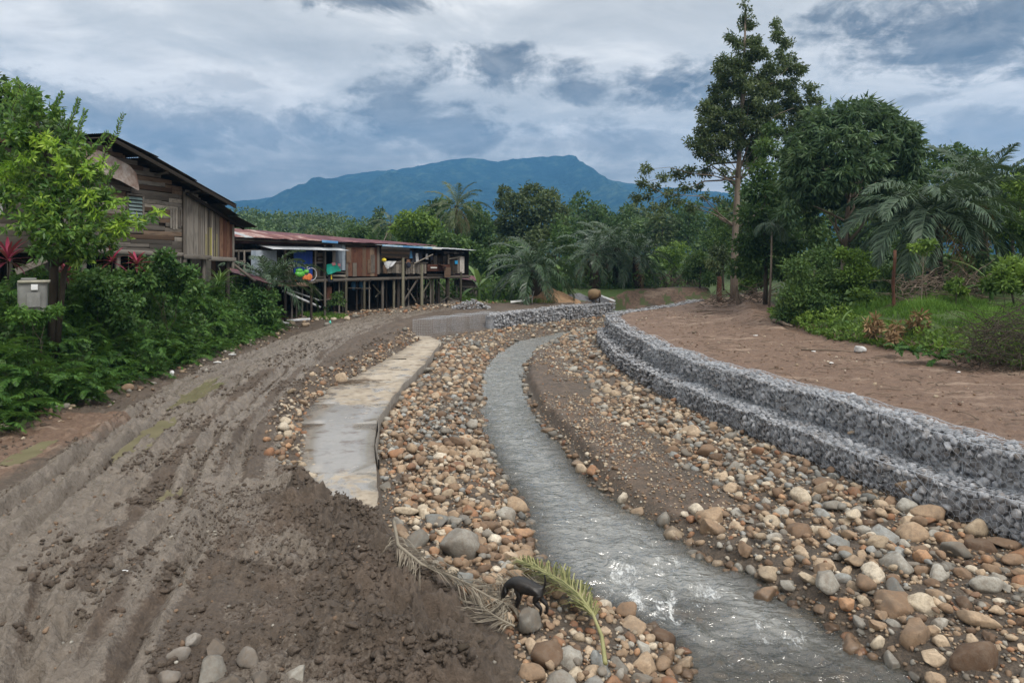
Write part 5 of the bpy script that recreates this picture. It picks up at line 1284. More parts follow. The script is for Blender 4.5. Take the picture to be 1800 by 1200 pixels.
for k, (lst, d, bp, lb) in enumerate([([(640, 410, 18), (625, 415, 16), (655, 418, 18)], 100, 640, 'round green treetop just above the maroon roof'), ([(780, 425, 24), (805, 432, 22), (825, 440, 20), (770, 440, 20)], 70, 795, 'low dark green tree at the end of the stilt house roof'), ([(850, 455, 22), (875, 450, 20), (860, 475, 20), (890, 470, 18)], 72, 865, 'dark green shrubby tree left of the lone oil palm'), ([(905, 440, 22), (1005, 440, 18), (985, 425, 20), (1000, 465, 18)], 76, 985, 'dark green tree between the lone oil palm and the dense clump')]):
    simple('background_tree', lst, d, dict(n=2200, l=.45, w=.24, droop=.1, shell=.4), M['leaf_mid' if k % 2 else 'leaf_dark'], M['bark_dark'], lb, bp, .15, 2, seed=36+k)

# forest trees far behind: three kinds, copied; every one its own thing
def forest_proto(k, mat):
    r = random.Random(k); cl = []; hh = 9+2*k
    for i in range(13):
        a = r.uniform(0, 6.28); q = r.uniform(.2, 1); cl.append((q*2.7*math.cos(a), q*2.7*math.sin(a), hh*r.uniform(.42, .92), r.uniform(1.0, 1.9)))
    cl.append((0, 0, hh*.95, 1.3))
    return tree('forest_tree', (0, 0, 0), hh, cl, dict(n=900, l=.75, w=.42, droop=.1, shell=.45), M[mat], M['bark_dark'], 'x', 'tree', r0=.22, seed=60+k, limbs=5)
FP = [forest_proto(0, 'leaf_far'), forest_proto(1, 'leaf_tall'), forest_proto(2, 'leaf_mid'), forest_proto(3, 'leaf_dark')]
first = [True]*4
KIND = ['pale green', 'olive green', 'fresh green', 'dark green']
def put_forest(px, d, sc, k, where, group):
    x = (px-900)*d/1200; z = Hs(x, d) if d < 130 else 3.2
    lb = f'{nth(where, k)} {KIND[k]} forest tree from the left {where}'
    g = group+' '+KIND[k]
    if first[k]:
        first[k] = False; r = FP[k]; r.location = (x, d, z); r.scale = (sc, sc, sc); r['label'] = lb; r['group'] = g; return
    copy_thing(FP[k], (x, d, z-.3), random.uniform(0, 6.28), (sc, sc*random.uniform(.85, 1.15)), lb, g)
WHERE_N = {}
def nth(where, k):
    n_ = WHERE_N.get((where, k), 0); WHERE_N[(where, k)] = n_+1
    return ['first', 'second', 'third', 'fourth', 'fifth', 'sixth', 'seventh', 'eighth', 'ninth', 'tenth', 'eleventh', 'twelfth', 'thirteenth', 'fourteenth', 'fifteenth', 'sixteenth'][min(n_, 15)]
i = 0
for px in range(1010, 1330, 13):
    d = random.choice([110, 122, 135, 150]); i += 1
    put_forest(px+random.uniform(-5, 5), d, random.uniform(.7, 1.05)*d/118, random.choice([0, 0, 1, 2, 3]), 'beyond the far field', 'trees beyond the field')
for px in range(1340, 1900, 38):
    d = random.choice([66, 72, 80, 90])
    put_forest(px+random.uniform(-12, 12), d, random.uniform(.75, 1.05), random.choice([1, 3, 3]), 'in the dark wood', 'trees behind the clearing')
for px in range(560, 1010, 26):
    d = random.choice([88, 100, 112]); put_forest(px+random.uniform(-8, 8), d, random.uniform(.42, .62)*d/88, random.choice([0, 1, 2, 3]), 'behind the stilt house and palms', 'trees in the belt behind the houses')
for px in list(range(-120, 420, 60)):
    d = random.choice([62, 75, 90]); put_forest(px, d, random.uniform(.6, .8), random.choice([1, 3, 2]), 'behind the wooden house', 'trees behind the wooden house')
# wooded hill on the left: one mass of treetops
def hill_wood():
    pr = [(-200, 392), (200, 372), (370, 366), (400, 372), (450, 384), (520, 388), (570, 386), (640, 400), (720, 420), (800, 440)]
    C, Rr = [], []
    for k in range(900):
        px = random.uniform(150, 830); v = random.random()**.7; y = 230-130+130*v
        zr = CAMZ+(455-np.interp(px, *np.array(pr).T))*230/1200; z = 2.5+(zr-2.5)*v**1.15
        x = (px-900)*230/1200
        C.append((x, y, z+random.uniform(.2, 2.2))); Rr.append(random.uniform(1.4, 3.4))
    V, Q, A = leafcloud(C, Rr, 52000, .95, .6, .1, .85, .6, 77, .6)
    o = mk('hill_trees', V, [Q], M['leaf_far'], None, {'rnd': A}); tag(o, 'mass of treetops covering the low hill behind the stilt house', 'wood', kind='stuff')
hill_wood()

# --- big leafy tree in front of the wooden house
M['leaf_new'] = foliage('leaf_new', (.09, .19, .02), (.19, .33, .035), (.36, .48, .07), .45, .4, .4, 1)
def near_tree():
    d = 21.5; b = gz(92, d)
    lst = [(25, 165, 26), (62, 185, 26), (10, 205, 30), (95, 200, 18), (40, 235, 36), (110, 240, 30), (75, 265, 40), (20, 285, 38), (140, 262, 22), (120, 300, 42), (60, 320, 46), (165, 305, 26), (10, 340, 34), (100, 350, 44), (150, 350, 34), (190, 350, 18), (60, 385, 40), (115, 400, 44), (165, 395, 36), (205, 405, 24), (215, 380, 16), (90, 435, 34), (150, 432, 28), (245, 390, 11), (265, 382, 9), (280, 375, 7), (130, 450, 22), (185, 430, 20)]
    cl = pxc(lst, d, 1.0)
    T = [Vector(b)+Vector((0, 0, -.2)), P(95, 470, d), P(110, 430, d), P(105, 380, d), P(90, 320, d), P(75, 250, d), P(60, 200, d)]
    root = tree('fruit_tree', b, 6, cl, dict(n=9500, l=.225, w=.085, droop=.25, flat=.9, shell=.2, tuft=7), M['leaf_near'], M['bark_dark'], 'leafy fruit tree with yellow green new leaves before the old wooden house', r0=.13, trunk=T, limbs=16, seed=41)
    mb = MB(); V, Q, A = [], [], []; n = 0
    for a, b2 in [((175, 300), (217, 202)), ((150, 280), (190, 235)), ((120, 230), (138, 175)), ((60, 190), (28, 140)), ((200, 410), (283, 372)), ((20, 200), (35, 150)), ((130, 260), (150, 195)), ((185, 330), (205, 290)), ((175, 370), (225, 352)), ((90, 200), (110, 165))]:
        p, rr = limb_to(P(*a, d), P(*b2, d-.3), .018, 6, .06); mb = MB(); mb.tube(p, rr, 5); mb.build('twig', M['bark_dark'], root, True)
        for t in np.linspace(.12, 1, 22):
            q = p[min(int(t*6), 5)].lerp(p[min(int(t*6)+1, 6)], t*6-int(t*6)) if t < 1 else p[-1]
            for s in (-1, 1):
                dirv = (p[-1]-p[0]).normalized(); sd = Vector((1, .2, 0)).cross(dirv).normalized() if False else Vector((dirv.z, random.uniform(-.5, .5), -dirv.x)).normalized()*s
                ax = (sd*.8+dirv*.6+Vector((0, 0, .1))).normalized(); l = .15*random.uniform(.7, 1.1); wv = ax.cross(Vector((random.gauss(0, .4), 1, random.gauss(0, .4)))).normalized()*.03
                V += [q, q+ax*l*.5+wv, q+ax*l, q+ax*l*.5-wv]; Q.append([n, n+1, n+2, n+3]); n += 4; A += [random.uniform(.3, .8)]*4
    mk('twig_leaves', [tuple(v) for v in V], [np.array(Q)], M['leaf_near'], root, {'rnd': A})
    tips = pxc([(30, 290, 20), (70, 245, 18), (15, 300, 16), (110, 290, 14), (30, 240, 16), (150, 300, 14), (155, 345, 16), (225, 385, 12), (245, 385, 9), (280, 372, 7), (100, 360, 12), (205, 355, 10), (40, 330, 14), (70, 352, 9), (205, 400, 12), (120, 320, 14), (170, 375, 10), (50, 275, 14), (8, 345, 14), (185, 285, 9), (95, 255, 12), (140, 415, 12)], d-.9, .3)
    V2, Q2, A2 = leafcloud([c[:3] for c in tips], [c[3] for c in tips], 1100, .22, .07, droop=.3, flat=.9, shell=.3, seed=43, tuft=7); mk('new_leaves', V2, [Q2], M['leaf_new'], root, {'rnd': A2})
    mb = MB(); mb.tube([Vector(b)+Vector((.1, 0, -.1)), P(112, 480, d), P(130, 440, d), P(138, 405, d)], [.10, .08, .06, .03], 8); mb.build('second_stem', M['bark_dark'], root, True)
near_tree()
simple('shade_tree', [(-20, 150, 30), (15, 190, 34), (60, 215, 36), (-10, 235, 40), (105, 225, 24), (50, 170, 22)], 26, dict(n=3800, l=.26, w=.10, droop=.25, shell=.3), M['leaf_dark'], M['bark_dark'], 'dark crowned tree rising behind the roof left of the fruit tree', -30, .15, 1.2, seed=42)

# --- undergrowth on the left bank
def undergrowth_left():
    n = 34000; r = np.random.default_rng(5)
    y = 11+32.5*r.random(n)**1.15; c = xC(y)
    x = c+.75-(r.random(n)**.8)*4.4
    keep = (x/y > -.83); x, y, c = x[keep], y[keep], c[keep]; n = len(x)
    hz = H(x, y); edge = sst(.8, -.8, x-c)
    hh = (.35+1.0*np.clip(.5+fbm(x*.5, y*.38, 4, 611)*1.5, 0, 1.5))*edge*(1-.45*sst(-2.4, -3.6, x-c))+.05
    z = hz+hh*(1-(1-r.random(n))**2*.8)
    pos = np.stack([x, y, z], 1)
    d = nrm(r.normal(size=(n, 3))*.8+[.35, -.5, .15]); nn = nrm(r.normal(size=(n, 3))*.6+[.2, -.4, .6]); sd = nrm(np.cross(d, nn)); nn = np.cross(sd, d)
    L = (.17*r.uniform(.6, 1.5, n))[:, None]; W = L*r.uniform(.35, .7, n)[:, None]
    V = np.stack([pos, pos+d*L*.45+sd*W*.5, pos+d*L-nn*L*.15, pos+d*L*.45-sd*W*.5], 1).reshape(-1, 3)
    A = np.repeat(np.clip(.5*r.random(n)+.5*np.clip(.5+fbm(x*1.1, y*1.1, 3, 615), 0, 1), 0, 1), 4)
    o = mk('undergrowth', V, [np.arange(4*n).reshape(n, 4)], M['leaf_hedge'], None, {'rnd': A}); tag(o, 'tangle of creepers and broad leaved weeds covering the left bank', 'undergrowth', kind='stuff')
    # small fern fronds woven through it
    mbs = [frond_arrays(L=1.0, pairs=22, ll=.17, lw=.035, a0=.9-.25*k, a1=-.5-.3*k, vee=.0, droop=.3, seed=k, t0=.08, rach=.006) for k in range(4)]
    Vs, Qs, As, n0 = [], [], [], 0
    for k in range(1500):
        y0 = 11+31*random.random()**1.4; x0 = xC(y0)+.7-random.random()**1.3*3.4
        if x0/y0 < -.82: continue
        e = float(sst(.8, -.8, x0-xC(y0))); z0 = Hs(x0, y0)+(.28+.95*max(0, .5+float(fbm(np.array([x0*.5]), np.array([y0*.38]), 4, 611)[0])*1.5))*e*.8
        m = mbs[k % 4]; V = np.concatenate(m.V); s = random.uniform(.7, 1.5)
        Rm = rotm(random.gauss(0, .3), random.gauss(0, .3), random.uniform(-2.4, .9)); V = (V*s)@Rm.T+[x0, y0, z0]
        Vs.append(V); Qs.append(np.concatenate(m.Q)+n0); n0 += len(V); As.append(np.clip(np.concatenate(m.A)*.7+random.random()*.45, 0, 1))
    o = mk('fern_undergrowth', np.concatenate(Vs), [np.concatenate(Qs)], M['leaf_fern'], None, {'rnd': np.concatenate(As)}); tag(o, 'small ferns growing all through the left bank', 'ferns', kind='stuff')
undergrowth_left()
def fern(px, py, d, L, n, label, mat='leaf_fern'):
    p = P(px, py, d); g = Hs(p.x, p.y); base = (p.x, p.y, max(g, p.z-.4*L)) if p.z-g < 1.6 else (p.x, p.y, g+1.0)
    root = empty('fern', base, label, 'fern')
    for k in range(n):
        me = frond_mesh(('fern', k % 4, round(L, 1)), M[mat], L=L, pairs=26, ll=L*.2, lw=.05, a0=1.15-.25*(k % 4), a1=-.7-.2*(k % 4), vee=0, droop=.35, seed=k % 4, t0=.1, rach=.008)
        o = bpy.data.objects.new('frond', me); COL.objects.link(o); o.parent = root; o.rotation_euler = (random.gauss(0, .15), random.gauss(0, .15), k*2.4+random.gauss(0, .2)); s = random.uniform(.75, 1.1); o.scale = (s,)*3
for a in [(45, 640, 18.2, 1.15, 16, 'large fern overhanging the mud at the left edge'), (120, 650, 19.5, 1.0, 13, 'fern beside the large fern above the dark rounded rock'), (30, 700, 17.6, .9, 12, 'lowest fern by the litter at the left edge'), (165, 665, 20, .9, 12, 'fern drooping over the mud right of the large fern'), (285, 570, 24.5, 1.1, 13, 'bright upright fern in the middle of the left bank'), (330, 600, 27, .9, 10, 'pale fern low on the bank near the road'),
          (1610, 605, 23.5, .8, 11, 'bright fern under the brush heap at the clearing edge'), (1650, 615, 23, .8, 11, 'bright fern in the middle of the clearing edge'), (1700, 612, 22.6, .7, 10, 'fern right of the bright ferns at the clearing edge'), (1575, 600, 25, .7, 9, 'fern beside the white sack')]: fern(*a)
# shrubs that stand out of the hedge
def shrub(lst, d, n, l, w, mat, label, bpx, seed, name='shrub', dj=.7, tuft=0):
    cl = pxc(lst, d, dj); bx = (bpx-900)*d/1200
    return tree(name, (bx, d, Hs(bx, d)), 1, cl, dict(n=n, l=l, w=w, droop=.3, shell=.3, tuft=tuft), M[mat], M['bark_dark'], label, 'shrub', r0=.03, limbs=4, seed=seed)
shrub([(268, 470, 26), (290, 452, 16), (250, 490, 24), (285, 490, 24), (310, 470, 14), (330, 480, 18), (315, 500, 22), (345, 505, 16)], 27.5, 3200, .21, .12, 'leaf_hedge', 'dark broad leaved shrub below the vertical boards of the wooden house', 285, 51)
shrub([(165, 500, 26), (190, 530, 30), (160, 540, 26), (215, 560, 26), (200, 500, 18), (230, 530, 20), (130, 560, 26)], 24.0, 3800, .16, .10, 'leaf_hedge', 'rounded mound of creeper beside the grey tank', 180, 52)
shrub([(405, 520, 22), (425, 500, 20), (450, 525, 28), (470, 545, 24), (430, 555, 28), (400, 560, 24), (478, 520, 14), (460, 575, 20), (395, 590, 18), (480, 570, 12), (425, 585, 18), (420, 540, 20)], 38.5, 5200, .23, .12, 'leaf_hedge', 'thick creeper covered shrub at the hedge end by the stilt house', 435, 53)
shrub([(28, 548, 13), (52, 553, 13), (82, 551, 15), (100, 545, 12), (66, 560, 14)], 19.3, 900, .15, .06, 'leaf_fern', 'low weeds before the foot of the grey tank', 60, 57)
strap_plant('grass_clump', tuple(P(385, 505, 35)), 46, 1.5, .07, 'leaf_hedge', 'clump of long strap leaved grass under the rusty wall sheet', 'grass clump', 0, .5, 1.5, 1.4, seed=3)
shrub([(592, 520, 9), (600, 530, 8), (585, 532, 8), (597, 515, 6), (575, 540, 5)], 46.5, 420, .2, .1, 'leaf_mid', 'small green shrub growing under the teal cloth', 592, 54, 'shrub', .3)
for (px, py, d, n, L, st, lb) in [(14, 480, 21, 30, .85, .55, 'red leaved cordyline beside the grey tank at the left edge'), (196, 468, 26.5, 18, .7, .3, 'red cordyline left of the dark red clump under the house'), (240, 472, 27, 24, .65, .3, 'dark red cordyline clump under the house wall'), (116, 498, 23.5, 20, .55, .4, 'nearly black cordyline behind the twin stems of the fruit tree')]:
    p = P(px, py, d); p.z -= .1; strap_plant('cordyline', tuple(p), n, L, .10, 'cordyline', lb, 'plant', st, -.3, 1.4, .7, seed=int(px))
for (px, py, d, n, L, st, lb) in [(842, 492, 59, 9, 2.6, 1.6, 'banana plant at the far end of the stilt house'), (1742, 462, 32, 6, 1.9, .9, 'young banana plant by the brush on the right'), (985, 480, 66, 5, 2.2, 1.9, 'banana plant with one bright leaf right of the lone oil palm'), (1480, 545, 31.5, 4, 1.0, .2, 'low plant with two big pale leaves by the tall grass')]:
    x = (px-900)*d/1200; strap_plant('banana_plant', (x, d, Hs(x, d)), n, L, L*.2, 'banana', lb, 'banana plant', st, .1, 1.35, .9, seed=int(px), cut=1)
# undergrowth along the right edge of the clearing and under the trees
def undergrowth(name, n, xy, hgt, l, w, mat, label, seed, blade=False, cat='undergrowth'):
    r = np.random.default_rng(seed); x, y = xy(n, r); hz = H(x, y); n = len(x)
    f = np.clip(.55+fbm(x*.5, y*.5, 3, seed), .1, 1.3)
    if blade:
        pos = np.stack([x, y, hz-.02], 1); d = nrm(r.normal(size=(n, 3))*.28+[0, 0, 1]); L = (hgt*f*r.uniform(.6, 1.1, n))[:, None]; sd = nrm(np.cross(d, r.normal(size=(n, 3)))); W = np.full((n, 1), w)
        b = nrm(r.normal(size=(n, 3)))*[1, 1, 0]
        V = np.stack([pos-sd*W*.5, pos+sd*W*.5, pos+d*L*.6+sd*W*.35, pos+d*L*.6-sd*W*.35, pos+d*L*.95+b*L*.25], 1).reshape(-1, 3); k = np.arange(n)[:, None]*5
        F_ = [k+np.array([[0, 1, 2, 3]]), k+np.array([[3, 2, 4]])]; m = 5
    else:
        z = hz+hgt*f*(1-(1-r.random(n))**2*.9); pos = np.stack([x, y, z], 1)
        d = nrm(r.normal(size=(n, 3))*.8+[-.3, -.3, .2]); nn = nrm(r.normal(size=(n, 3))*.6+[0, -.3, .6]); sd = nrm(np.cross(d, nn)); L = (l*r.uniform(.6, 1.5, n))[:, None]; W = L*w
        V = np.stack([pos, pos+d*L*.45+sd*W*.5, pos+d*L, pos+d*L*.45-sd*W*.5], 1).reshape(-1, 3); F_ = [np.arange(4*n).reshape(n, 4)]; m = 4
    A = np.repeat(np.clip(.6*r.random(n)+.4*f, 0, 1), m)
    o = mk(name, V, F_, M[mat], None, {'rnd': A}); tag(o, label, cat, kind='stuff')
def right_edge(n, r): y = 19+22*r.random(n); x = xV(y)+.2+r.random(n)**1.6*2.2; return x, y
undergrowth('undergrowth', 8000, right_edge, .5, .17, .5, 'leaf_bright', 'bright weeds and creepers along the edge of the clearing', 701)
def right_wood(n, r): y = 33+40*r.random(n); x = xV(y)+2.5+r.random(n)*16; return x, y
undergrowth('undergrowth', 11000, right_wood, 1.9, .38, .45, 'leaf_dark', 'dark low growth under the trees behind the clearing', 703)
def grassr(n, r): y = 23+12*r.random(n); x = xV(y)+2.6+r.random(n)*5.5; return x, y
undergrowth('grass', 20000, grassr, .7, .2, .026, 'grass', 'tall light green grass on the slope right of the clearing', 705, True, 'grass')
def grassf(n, r):
    a = r.random(n) < .45; y = np.where(a, 58+10*r.random(n), 67+26*r.random(n)); x = np.where(a, -4.5+8*r.random(n), -3+26*r.random(n)); k = (x < xSL(y)-1.4) | (y > 66.5); return x[k], y[k]
undergrowth('grass', 12000, grassf, .5, .2, .06, 'grass', 'grass on the field beyond the stream bend and behind the sand heap', 707, True, 'grass')
def grassh(n, r): a = r.random(n)*6.28; q = np.sqrt(r.random(n)); return -13.2+1.9*q*np.cos(a), 47.0+1.7*q*np.sin(a)
undergrowth('grass', 3200, grassh, .38, .2, .03, 'grass', 'patch of grass under the small porch of the stilt house', 709, True, 'grass')
def belt(n, r): y = 60+14*r.random(n); x = -9+24*r.random(n); k = (y > 66) | (x < 2); return x[k], y[k]
undergrowth('undergrowth', 7000, belt, 1.6, .4, .45, 'leaf_mid', 'green scrub around the palms behind the sand heap', 711)
def belt2(n, r): y = 78+40*r.random(n); x = -50+140*r.random(n); return x, y
undergrowth('undergrowth', 15000, belt2, 3.6, .8, .55, 'leaf_far', 'scrub at the foot of the far trees', 713)
# ------------------------------------------------------------------ houses
SHEET = {}
def sheet(name, a, b, width, side, mat, parent, wave=.018, n=9):
    """corrugated sheet whose ridges run from a to b; 'side' is the direction across it"""
    if mat.name not in SHEET:
        V, Q = [], []; m = n*4
        for i in range(m+1):
            y = i/m-.5; z = math.sin(i*math.pi/2); V += [(-.5, y, z), (0, y, z), (.5, y, z)]
        for i in range(m): Q += [[i*3, i*3+1, i*3+4, i*3+3], [i*3+1, i*3+2, i*3+5, i*3+4]]
        SHEET[mat.name] = mk('roof_sheet', V, [np.array(Q)], mat, None, None, True, mesh_only=True)
    a, b = Vector(a), Vector(b); X = b-a; L = X.length; X.normalize(); Y = Vector(side); Y = (Y-X*Y.dot(X)).normalized(); Z = X.cross(Y)
    c = (a+b)/2-(parent.location if parent else Vector())
    o = bpy.data.objects.new(name, SHEET[mat.name]); COL.objects.link(o); o.parent = parent
    o.matrix_basis = Matrix(((X.x*L, Y.x*width, Z.x*wave, c.x), (X.y*L, Y.y*width, Z.y*wave, c.y), (X.z*L, Y.z*width, Z.z*wave, c.z), (0, 0, 0, 1)))
    return o
RN = random.Random(99)
def ch(*a): return M[RN.choice(a)]

def wooden_house():
    root = empty('wooden_house', (-17, 31, 3.6), 'old two level wooden house of weathered boards with a sagging roof at the left', 'house')
    U = Vector((.2857, 1, 0)).normalized(); Nf = Vector((1, -.2857, 0)).normalized()
    def at(px, off=0.0):
        k = (px-900)/1200; b0 = Vector((-17.85, 25.5, 0))+Nf*off
        y = (b0.x-.2857*b0.y)/(k-.2857); return Vector((k*y, y, 0))
    def wy(y, z, off=0): return Vector((-17.85+.2857*(y-25.5), y, z))+Nf*off
    zr = lambda y: 10.4-.3116*(y-28.3) if y > 28.3 else 10.4
    zb = lambda y: 6.05-.0318*(y-25)
    # dark shell added behind the boards to block light
    mb = MB(); V = []
    for off in (-.06, -6):
        V += [wy(25.3, zb(25)-.1, off), wy(25.3, 10.3, off), wy(28.3, 10.3, off), wy(34.9, 8.2, off), wy(36.0, 7.2, off), wy(36.0, zb(36)-.05, off)]
    Q = [[k, (k+1) % 6, 6+(k+1) % 6, 6+k] for k in range(6)]+[[0, 1, 2, 3], [0, 3, 4, 5], [9, 8, 7, 6], [11, 10, 9, 6]]
    mb.add([tuple(v) for v in V], Q); mb.build('light_block_shell', M['wood_dark'], root)
    # horizontal boards of the gable wall
    z = 5.78; row = 0
    while z < 10.2:
        yend = min(32.72, 28.3+(10.35-z)/.3116); y = 25.3+RN.uniform(0, .4)
        while y < yend-.15:
            L = RN.uniform(1.4, 3.2); y2 = min(yend, y+L)
            zz = z+RN.uniform(-.012, .012)-.02*(y-25)
            segs = [(y, y2)]
            if 7.02 < zz < 8.32: segs = [(a, b) for a, b in ((y, min(y2, 29.52)), (max(y, 30.38), y2)) if b-a > .12]
            if 6.98 < zz < 7.22: segs = [s for (a, b) in segs for s in ((a, min(b, 31.3)), (max(a, 31.68), b)) if s[1]-s[0] > .12]
            for a, b in segs:
                plank('plank', wy(a, zz, .0+RN.uniform(0, .012)), wy(b-.02, zz+RN.uniform(-.02, .02), RN.uniform(0, .012)), .195, .03, Nf+Vector((0, 0, RN.uniform(-.06, .06))), ch('wood_grey', 'wood_grey', 'wood_brown', 'wood_grey', 'wood_pale'), root)
            y = y2
        z += .2; row += 1
    # louvre window
    wn = plank('window', wy(29.55, 7.66, .03), wy(30.35, 7.66, .03), 1.22, .05, Nf, M['wood_dark'], root)
    for (a, b, wd) in ((wy(29.53, 7.05, .07), wy(29.53, 8.3, .07), .09), (wy(30.37, 7.05, .07), wy(30.37, 8.3, .07), .09), (wy(29.5, 8.3, .07), wy(30.4, 8.3, .07), .09), (wy(29.5, 7.06, .07), wy(30.4, 7.06, .07), .09)):
        plank('window_frame', a, b, wd, .05, Nf, M['wood_grey'], root)
    for k in range(7): plank('louvre_pane', wy(29.6, 7.2+k*.16, .075), wy(30.3, 7.2+k*.16, .075), .15, .008, Nf+Vector((0, 0, .5)), M['glass'], root)
    # short upright boards patched over the wall
    for k in range(5):
        a = at(301+k*4.6, .04); zt = 5.5+(455-366)*a.y/1200; zl = 5.5+(455-400)*a.y/1200
        plank('patch_board', (a.x, a.y, zl+RN.uniform(-.1, .1)), (a.x, a.y, zt+RN.uniform(-.05, .05)), .125, .025, Nf, ch('wood_pale', 'wood_grey'), root)
    # upright boards of the end room, some with yellow paint
    y = 32.75; k = 0
    while y < 35.0:
        wd = RN.choice([.28, .30]) if k < 3 else RN.uniform(.085, .14)
        zt = 8.85-.3116*(y-32.7)-(.12 if k > 3 else 0); zl = zb(y)-.14-.05*RN.random()
        mat = M['wood_grey'] if k < 3 else ch('wood_pale', 'wood_grey', 'wood_pale')
        off = .1+RN.uniform(0, .02); plank('wall_board', wy(y+wd/2, zl, off), wy(y+wd/2+RN.uniform(-.015, .015), zt+RN.uniform(-.06, .04), off), wd-.012, .03, Nf, mat, root)
        if 33.95 < y < 34.8 and RN.random() < .8: plank('painted_strip', wy(y+wd/2, zl+.02, off+.018), wy(y+wd/2, zl+RN.uniform(.7, 1.5), off+.018), wd*.7, .01, Nf, M['wood_yellow'], root)
        y += wd+(.015 if k > 2 else .0); k += 1
    for k in range(4):
        y = 35.06+k*.25; plank('rusty_board', wy(y+.12, zb(y)-.12, .12), wy(y+.12, 7.75-.36*k*.4, .12), .24, .02, Nf, M['wood_red'], root)
    plank('corner_post', wy(36.05, 5.0, .1), wy(36.05, 7.3, .1), .13, .13, Nf, M['wood_grey'], root)
    plank('corner_post', wy(32.72, 4.6, .1), wy(32.72, 8.7, .1), .16, .12, Nf, M['wood_grey'], root)
    for (a, b, zz) in ((32.6, 34.4, 5.62), (34.2, 36.2, 5.52)): plank('floor_beam', wy(a, zz, .16), wy(b, zz-.05, .16), .2, .08, Nf, M['wood_grey'], root)
    plank('floor_beam', wy(25.2, 5.92, .05), wy(32.7, 5.70, .05), .2, .12, Nf, M['wood_grey'], root)
    for y in (26, 27.6, 29.2, 30.8, 32.5, 34.2, 35.9):
        for off in (-.1, -2.5): plank('stilt', wy(y, 2.9, off), wy(y, zb(y), off), .16, .16, Nf, M['wood_grey'], root)
    for y in np.arange(25.5, 36, .62): plank('shade_board', wy(y, 3.2, -3.2), wy(y+.1, 5.9, -3.2), .58, .03, Nf, M['wood_dark'], root)  # dark boards added beneath the floor to make the shade there
    # rafters and two stepped roof planes of rusty sheets
    for y in np.arange(25.8, 35, .9): plank('rafter', wy(y, zr(y)-.06, .95), wy(y, zr(y)-.06, -5.5), .07, .12, (0, 1, .1), M['wood_dark'], root)
    S = lambda y, off, dz=0: wy(y, zr(y)+dz, off)
    for (y0, y1, dz) in ((27.7, 30.2, .16), (30.0, 32.6, .10), (32.3, 35.25, .03)):
        for k in range(9):
            o1 = 1.0-k*.8-.4; sheet('roof_sheet', S(y0+RN.uniform(-.08, .08), o1, dz), S(y1+RN.uniform(-.1, .1), o1, dz+RN.uniform(-.04, .02)), .88, Nf, M['roof_dark'], root)
    for (y0, y1, z0, z1) in ((34.2, 35.5, 8.22, 7.72), (35.35, 36.9, 7.70, 7.20)):
        for k in range(7):
            o1 = .9-k*.8-.4; sheet('roof_sheet', wy(y0+RN.uniform(-.06, .06), z0+RN.uniform(0, .05), o1), wy(y1+RN.uniform(-.12, .1), z1, o1), .88, Nf, M['roof_dark'], root)
    plank('barge_board', S(27.7, 1.0, .02), S(35.2, 1.0, -.10), .16, .03, Nf, M['wood_dark'], root)
    plank('eave_beam', wy(32.6, 8.62, .35), wy(36.6, 7.12, .35), .14, .1, Nf, M['wood_dark'], root)
    for y in (30.9, 32.9, 34.6): plank('rafter_end', wy(y, zr(y)-.3, .2), wy(y, zr(y)-.22, .9), .12, .08, (0, 0, 1), M['wood_grey'], root)
    # stained white sheet hung under the roof edge
    poly = [(150, 262), (172, 264), (200, 276), (228, 291), (240, 305), (245, 333), (243, 335), (212, 318), (180, 305), (150, 300)]
    V = []
    for off in (.42, .40):
        for (px, py) in poly:
            a = at(px, off); V.append((a.x, a.y, 5.5+(455-py)*a.y/1200))
    n = len(poly); me = bpy.data.meshes.new('gable_sheet'); me.from_pydata(V, [], [list(range(n)), list(range(2*n-1, n-1, -1))]+[[k, n+k, n+(k+1) % n, (k+1) % n] for k in range(n)])
    me.materials.append(M['sheet_rustwhite']); o = bpy.data.objects.new('gable_sheet', me); COL.objects.link(o); o.parent = root; o.location = -root.location
    # clapboarded wing at the left
    A, B = Vector((-19.6, 21.9, 0)), Vector((-15.95, 24.2, 0)); d = (B-A).normalized(); nf = Vector((d.y, -d.x, 0))
    mb = MB(); V = []
    for off in (-.05, -3.5):
        for p in (A, B):
            for z in (5.85, 9.3): V.append(tuple(p-nf*-off+Vector((0, 0, z))))
    mb.add(V, [[0, 2, 3, 1], [4, 5, 7, 6], [2, 6, 7, 3], [0, 1, 5, 4], [0, 4, 6, 2], [1, 3, 7, 5]]); mb.build('wing_wall', M['wood_dark'], root)
    for k in range(17):
        z = 6.0+k*.2; a, b = A+Vector((0, 0, z)), B+Vector((0, 0, z+RN.uniform(-.02, .02)))
        plank('clapboard', a+nf*.02, b+nf*.02-d*RN.uniform(0, .1), .215, .022, nf+Vector((0, 0, -.16)), ch('wood_pale', 'wood_grey', 'wood_grey'), root)
    plank('wing_beam', A+Vector((0, 0, 5.8))+nf*.02, B+Vector((0, 0, 5.78))+nf*.02, .16, .1, nf, M['wood_grey'], root)
    for t in (.05, .35, .65, .97): plank('stilt', A.lerp(B, t)+Vector((0, 0, 3.3))-nf*.2, A.lerp(B, t)+Vector((0, 0, 5.8))-nf*.2, .15, .15, nf, M['wood_grey'], root)
    for t in np.linspace(.02, .98, 9): plank('shade_board', A.lerp(B, t)+Vector((0, 0, 3.2))-nf*2.6, A.lerp(B, t)+Vector((0, 0, 5.8))-nf*2.6, .46, .03, nf, M['wood_dark'], root)  # same added dark backing beneath the wing
    plank('window_pane', A.lerp(B, .57)+Vector((0, 0, 7.25))+nf*.06, A.lerp(B, .61)+Vector((0, 0, 7.25))+nf*.06, .5, .02, nf, M['white'], root)
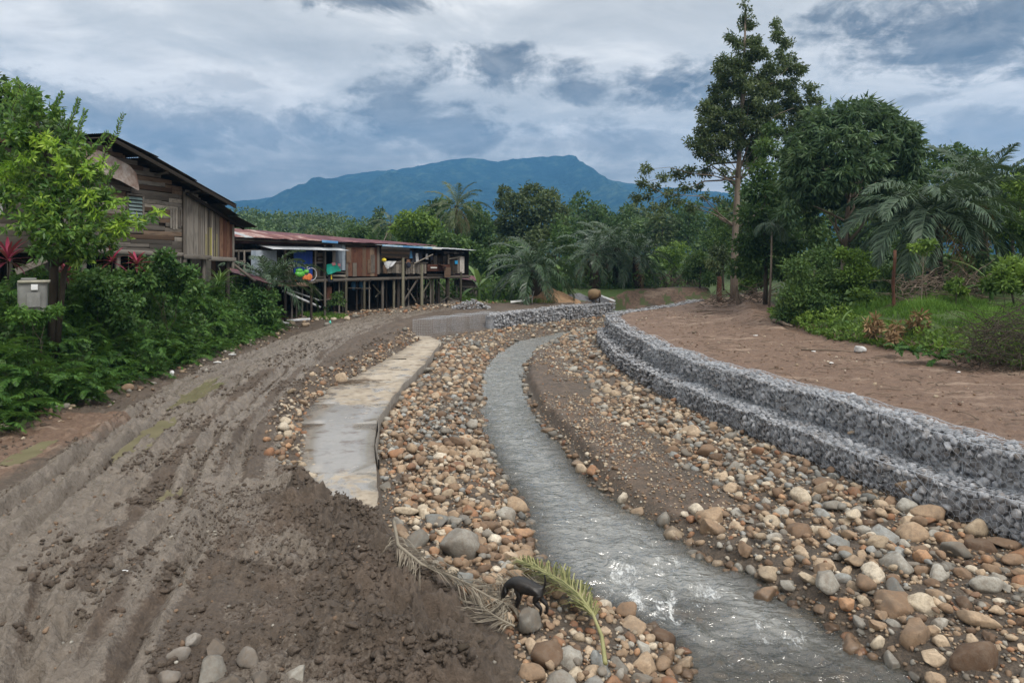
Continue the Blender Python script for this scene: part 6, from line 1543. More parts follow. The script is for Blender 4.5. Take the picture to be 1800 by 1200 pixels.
    for k in range(8):
        c = A.lerp(B, (k+.5)/8.0)+d*.25; sheet('wing_roof_sheet', c+nf*.75+Vector((0, 0, 9.42+RN.uniform(-.02, .02))), c-nf*4.2+Vector((0, 0, 9.95)), .62, d, M['roof_maroon'], root)
    plank('fascia', A+nf*.72+Vector((0, 0, 9.42)), B+d*.4+nf*.72+Vector((0, 0, 9.45)), .14, .03, nf, M['wood_red'], root)
    # loose grey board leaning under the wing
    return root
wooden_house()
t_ = empty('leaning_board', tuple(P(62, 470, 22)), 'pale grey board propped under the house behind the tank', 'board')
plank('board', P(28, 478, 22.2), P(82, 456, 22.6), .26, .03, (.2, -.8, .6), M['wood_pale'], t_)

# ---- long stilt house
HF = Vector((.765, -.643, 0)); HD = Vector((.643, .765, 0)); E0 = Vector((-15.3, 44.7, 0))
def hp(px, py, off=0.0):
    k = (px-900)/1200; b = E0+HF*off; t = (k*b.y-b.x)/(HD.x-k*HD.y); p = b+HD*t
    return Vector((p.x, p.y, CAMZ-(py-455)*p.y/1200))
def hx(s, z, off=0.0): p = E0+HD*s+HF*off; return Vector((p.x, p.y, z))
def stilt_house():
    root = empty('stilt_house', (-10, 51, 1.6), 'long patched plank house on stilts under a maroon and white tin roof', 'house')
    def vb(px0, px1, py0, py1, mat, off=0.0, nm='plank', th=.03):
        a, b = hp(px0, py1, off), hp(px1, py1, off); c = hp((px0+px1)/2, py1, off); t = hp((px0+px1)/2, py0, off)
        return plank(nm, c, Vector((c.x, c.y, t.z)), max(.03, (b-a).length-.006), th, HF, mat, root)
    def hb(px0, px1, py0, py1, h, mat, off=0.0, nm='board', th=.04):
        return plank(nm, hp(px0, py0, off), hp(px1, py1, off), h, th, HF, mat, root)
    def vrow(px0, px1, n, py0, py1, mats, off=0.0, nm='plank', gap=.0, jt=1.0):
        for k in range(n):
            a = px0+(px1-px0)*k/n; b = px0+(px1-px0)*(k+1)/n-gap; f = (k+.5)/n
            p0 = py0[0]+(py0[1]-py0[0])*f; p1 = py1[0]+(py1[1]-py1[0])*f
            vb(a, b, p0+RN.uniform(-jt, jt), p1+RN.uniform(-jt, jt), ch(*mats), off+RN.uniform(0, .012), nm)
    FL = 4.12; L0, L1 = -4.5, 18.0
    # floor platform, joists, inner partition and back walls
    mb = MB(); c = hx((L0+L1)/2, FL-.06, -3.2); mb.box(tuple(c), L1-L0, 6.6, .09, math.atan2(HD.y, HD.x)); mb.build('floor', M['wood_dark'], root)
    plank('floor_beam', hx(L0, FL-.1, .08), hx(9.2, FL-.1, .08), .2, .1, HF, M['wood_grey'], root); plank('floor_beam', hx(9.2, FL-.1, .08), hx(L1+.1, FL-.12, .08), .18, .1, HF, M['wood_grey'], root)
    for s in np.arange(L0+.4, L1, 1.15): plank('joist', hx(s, FL-.2, .25), hx(s, FL-.2, -6), .07, .14, (0, 0, 1), M['wood_grey'], root)
    for s in np.arange(L0, L1, .62):
        plank('inner_board', hx(s+.3, FL, -1.9), hx(s+.3, 6.5, -1.9), .60, .03, HF, ch('wood_dark', 'wood_dark', 'wood_dark', 'wood_brown'), root)  # mostly dark wood: the shade of the rooms is put into the colour
        plank('back_board', hx(s+.3, 1.5, -6.3), hx(s+.3, 6.4, -6.3), .61, .03, HF, M['wood_dark'], root)  # dark down to the ground, to blacken the space under the floor
    for s in (L0, L1):
        for k in range(9): plank('end_board', hx(s, FL, -.3-k*.66), hx(s, 6.35, -.3-k*.66), .64, .03, HD, ch('wood_dark', 'wood_grey'), root)
    # stilts in three rows
    for off, n, mt in ((-.05, 0, 'post'), (-2.4, 15, 'wood_grey'), (-4.8, 13, 'wood_dark')):
        for k in range(n):
            s = L0+.4+(L1-L0-.6)*k/(n-1)+RN.uniform(-.25, .25); p = hx(s, 0, off); plank('stilt', Vector((p.x, p.y, Hs(p.x, p.y)-.15)), Vector((p.x+RN.uniform(-.06, .06), p.y, FL-.1)), .13, .13, HF, M[mt], root)
    for px, py0, w_, mt, off in [(571, 430, .13, 'wood_grey', .1), (608, 475, .15, 'post', .05), (640, 488, .15, 'post', 0), (649, 488, .08, 'wood_grey', -.3), (672, 487, .17, 'wood_grey', -.2), (679, 488, .1, 'wood_dark', -.5), (692, 487, .15, 'post', -.1), (700, 487, .2, 'wood_grey', -.6), (708, 453, .19, 'post', .1), (718, 487, .08, 'wood_grey', -.8), (741, 464, .2, 'post', .1), (757, 487, .11, 'wood_grey', -.4), (761, 487, .13, 'post', -.2), (771, 488, .16, 'wood_dark', -.5), (786, 488, .2, 'wood_dark', .0), (789, 487, .09, 'post', .1), (810, 478, .14, 'post', .1), (627, 488, .11, 'wood_dark', -.9), (733, 487, .1, 'wood_dark', -.9), (748, 487, .12, 'wood_dark', -1.0), (596, 490, .1, 'wood_grey', -.4), (587, 490, .12, 'wood_dark', -1)]:
        p = hp(px, py0, off); plank('stilt', Vector((p.x, p.y, Hs(p.x, p.y)-.12)), p, w_, w_, HF, M[mt], root)
    for a, b, w_, off in [((711, 527), (737, 486), .15, .0), ((743, 515), (757, 492), .12, -.3), ((716, 507), (731, 530), .09, -.4), ((770, 495), (790, 518), .08, -.2), ((655, 500), (672, 520), .07, -.5), ((690, 500), (700, 524), .07, -.8), ((550, 503), (570, 522), .08, -.3), ((790, 524), (812, 534), .07, .2), ((775, 530), (788, 521), .07, .2), ((660, 522), (676, 505), .07, -.7)]:
        plank('brace', hp(*a, off), hp(*b, off), w_, .06, HF, ch('wood_grey', 'post'), root)
    hb(612, 650, 506, 507, .06, M['wood_pale'], -.4, 'rail'); hb(634, 652, 494, 494, .09, M['wood_pale'], -.2, 'rail'); hb(555, 580, 528, 526, .06, M['wood_pale'], -.3, 'rail'); hb(636, 652, 507, 507, .08, M['wood_grey'], 0, 'rail')
    vb(574, 583, 504, 526, M['wood_red'], -.3, 'under_panel')
    # left end: dark opening with window, white tin sheets
    hb(412, 470, 441, 441, .12, M['wood_grey'], .02); vb(418, 421, 440, 480, M['wood_grey'], .03); vb(428, 431, 440, 482, M['wood_pale'], .03); hb(421, 432, 459, 459, .08, M['wood_grey'], .03)
    vrow(440, 492, 9, (437, 440), (488, 493), ['wood_dark'], .0)
    for k in range(5): sheet('tin_sheet', hp(446+k*9, 440, .12), hp(446+k*9, 492, .12), .36, HD, M['sheet_bluegrey'], root, .03)
    # small porch with blue door sheet
    dk = 3.93
    mb = MB()
    for k in range(9): plank('deck_board', hx(-.6+k*.29, dk, .1), hx(-.6+k*.29, dk, 1.45), .27, .05, (0, 0, 1), ch('wood_grey', 'wood_pale'), root)
    plank('deck_beam', hp(488, 500, 1.4), hp(549, 500, 1.4), .25, .1, HF, M['wood_brown'], root)
    for px in (501, 547):
        p = hp(px, 497 if px > 520 else 440, 1.4); plank('porch_post', Vector((p.x, p.y, Hs(p.x, p.y)-.15)), p, .13, .13, HF, M['wood_dark'], root)
    for px in (513, 521, 531): p = hp(px, 500, .3); plank('porch_post', Vector((p.x, p.y, Hs(p.x, p.y)-.1)), p, .09, .09, HF, M['wood_grey'], root)
    vrow(506, 516, 3, (467, 467), (493, 493), ['wood_pale'], .55, 'baluster', 1.4, .5); hb(505, 517, 467, 467, .07, M['wood_pale'], .58, 'rail')
    for k in range(6): vb(516.3+k*5.5, 516.3+k*5.5+5.45, 441, 493.5, M['blue_door'], .5+(k % 2)*.015, 'blue_sheet', .02)
    hb(486, 590, 437, 441, .10, M['wood_dark'], .7)
    for k in range(8):
        s = -.9+k*.72; sheet('porch_roof_sheet', hx(s, 6.42-.02*k*.3, -.6), hx(s, 6.12-.02*k*.3, 1.5), .78, HD, M['roof_white'], root)
    # open porch boards
    vrow(549, 572, 5, (442, 440), (452, 452), ['wood_grey', 'wood_dark'], -.2); hb(550, 570, 462, 461, .12, M['wood_grey'], -.1); vb(553, 556, 440, 487, M['wood_pale'], .02); vb(568, 573, 440, 486, M['wood_grey'], .03)
    for k in range(6): hb(558, 570, 446+k*3.2, 445.6+k*3.2, .12, ch('wood_brown', 'wood_grey'), -.15, 'louvre')
    vrow(550, 571, 5, (470, 469), (488, 487), ['wood_grey', 'wood_dark', 'wood_brown'], -.05)
    hb(549, 573, 487, 487, .12, M['wood_grey'], .1); hb(575, 612, 484, 485, .14, M['wood_pale'], .1); hb(590, 606, 478, 479, .1, M['wood_grey'], .1)
    vrow(584, 607, 4, (426, 427), (474, 476), ['wood_blue', 'wood_blue', 'wood_grey'], .1)
    hb(566, 594, 424, 426, .16, M['roof_blue'], .6, 'blue_edge')
    # big patched brown wall
    for (a, b, m_) in [(608, 612, 'wood_grey'), (612, 619, 'wood_red'), (619, 628, 'wood_red'), (628, 637, 'wood_red'), (637, 643, 'wood_brown'), (643, 650, 'wood_red'), (650, 658, 'wood_brown'), (658, 663, 'wood_red')]:
        vb(a, b, 434+(a-608)*.02, 485.5, M[m_], .14, 'wall_sheet')
    for (a, b, p0, p1, m_) in [(620, 627, 462, 486, 'wood_pale'), (646, 652, 456, 480, 'wood_brown'), (652, 659, 448, 479, 'wood_grey'), (609, 617, 436, 462, 'wood_brown')]: vb(a, b, p0, p1, M[m_], .19, 'patch_board')
    hb(608, 640, 432, 433, .12, M['wood_dark'], .2); vb(663, 667, 431, 482, M['wood_pale'], .18, 'corner_board')
    # veranda at the right
    vb(667, 673, 436, 480, M['wood_grey'], -.1)
    for k in range(5): hb(670, 720, 435+k*3.8, 437+k*3.9, .2, ch('wood_grey', 'wood_brown'), .5-.14*k, 'awning_board', .03)
    vrow(672, 706, 7, (459, 459), (480, 481), ['wood_grey', 'wood_grey', 'wood_pale'], .05); vrow(713, 750, 9, (462, 461), (481, 481), ['wood_grey', 'wood_pale'], .05, gap=.7)
    hb(672, 752, 461, 462, .09, M['wood_grey'], .12, 'rail')
    plank('pole', hp(728, 463, .3), hp(761, 447, .5), .08, .06, HF, M['wood_pale'], root)
    vrow(757, 790, 6, (450, 450), (466, 466), ['wood_grey', 'wood_dark'], -.5)
    hb(751, 791, 467.5, 468.5, .28, M['wood_red'], .16, 'red_board'); hb(751, 791, 473.5, 474, .28, M['wood_red'], .16, 'red_board'); hb(757, 768, 470.5, 470.5, .1, M['white'], .2, 'pale_strip')
    plank('hanging_sheet', hp(770, 464, .25), hp(784, 470, .55), .55, .02, (0, 0, 1), M['wood_brown'], root); vb(781, 792, 470, 487.5, M['wood_brown'], .5, 'hanging_sheet')
    hb(750, 792, 483, 483, .12, M['wood_dark'], .2)
    vrow(788, 816, 7, (449, 450), (482, 480), ['wood_grey', 'wood_dark', 'wood_blue'], -.05); vb(787, 790, 447, 464, M['wood_pale'], .03); vb(808, 816, 451, 480, M['sheet_rustwhite'], .06, 'corner_sheet'); vb(799.5, 804.5, 458, 464, M['blue_poster'], .05, 'blue_panel'); hb(789, 808, 455, 452, .08, M['wood_pale'], .05)
    vrow(780, 816, 8, (442, 442), (446, 446), ['wood_grey', 'wood_dark'], -.1)
    # main roof in two rows of sheets, maroon, rusted and bleached at the left
    ez = lambda s: 6.86-.018*(s+4); rz = lambda s: 7.75-.045*(s+4)
    n = 30
    for k in range(n):
        s = L0-.3+k*.63
        m1 = M['roof_white'] if k in (0, 1, 4) else (M['roof_rust'] if k < 13 else M['roof_maroon'])
        m2 = M['roof_rust'] if k < 9 else M['roof_maroon']
        if s < 14.5:
            sheet('roof_sheet', hx(s, ez(s)+RN.uniform(-.03, .03), .55+RN.uniform(-.12, .08)), hx(s, (ez(s)+rz(s))/2+.03, -2.1), .70, HD, m1, root)
            sheet('roof_sheet', hx(s, (ez(s)+rz(s))/2-.01, -1.9), hx(s, rz(s), -4.6), .70, HD, m2, root)
            sheet('back_roof_sheet', hx(s, rz(s)-.01, -4.5), hx(s, 6.6, -7.2), .70, HD, M['roof_maroon'], root)
    plank('eave_beam', hx(L0, 6.70, .35), hx(10, 6.5, .35), .12, .06, HF, M['wood_dark'], root)
    # white and blue sheets over the veranda
    for k in range(13):
        s = 8.1+k*.8; b_ = 6.62-.028*(s-8)
        sheet('veranda_roof_sheet', hx(s, b_+.12, -2.6), hx(s, b_-.10+RN.uniform(-.02, .02), .75), .86, HD, M['roof_white'], root)
    for k in range(6): plank('blue_edge', hx(8.0+k*1.0, 6.50-.03*k, .78), hx(9.05+k*1.0, 6.47-.03*k, .78), .13, .02, HF, M['roof_blue'] if k < 5 else M['white'], root)
    plank('antenna', hx(11.2, 6.9, -3), hx(11.6, 7.6, -3), .05, .03, HF, M['wood_pale'], root)
    return root
stilt_house()
def cloth(name, corners, mat, label, cat='cloth', wav=.05, n=8, group=None):
    a, b, c, d = [Vector(q) for q in corners]; V = []; nr = (b-a).cross(d-a).normalized(); mid = (a+b+c+d)/4
    for i in range(n+1):
        for j in range(n+1):
            u, v = i/n, j/n; p = (a*(1-u)+b*u)*(1-v)+(d*(1-u)+c*u)*v
            V.append(tuple(p+nr*wav*(math.sin(u*9+v*2)+.6*math.sin(u*17+1))*(.3+v)))
    idx = np.arange((n+1)**2).reshape(n+1, n+1); q = np.stack([idx[:-1, :-1], idx[1:, :-1], idx[1:, 1:], idx[:-1, 1:]], -1).reshape(-1, 4)
    o = mk(name, V, [q], mat, None, {'rnd': np.zeros(len(V))}, True); return tag(o, label, cat, group)
def hc(l, off): return [hp(x, y, off) for x, y in l]
cloth('teal_cloth', hc([(574, 465), (591, 462), (598, 476), (576, 483)], .45), M['teal'], 'bright teal cloth hung out on the stilt house porch', wav=.06)
cloth('pink_cloth', hc([(583, 462), (589, 461), (590, 466), (585, 467)], .5), M['pink'], 'small pink cloth over the top of the teal cloth', wav=.03, n=4)
cloth('pink_cloth', hc([(594, 463), (598, 463), (598, 468), (594, 468)], .3), M['pink'], 'small pink rag right of the teal cloth', wav=.02, n=4)
cloth('dark_cloth', hc([(577, 483), (584, 482), (585, 496), (578, 495)], .3), M['cloth_dark'], 'dark cloth hanging below the teal cloth', wav=.04)
cloth('yellow_cloth', hc([(581.5, 483), (583.2, 483), (583.4, 491), (582, 491)], .36), M['yellow'], 'narrow yellow strip hanging below the teal cloth', wav=.02, n=4)
cloth('white_cloth', hc([(674, 459), (697, 459), (688, 468), (680, 473)], .35), M['cloth_white'], 'white cloth draped over the veranda rail', wav=.06)
cloth('brown_cloth', hc([(673, 466), (679, 466), (680, 481), (675, 480)], .3), M['wood_brown'], 'brown rag hanging on the veranda rail left of the white cloth', wav=.04)
for k, (a, b, y0, y1, mt, lb) in enumerate([(721, 724, 441, 454, 'cloth_blue', 'blue shirt at the left end of the veranda washing line'), (725, 730, 443, 461, 'cloth_dark', 'long dark garment on the veranda washing line'), (731, 735, 445, 460, 'cloth_white', 'white striped garment on the veranda washing line'), (736, 742, 443, 456, 'cloth_dark', 'dark garment near the lamp on the washing line'), (757, 761, 449, 457, 'cloth_dark', 'dark garment right of the leaning pole'), (749, 752, 446, 456, 'cloth_white', 'pale garment near the right end of the washing line')]):
    cloth('garment', hc([(a, y0), (b, y0), (b, y1), (a, y1)], .15), M[mt], lb, 'garment', .05, 6, 'washing on the veranda')
cloth('red_cloth', hc([(715, 456), (721, 456), (721, 463), (715, 463)], .3), M['wood_red'], 'dull red cloth on the veranda rail beside the post', wav=.04)
def blob(name, p, r, mat, label, cat, sq=(1, 1, 1)):
    V, T = ICO[2]; o = mk(name, V*np.array(sq)*r+np.array(p), [T], mat, None, {'rnd': np.zeros(len(V))}, True); return tag(o, label, cat)
blob('yellow_bag', hp(675, 457, .3), .17, M['yellow'], 'bright yellow bag on the veranda rail', 'bag', (1.1, .8, .9))
blob('dark_bag', hp(718, 466, .35), .22, M['cloth_dark'], 'dark bag hanging on the veranda rail', 'bag', (.9, .7, 1.1))
for px, py in ((622, 502), (636, 500)): blob('blue_drum', hp(px, py, -1.2), .28, M['cloth_blue'], ('left' if px < 630 else 'right')+' blue drum of two standing in the dark under the house', 'drum', (.8, .8, 1.3))
# ride-on toy on the porch
def toy():
    c = hp(533, 493.5, 1.0); root = empty('toy_tricycle', tuple(c), 'green and orange child tricycle standing before the blue sheet', 'tricycle'); c = Vector(c)
    def disc(p, r, w_, mat, nm):
        mb = MB(); mb.tube([p-HF*w_, p-HF*w_*.5, p+HF*w_*.5, p+HF*w_], [r*.7, r, r, r*.7], 14); return mb.build(nm, mat, root)
    for s, r, nm in ((-.55, .17, 'wheel'), (.45, .24, 'wheel'), (.12, .2, 'wheel')): disc(c+HD*s+Vector((0, 0, r)), r, .05, M['orange_toy'], nm)
    V, T = ICO[2]
    rz = np.array(Matrix(((HD.x, HF.x, 0), (HD.y, HF.y, 0), (0, 0, 1))))
    for (s, z, sx, sz, mt, nm) in ((-.25, .45, .38, .24, 'green_toy', 'body'), (-.3, .68, .26, .14, 'green_toy', 'seat'), (.22, .60, .20, .16, 'green_toy', 'fender')):
        W = (V*np.array([sx, .2, sz]))@rz.T+np.array(c+HD*s+Vector((0, 0, z))); mk(nm, W, [T], M[mt], root, {'rnd': np.zeros(len(V))}, True)
    mb = MB(); mb.tube([c+HD*.45+Vector((0, 0, .24)), c+HD*.25+Vector((0, 0, .9))], .03, 6); mb.tube([c+HD*.22+HF*.2+Vector((0, 0, .9)), c+HD*.22-HF*.2+Vector((0, 0, .9))], .035, 6); mb.build('handlebar', M['white'], root)
    # hoop wheel leaning behind
    mb = MB(); q = c+HD*.62+Vector((0, 0, .42)); mb.tube([q+HD*.40*math.cos(a)+Vector((0, 0, .42*math.sin(a))) for a in np.linspace(0, 6.283, 20)], .025, 5, False); mb.build('hoop', M['pvc'], root)
toy()
# shed behind the far end
def shed():
    root = empty('small_shed', (-5, 62, 1.9), 'low plank shed with a maroon roof at the far end of the stilt house', 'shed'); d = 62.0
    for k in range(5): plank('plank', P(806, 491+k*3.2, d), P(832, 492+k*3.2, d-.3), .16, .03, (0, -1, 0), ch('wood_grey', 'wood_brown'), root)
    for px in (803, 816, 828, 838): p = P(px, 500, d); plank('post', Vector((p.x, p.y, 1.4)), p, .12, .12, (0, -1, 0), M['wood_grey'], root)
    for k in range(3): plank('plank', P(829+k*3.6, 528, d-.1*k), P(829+k*3.6, 498, d-.1*k), .18, .03, (0, -1, 0), M['wood_grey'], root)
    plank('plank', P(804, 521, d), P(832, 523, d), .14, .03, (0, -1, 0), M['wood_grey'], root); plank('plank', P(815, 505, d), P(826, 505, d), .12, .03, (0, -1, 0), M['wood_grey'], root)
    for k in range(6): p = P(801+k*8, 488.5+k*1.2, d-.6); sheet('roof_sheet', p, p+Vector((-.2, 3, .35)), .5, (1, 0, -.15), M['roof_maroon'], root)
    for k in range(8): p = P(801+k*5.2, 530, d+2.6); plank('back_board', Vector((p.x, p.y, 1.4)), Vector((p.x, p.y, 3.6)), .3, .03, (0, -1, 0), M['wood_dark'], root)
shed()
# ------------------------------------------------------------------ small things
def dog():
    gx, gy = .22, 9.36; gz_ = Hs(gx, gy)+.085
    S = 1.0
    J = {'pel': (-.18, 0, .365), 'mid': (-.02, 0, .372), 'che': (.14, 0, .385), 'sho': (.20, 0, .42), 'nk': (.285, 0, .39), 'nk2': (.34, 0, .335), 'hd': (.375, 0, .265), 'mz': (.405, 0, .195), 'ns': (.42, 0, .155),
         't0': (-.245, 0, .385), 't1': (-.275, 0, .44), 't2': (-.275, 0, .52), 't3': (-.262, 0, .585)}
    rad = {'pel': .094, 'mid': .096, 'che': .122, 'sho': .094, 'nk': .074, 'nk2': .066, 'hd': .074, 'mz': .044, 'ns': .027, 't0': .024, 't1': .018, 't2': .015, 't3': .009}
    E = [('pel', 'mid'), ('mid', 'che'), ('che', 'sho'), ('sho', 'nk'), ('nk', 'nk2'), ('nk2', 'hd'), ('hd', 'mz'), ('mz', 'ns'), ('pel', 't0'), ('t0', 't1'), ('t1', 't2'), ('t2', 't3')]
    def leg(n, pts, rr, root):
        prev = root
        for i, (p, r) in enumerate(zip(pts, rr)): J[n+str(i)] = p; rad[n+str(i)] = r; E.append((prev, n+str(i))); prev = n+str(i)
    leg('hl', [(-.19, .055, .31), (-.12, .065, .215), (-.235, .065, .125), (-.215, .065, .03), (-.17, .065, .012)], [.068, .050, .029, .025, .024], 'pel')
    leg('hr', [(-.19, -.055, .31), (-.16, -.065, .215), (-.285, -.065, .12), (-.285, -.065, .01), (-.24, -.065, -.01)], [.068, .050, .029, .025, .024], 'pel')
    leg('fl', [(.15, .055, .33), (.115, .06, .22), (.16, .06, .11), (.165, .06, .02), (.205, .06, .008)], [.056, .040, .028, .025, .023], 'che')
    leg('fr', [(.15, -.055, .33), (.13, -.06, .22), (.21, -.06, .115), (.225, -.06, .03), (.265, -.06, .012)], [.056, .040, .028, .025, .023], 'che')
    leg('el', [(.35, .045, .315), (.335, .078, .29), (.345, .085, .25)], [.02, .018, .007], 'hd'); leg('er', [(.35, -.045, .315), (.335, -.078, .29), (.345, -.085, .25)], [.02, .018, .007], 'hd')
    keys = list(J); idx = {k: i for i, k in enumerate(keys)}
    me = bpy.data.meshes.new('dog'); me.from_pydata([J[k] for k in keys], [(idx[a], idx[b]) for a, b in E], [])
    o = bpy.data.objects.new('dog', me); COL.objects.link(o)
    md = o.modifiers.new('skin', 'SKIN'); md.use_smooth_shade = True
    sv = me.skin_vertices[0].data
    for k in keys: sv[idx[k]].radius = (rad[k], rad[k]); sv[idx[k]].use_root = (k == 'pel')
    sb = o.modifiers.new('sub', 'SUBSURF'); sb.levels = 2; sb.render_levels = 2
    me.materials.append(M['dog_fur'])
    o.location = (gx, gy, gz_); o.rotation_euler = (0, 0, R(163)); o.scale = (.88, 1.08, .95)
    tag(o, 'lean black dog sniffing the stones with its head down', 'dog')
    V, T = ICO[2]
    for s in (-1, 1):
        e = mk('eye', V*.008+np.array((.395, s*.036, .262)), [T], M['glass'], None, {'rnd': np.zeros(len(V))}, True); e.parent = o
    e = mk('nose', V*np.array([.012, .014, .011])+np.array((.432, 0, .148)), [T], M['dark'], None, {'rnd': np.zeros(len(V))}, True); e.parent = o
dog()
# cut palm frond, half green, folded over the stones, and a dry frond
def ground_frond(name, path, ll, lw, pairs, mat, label, lift=.12, sweep=.5, seed=0, t0=.2, rr=.022, cat='palm frond', up=.25, stemmat=None):
    r = np.random.default_rng(seed); pts = [Vector(p) for p in path]
    root = empty(name, tuple(pts[0]), label, cat)
    seg = []; 
    for i in range(len(pts)-1):
        for k in range(6): seg.append(pts[i].lerp(pts[i+1], k/6))
    seg.append(pts[-1]); n = len(seg)
    mb = MB(); mb.tube(seg, [rr*(1-.8*i/n) for i in range(n)], 6, a=.85); mb.build('rachis', stemmat or mat, root, True)
    for s in (-1, 1):
        V, Q, A = [], [], []
        for k in range(pairs):
            t = t0+(1-t0)*(k+.5)/pairs; f = t*(n-1); i = min(int(f), n-2); p = np.array(seg[i].lerp(seg[i+1], f-i)); tan = np.array((seg[i+1]-seg[i]).normalized())
            sd = nrm(np.cross(tan, [0, 0, 1]))*s; fw = sweep+r.normal(0, .12)
            dr = nrm(tan*math.sin(fw)+sd*math.cos(fw)+np.array([0, 0, up+r.normal(0, .12)])); l = ll*(math.sin(math.pi*(.12+.8*(t-t0)/(1-t0))))**.6*r.uniform(.75, 1.1)
            wd = nrm(np.cross(dr, [0, 0, 1]))*lw*.5; p1 = p+dr*l*.55; p2 = p1+nrm(dr+np.array([0, 0, -.6-r.random()*.5]))*l*.45
            for q in (p1, p2): q[2] = max(q[2], Hs(q[0], q[1])+.05)
            b = len(V); V += [p-wd*.5, p+wd*.5, p1+wd, p1-wd, p2+wd*.15, p2-wd*.15]; Q += [[b, b+1, b+2, b+3], [b+3, b+2, b+4, b+5]]; A += [r.random()]*6
        mk('leaflets', np.array(V), [np.array(Q)], mat, root, {'rnd': np.array(A)})
    return root
def gp(px, py, up=.1):
    d = 9.5
    for _ in range(12):
        x = (px-900)*d/1200; d = 1200*(CAMZ-Hs(x, d)-up)/(py-455)
    return Vector(((px-900)*d/1200, d, Hs((px-900)*d/1200, d)+up))
ground_frond('green_palm_frond', [gp(1064, 1165, .22), gp(1058, 1118, .25), gp(1042, 1078, .27), gp(1018, 1045, .28), gp(988, 1020, .28), gp(952, 1000, .25), gp(918, 986, .2)], .68, .02, 130, M['cut_frond'], 'cut palm frond still partly green lying across stones by the dog', sweep=1.02, seed=3, t0=.3, rr=.03, up=.08, stemmat=M['cut_frond'])
ground_frond('dry_palm_frond', [gp(692, 915, .30), gp(700, 958, .2), gp(742, 992, .16), gp(800, 1023, .16), gp(860, 1048, .16), gp(905, 1066, .14)], .62, .014, 120, M['dry_frond'], 'dry grey palm frond lying along the edge of the mud', sweep=.95, seed=5, t0=.12, rr=.03, up=.06)
ground_frond('dry_palm_frond', [gp(905, 1100, .12), gp(880, 1088, .13), gp(855, 1072, .12), gp(830, 1050, .12)], .5, .017, 40, M['dry_frond'], 'bunch of dry palm leaflets under the head of the dog', sweep=.3, seed=6, t0=.05, rr=.015, up=.05)
ground_frond('dry_palm_frond', [gp(985, 1030, .15), gp(940, 1022, .15), gp(890, 1022, .14), gp(840, 1030, .12)], .55, .018, 40, M['dry_frond'], 'dry palm leaf bundle tucked behind the dog', sweep=.5, seed=8, t0=.05, rr=.015, up=.05)
# sticks across the concrete strip
def sticks(name, items, mat, label, cat, stuff=False, r=.02):
    mb = MB()
    for a, b, rr in items:
        p, q = limb_to(a, b, rr, 3, .08); mb.tube(p, q, 5)
    o = mb.build(name, mat, None, True); tag(o, label, cat, kind='stuff' if stuff else None); return o
def gpz(px, py, d, up): p = P(px, py, d); return Vector((p.x, p.y, Hs(p.x, p.y)+up))
it = []
for k in range(16):
    d = 26.2+random.uniform(-.6, .6); x = (570-900)*d/1200+random.uniform(-.2, 1.0); a = random.gauss(.3, .35); L = random.uniform(.7, 1.9)
    it.append((Vector((x, d, slabZ+.03)), Vector((x+L*math.cos(a), d+L*math.sin(a)*.6, slabZ+.05)), .016))
sticks('fallen_twigs', it, M['dead_wood'], 'thin broken twigs lying across the concrete strip', 'twigs', True)
p = gp(808, 1138, .08); q = gp(850, 1115, .1); sticks('stick', [(p, q, .045)], M['bark_dark'], 'short dark stick on the mud below the upright tan stone', 'stick')
# heaps
def heap(name, px, py, d, rx, ry, h, mat, label, seed, cat='heap', rough=.25, stones=None):
    x0 = (px-900)*d/1200; y0 = d; n = 44; us = np.linspace(-1.15, 1.15, n); U, Vv = np.meshgrid(us, us, indexing='ij')
    X, Y = x0+U*rx, y0+Vv*ry; rr = np.sqrt(U**2+Vv**2)+.22*fbm(U*1.3+seed, Vv*1.3, 3, seed)
    Z = h*np.clip(1-rr, -.2, 1)**1.0*np.where(rr < 1, 1, 1)+.0; Z = h*np.maximum(1-rr, -.15)+rough*h*.5*fbm(U*4, Vv*4, 4, seed+2)*np.clip(1.2-rr, 0, 1)
    G = H(X, Y); idx = np.arange(n*n).reshape(n, n); q = np.stack([idx[:-1, :-1], idx[1:, :-1], idx[1:, 1:], idx[:-1, 1:]], -1).reshape(-1, 4)
    o = mk(name, np.stack([X.ravel(), Y.ravel(), (G+Z).ravel()-.03], 1), [q], mat, None, {'rnd': np.zeros(n*n)}, True); tag(o, label, cat)
    return o
heap('sand_heap', 968, 530, 60, 2.9, 1.8, 1.15, M['sand'], 'orange sand heap on the far bank below the lone oil palm', 3)
heap('gravel_heap', 1010, 523, 61.5, 1.9, 1.3, .75, M['grey_gravel'], 'small blue grey gravel heap right of the sand heap', 5)
heap('gravel_heap', 1048, 525, 62, 1.3, 1.0, .6, M['grey_gravel'], 'low grey heap under the rusty mixer drum', 6)
it = []
for k in range(260):
    a = random.uniform(0, 6.28); q_ = math.sqrt(random.random()); x = (828-900)*54/1200+1.55*q_*math.cos(a); y = 54+1.0*q_*math.sin(a); it.append((x, y, Hs(x, y)+.75*(1-q_)+.02, random.uniform(.08, .17), 0, 1))
o = joined_rocks('grey_stones', it, ['gabion_stone'], PROTO_A); r_ = empty('stone_heap', ((828-900)*54/1200, 54, 1.5), 'heap of dark grey broken stone at the far end of the stilt house', 'stone heap'); o.parent = r_; o.location = -r_.location; o['kind'] = 'stuff'
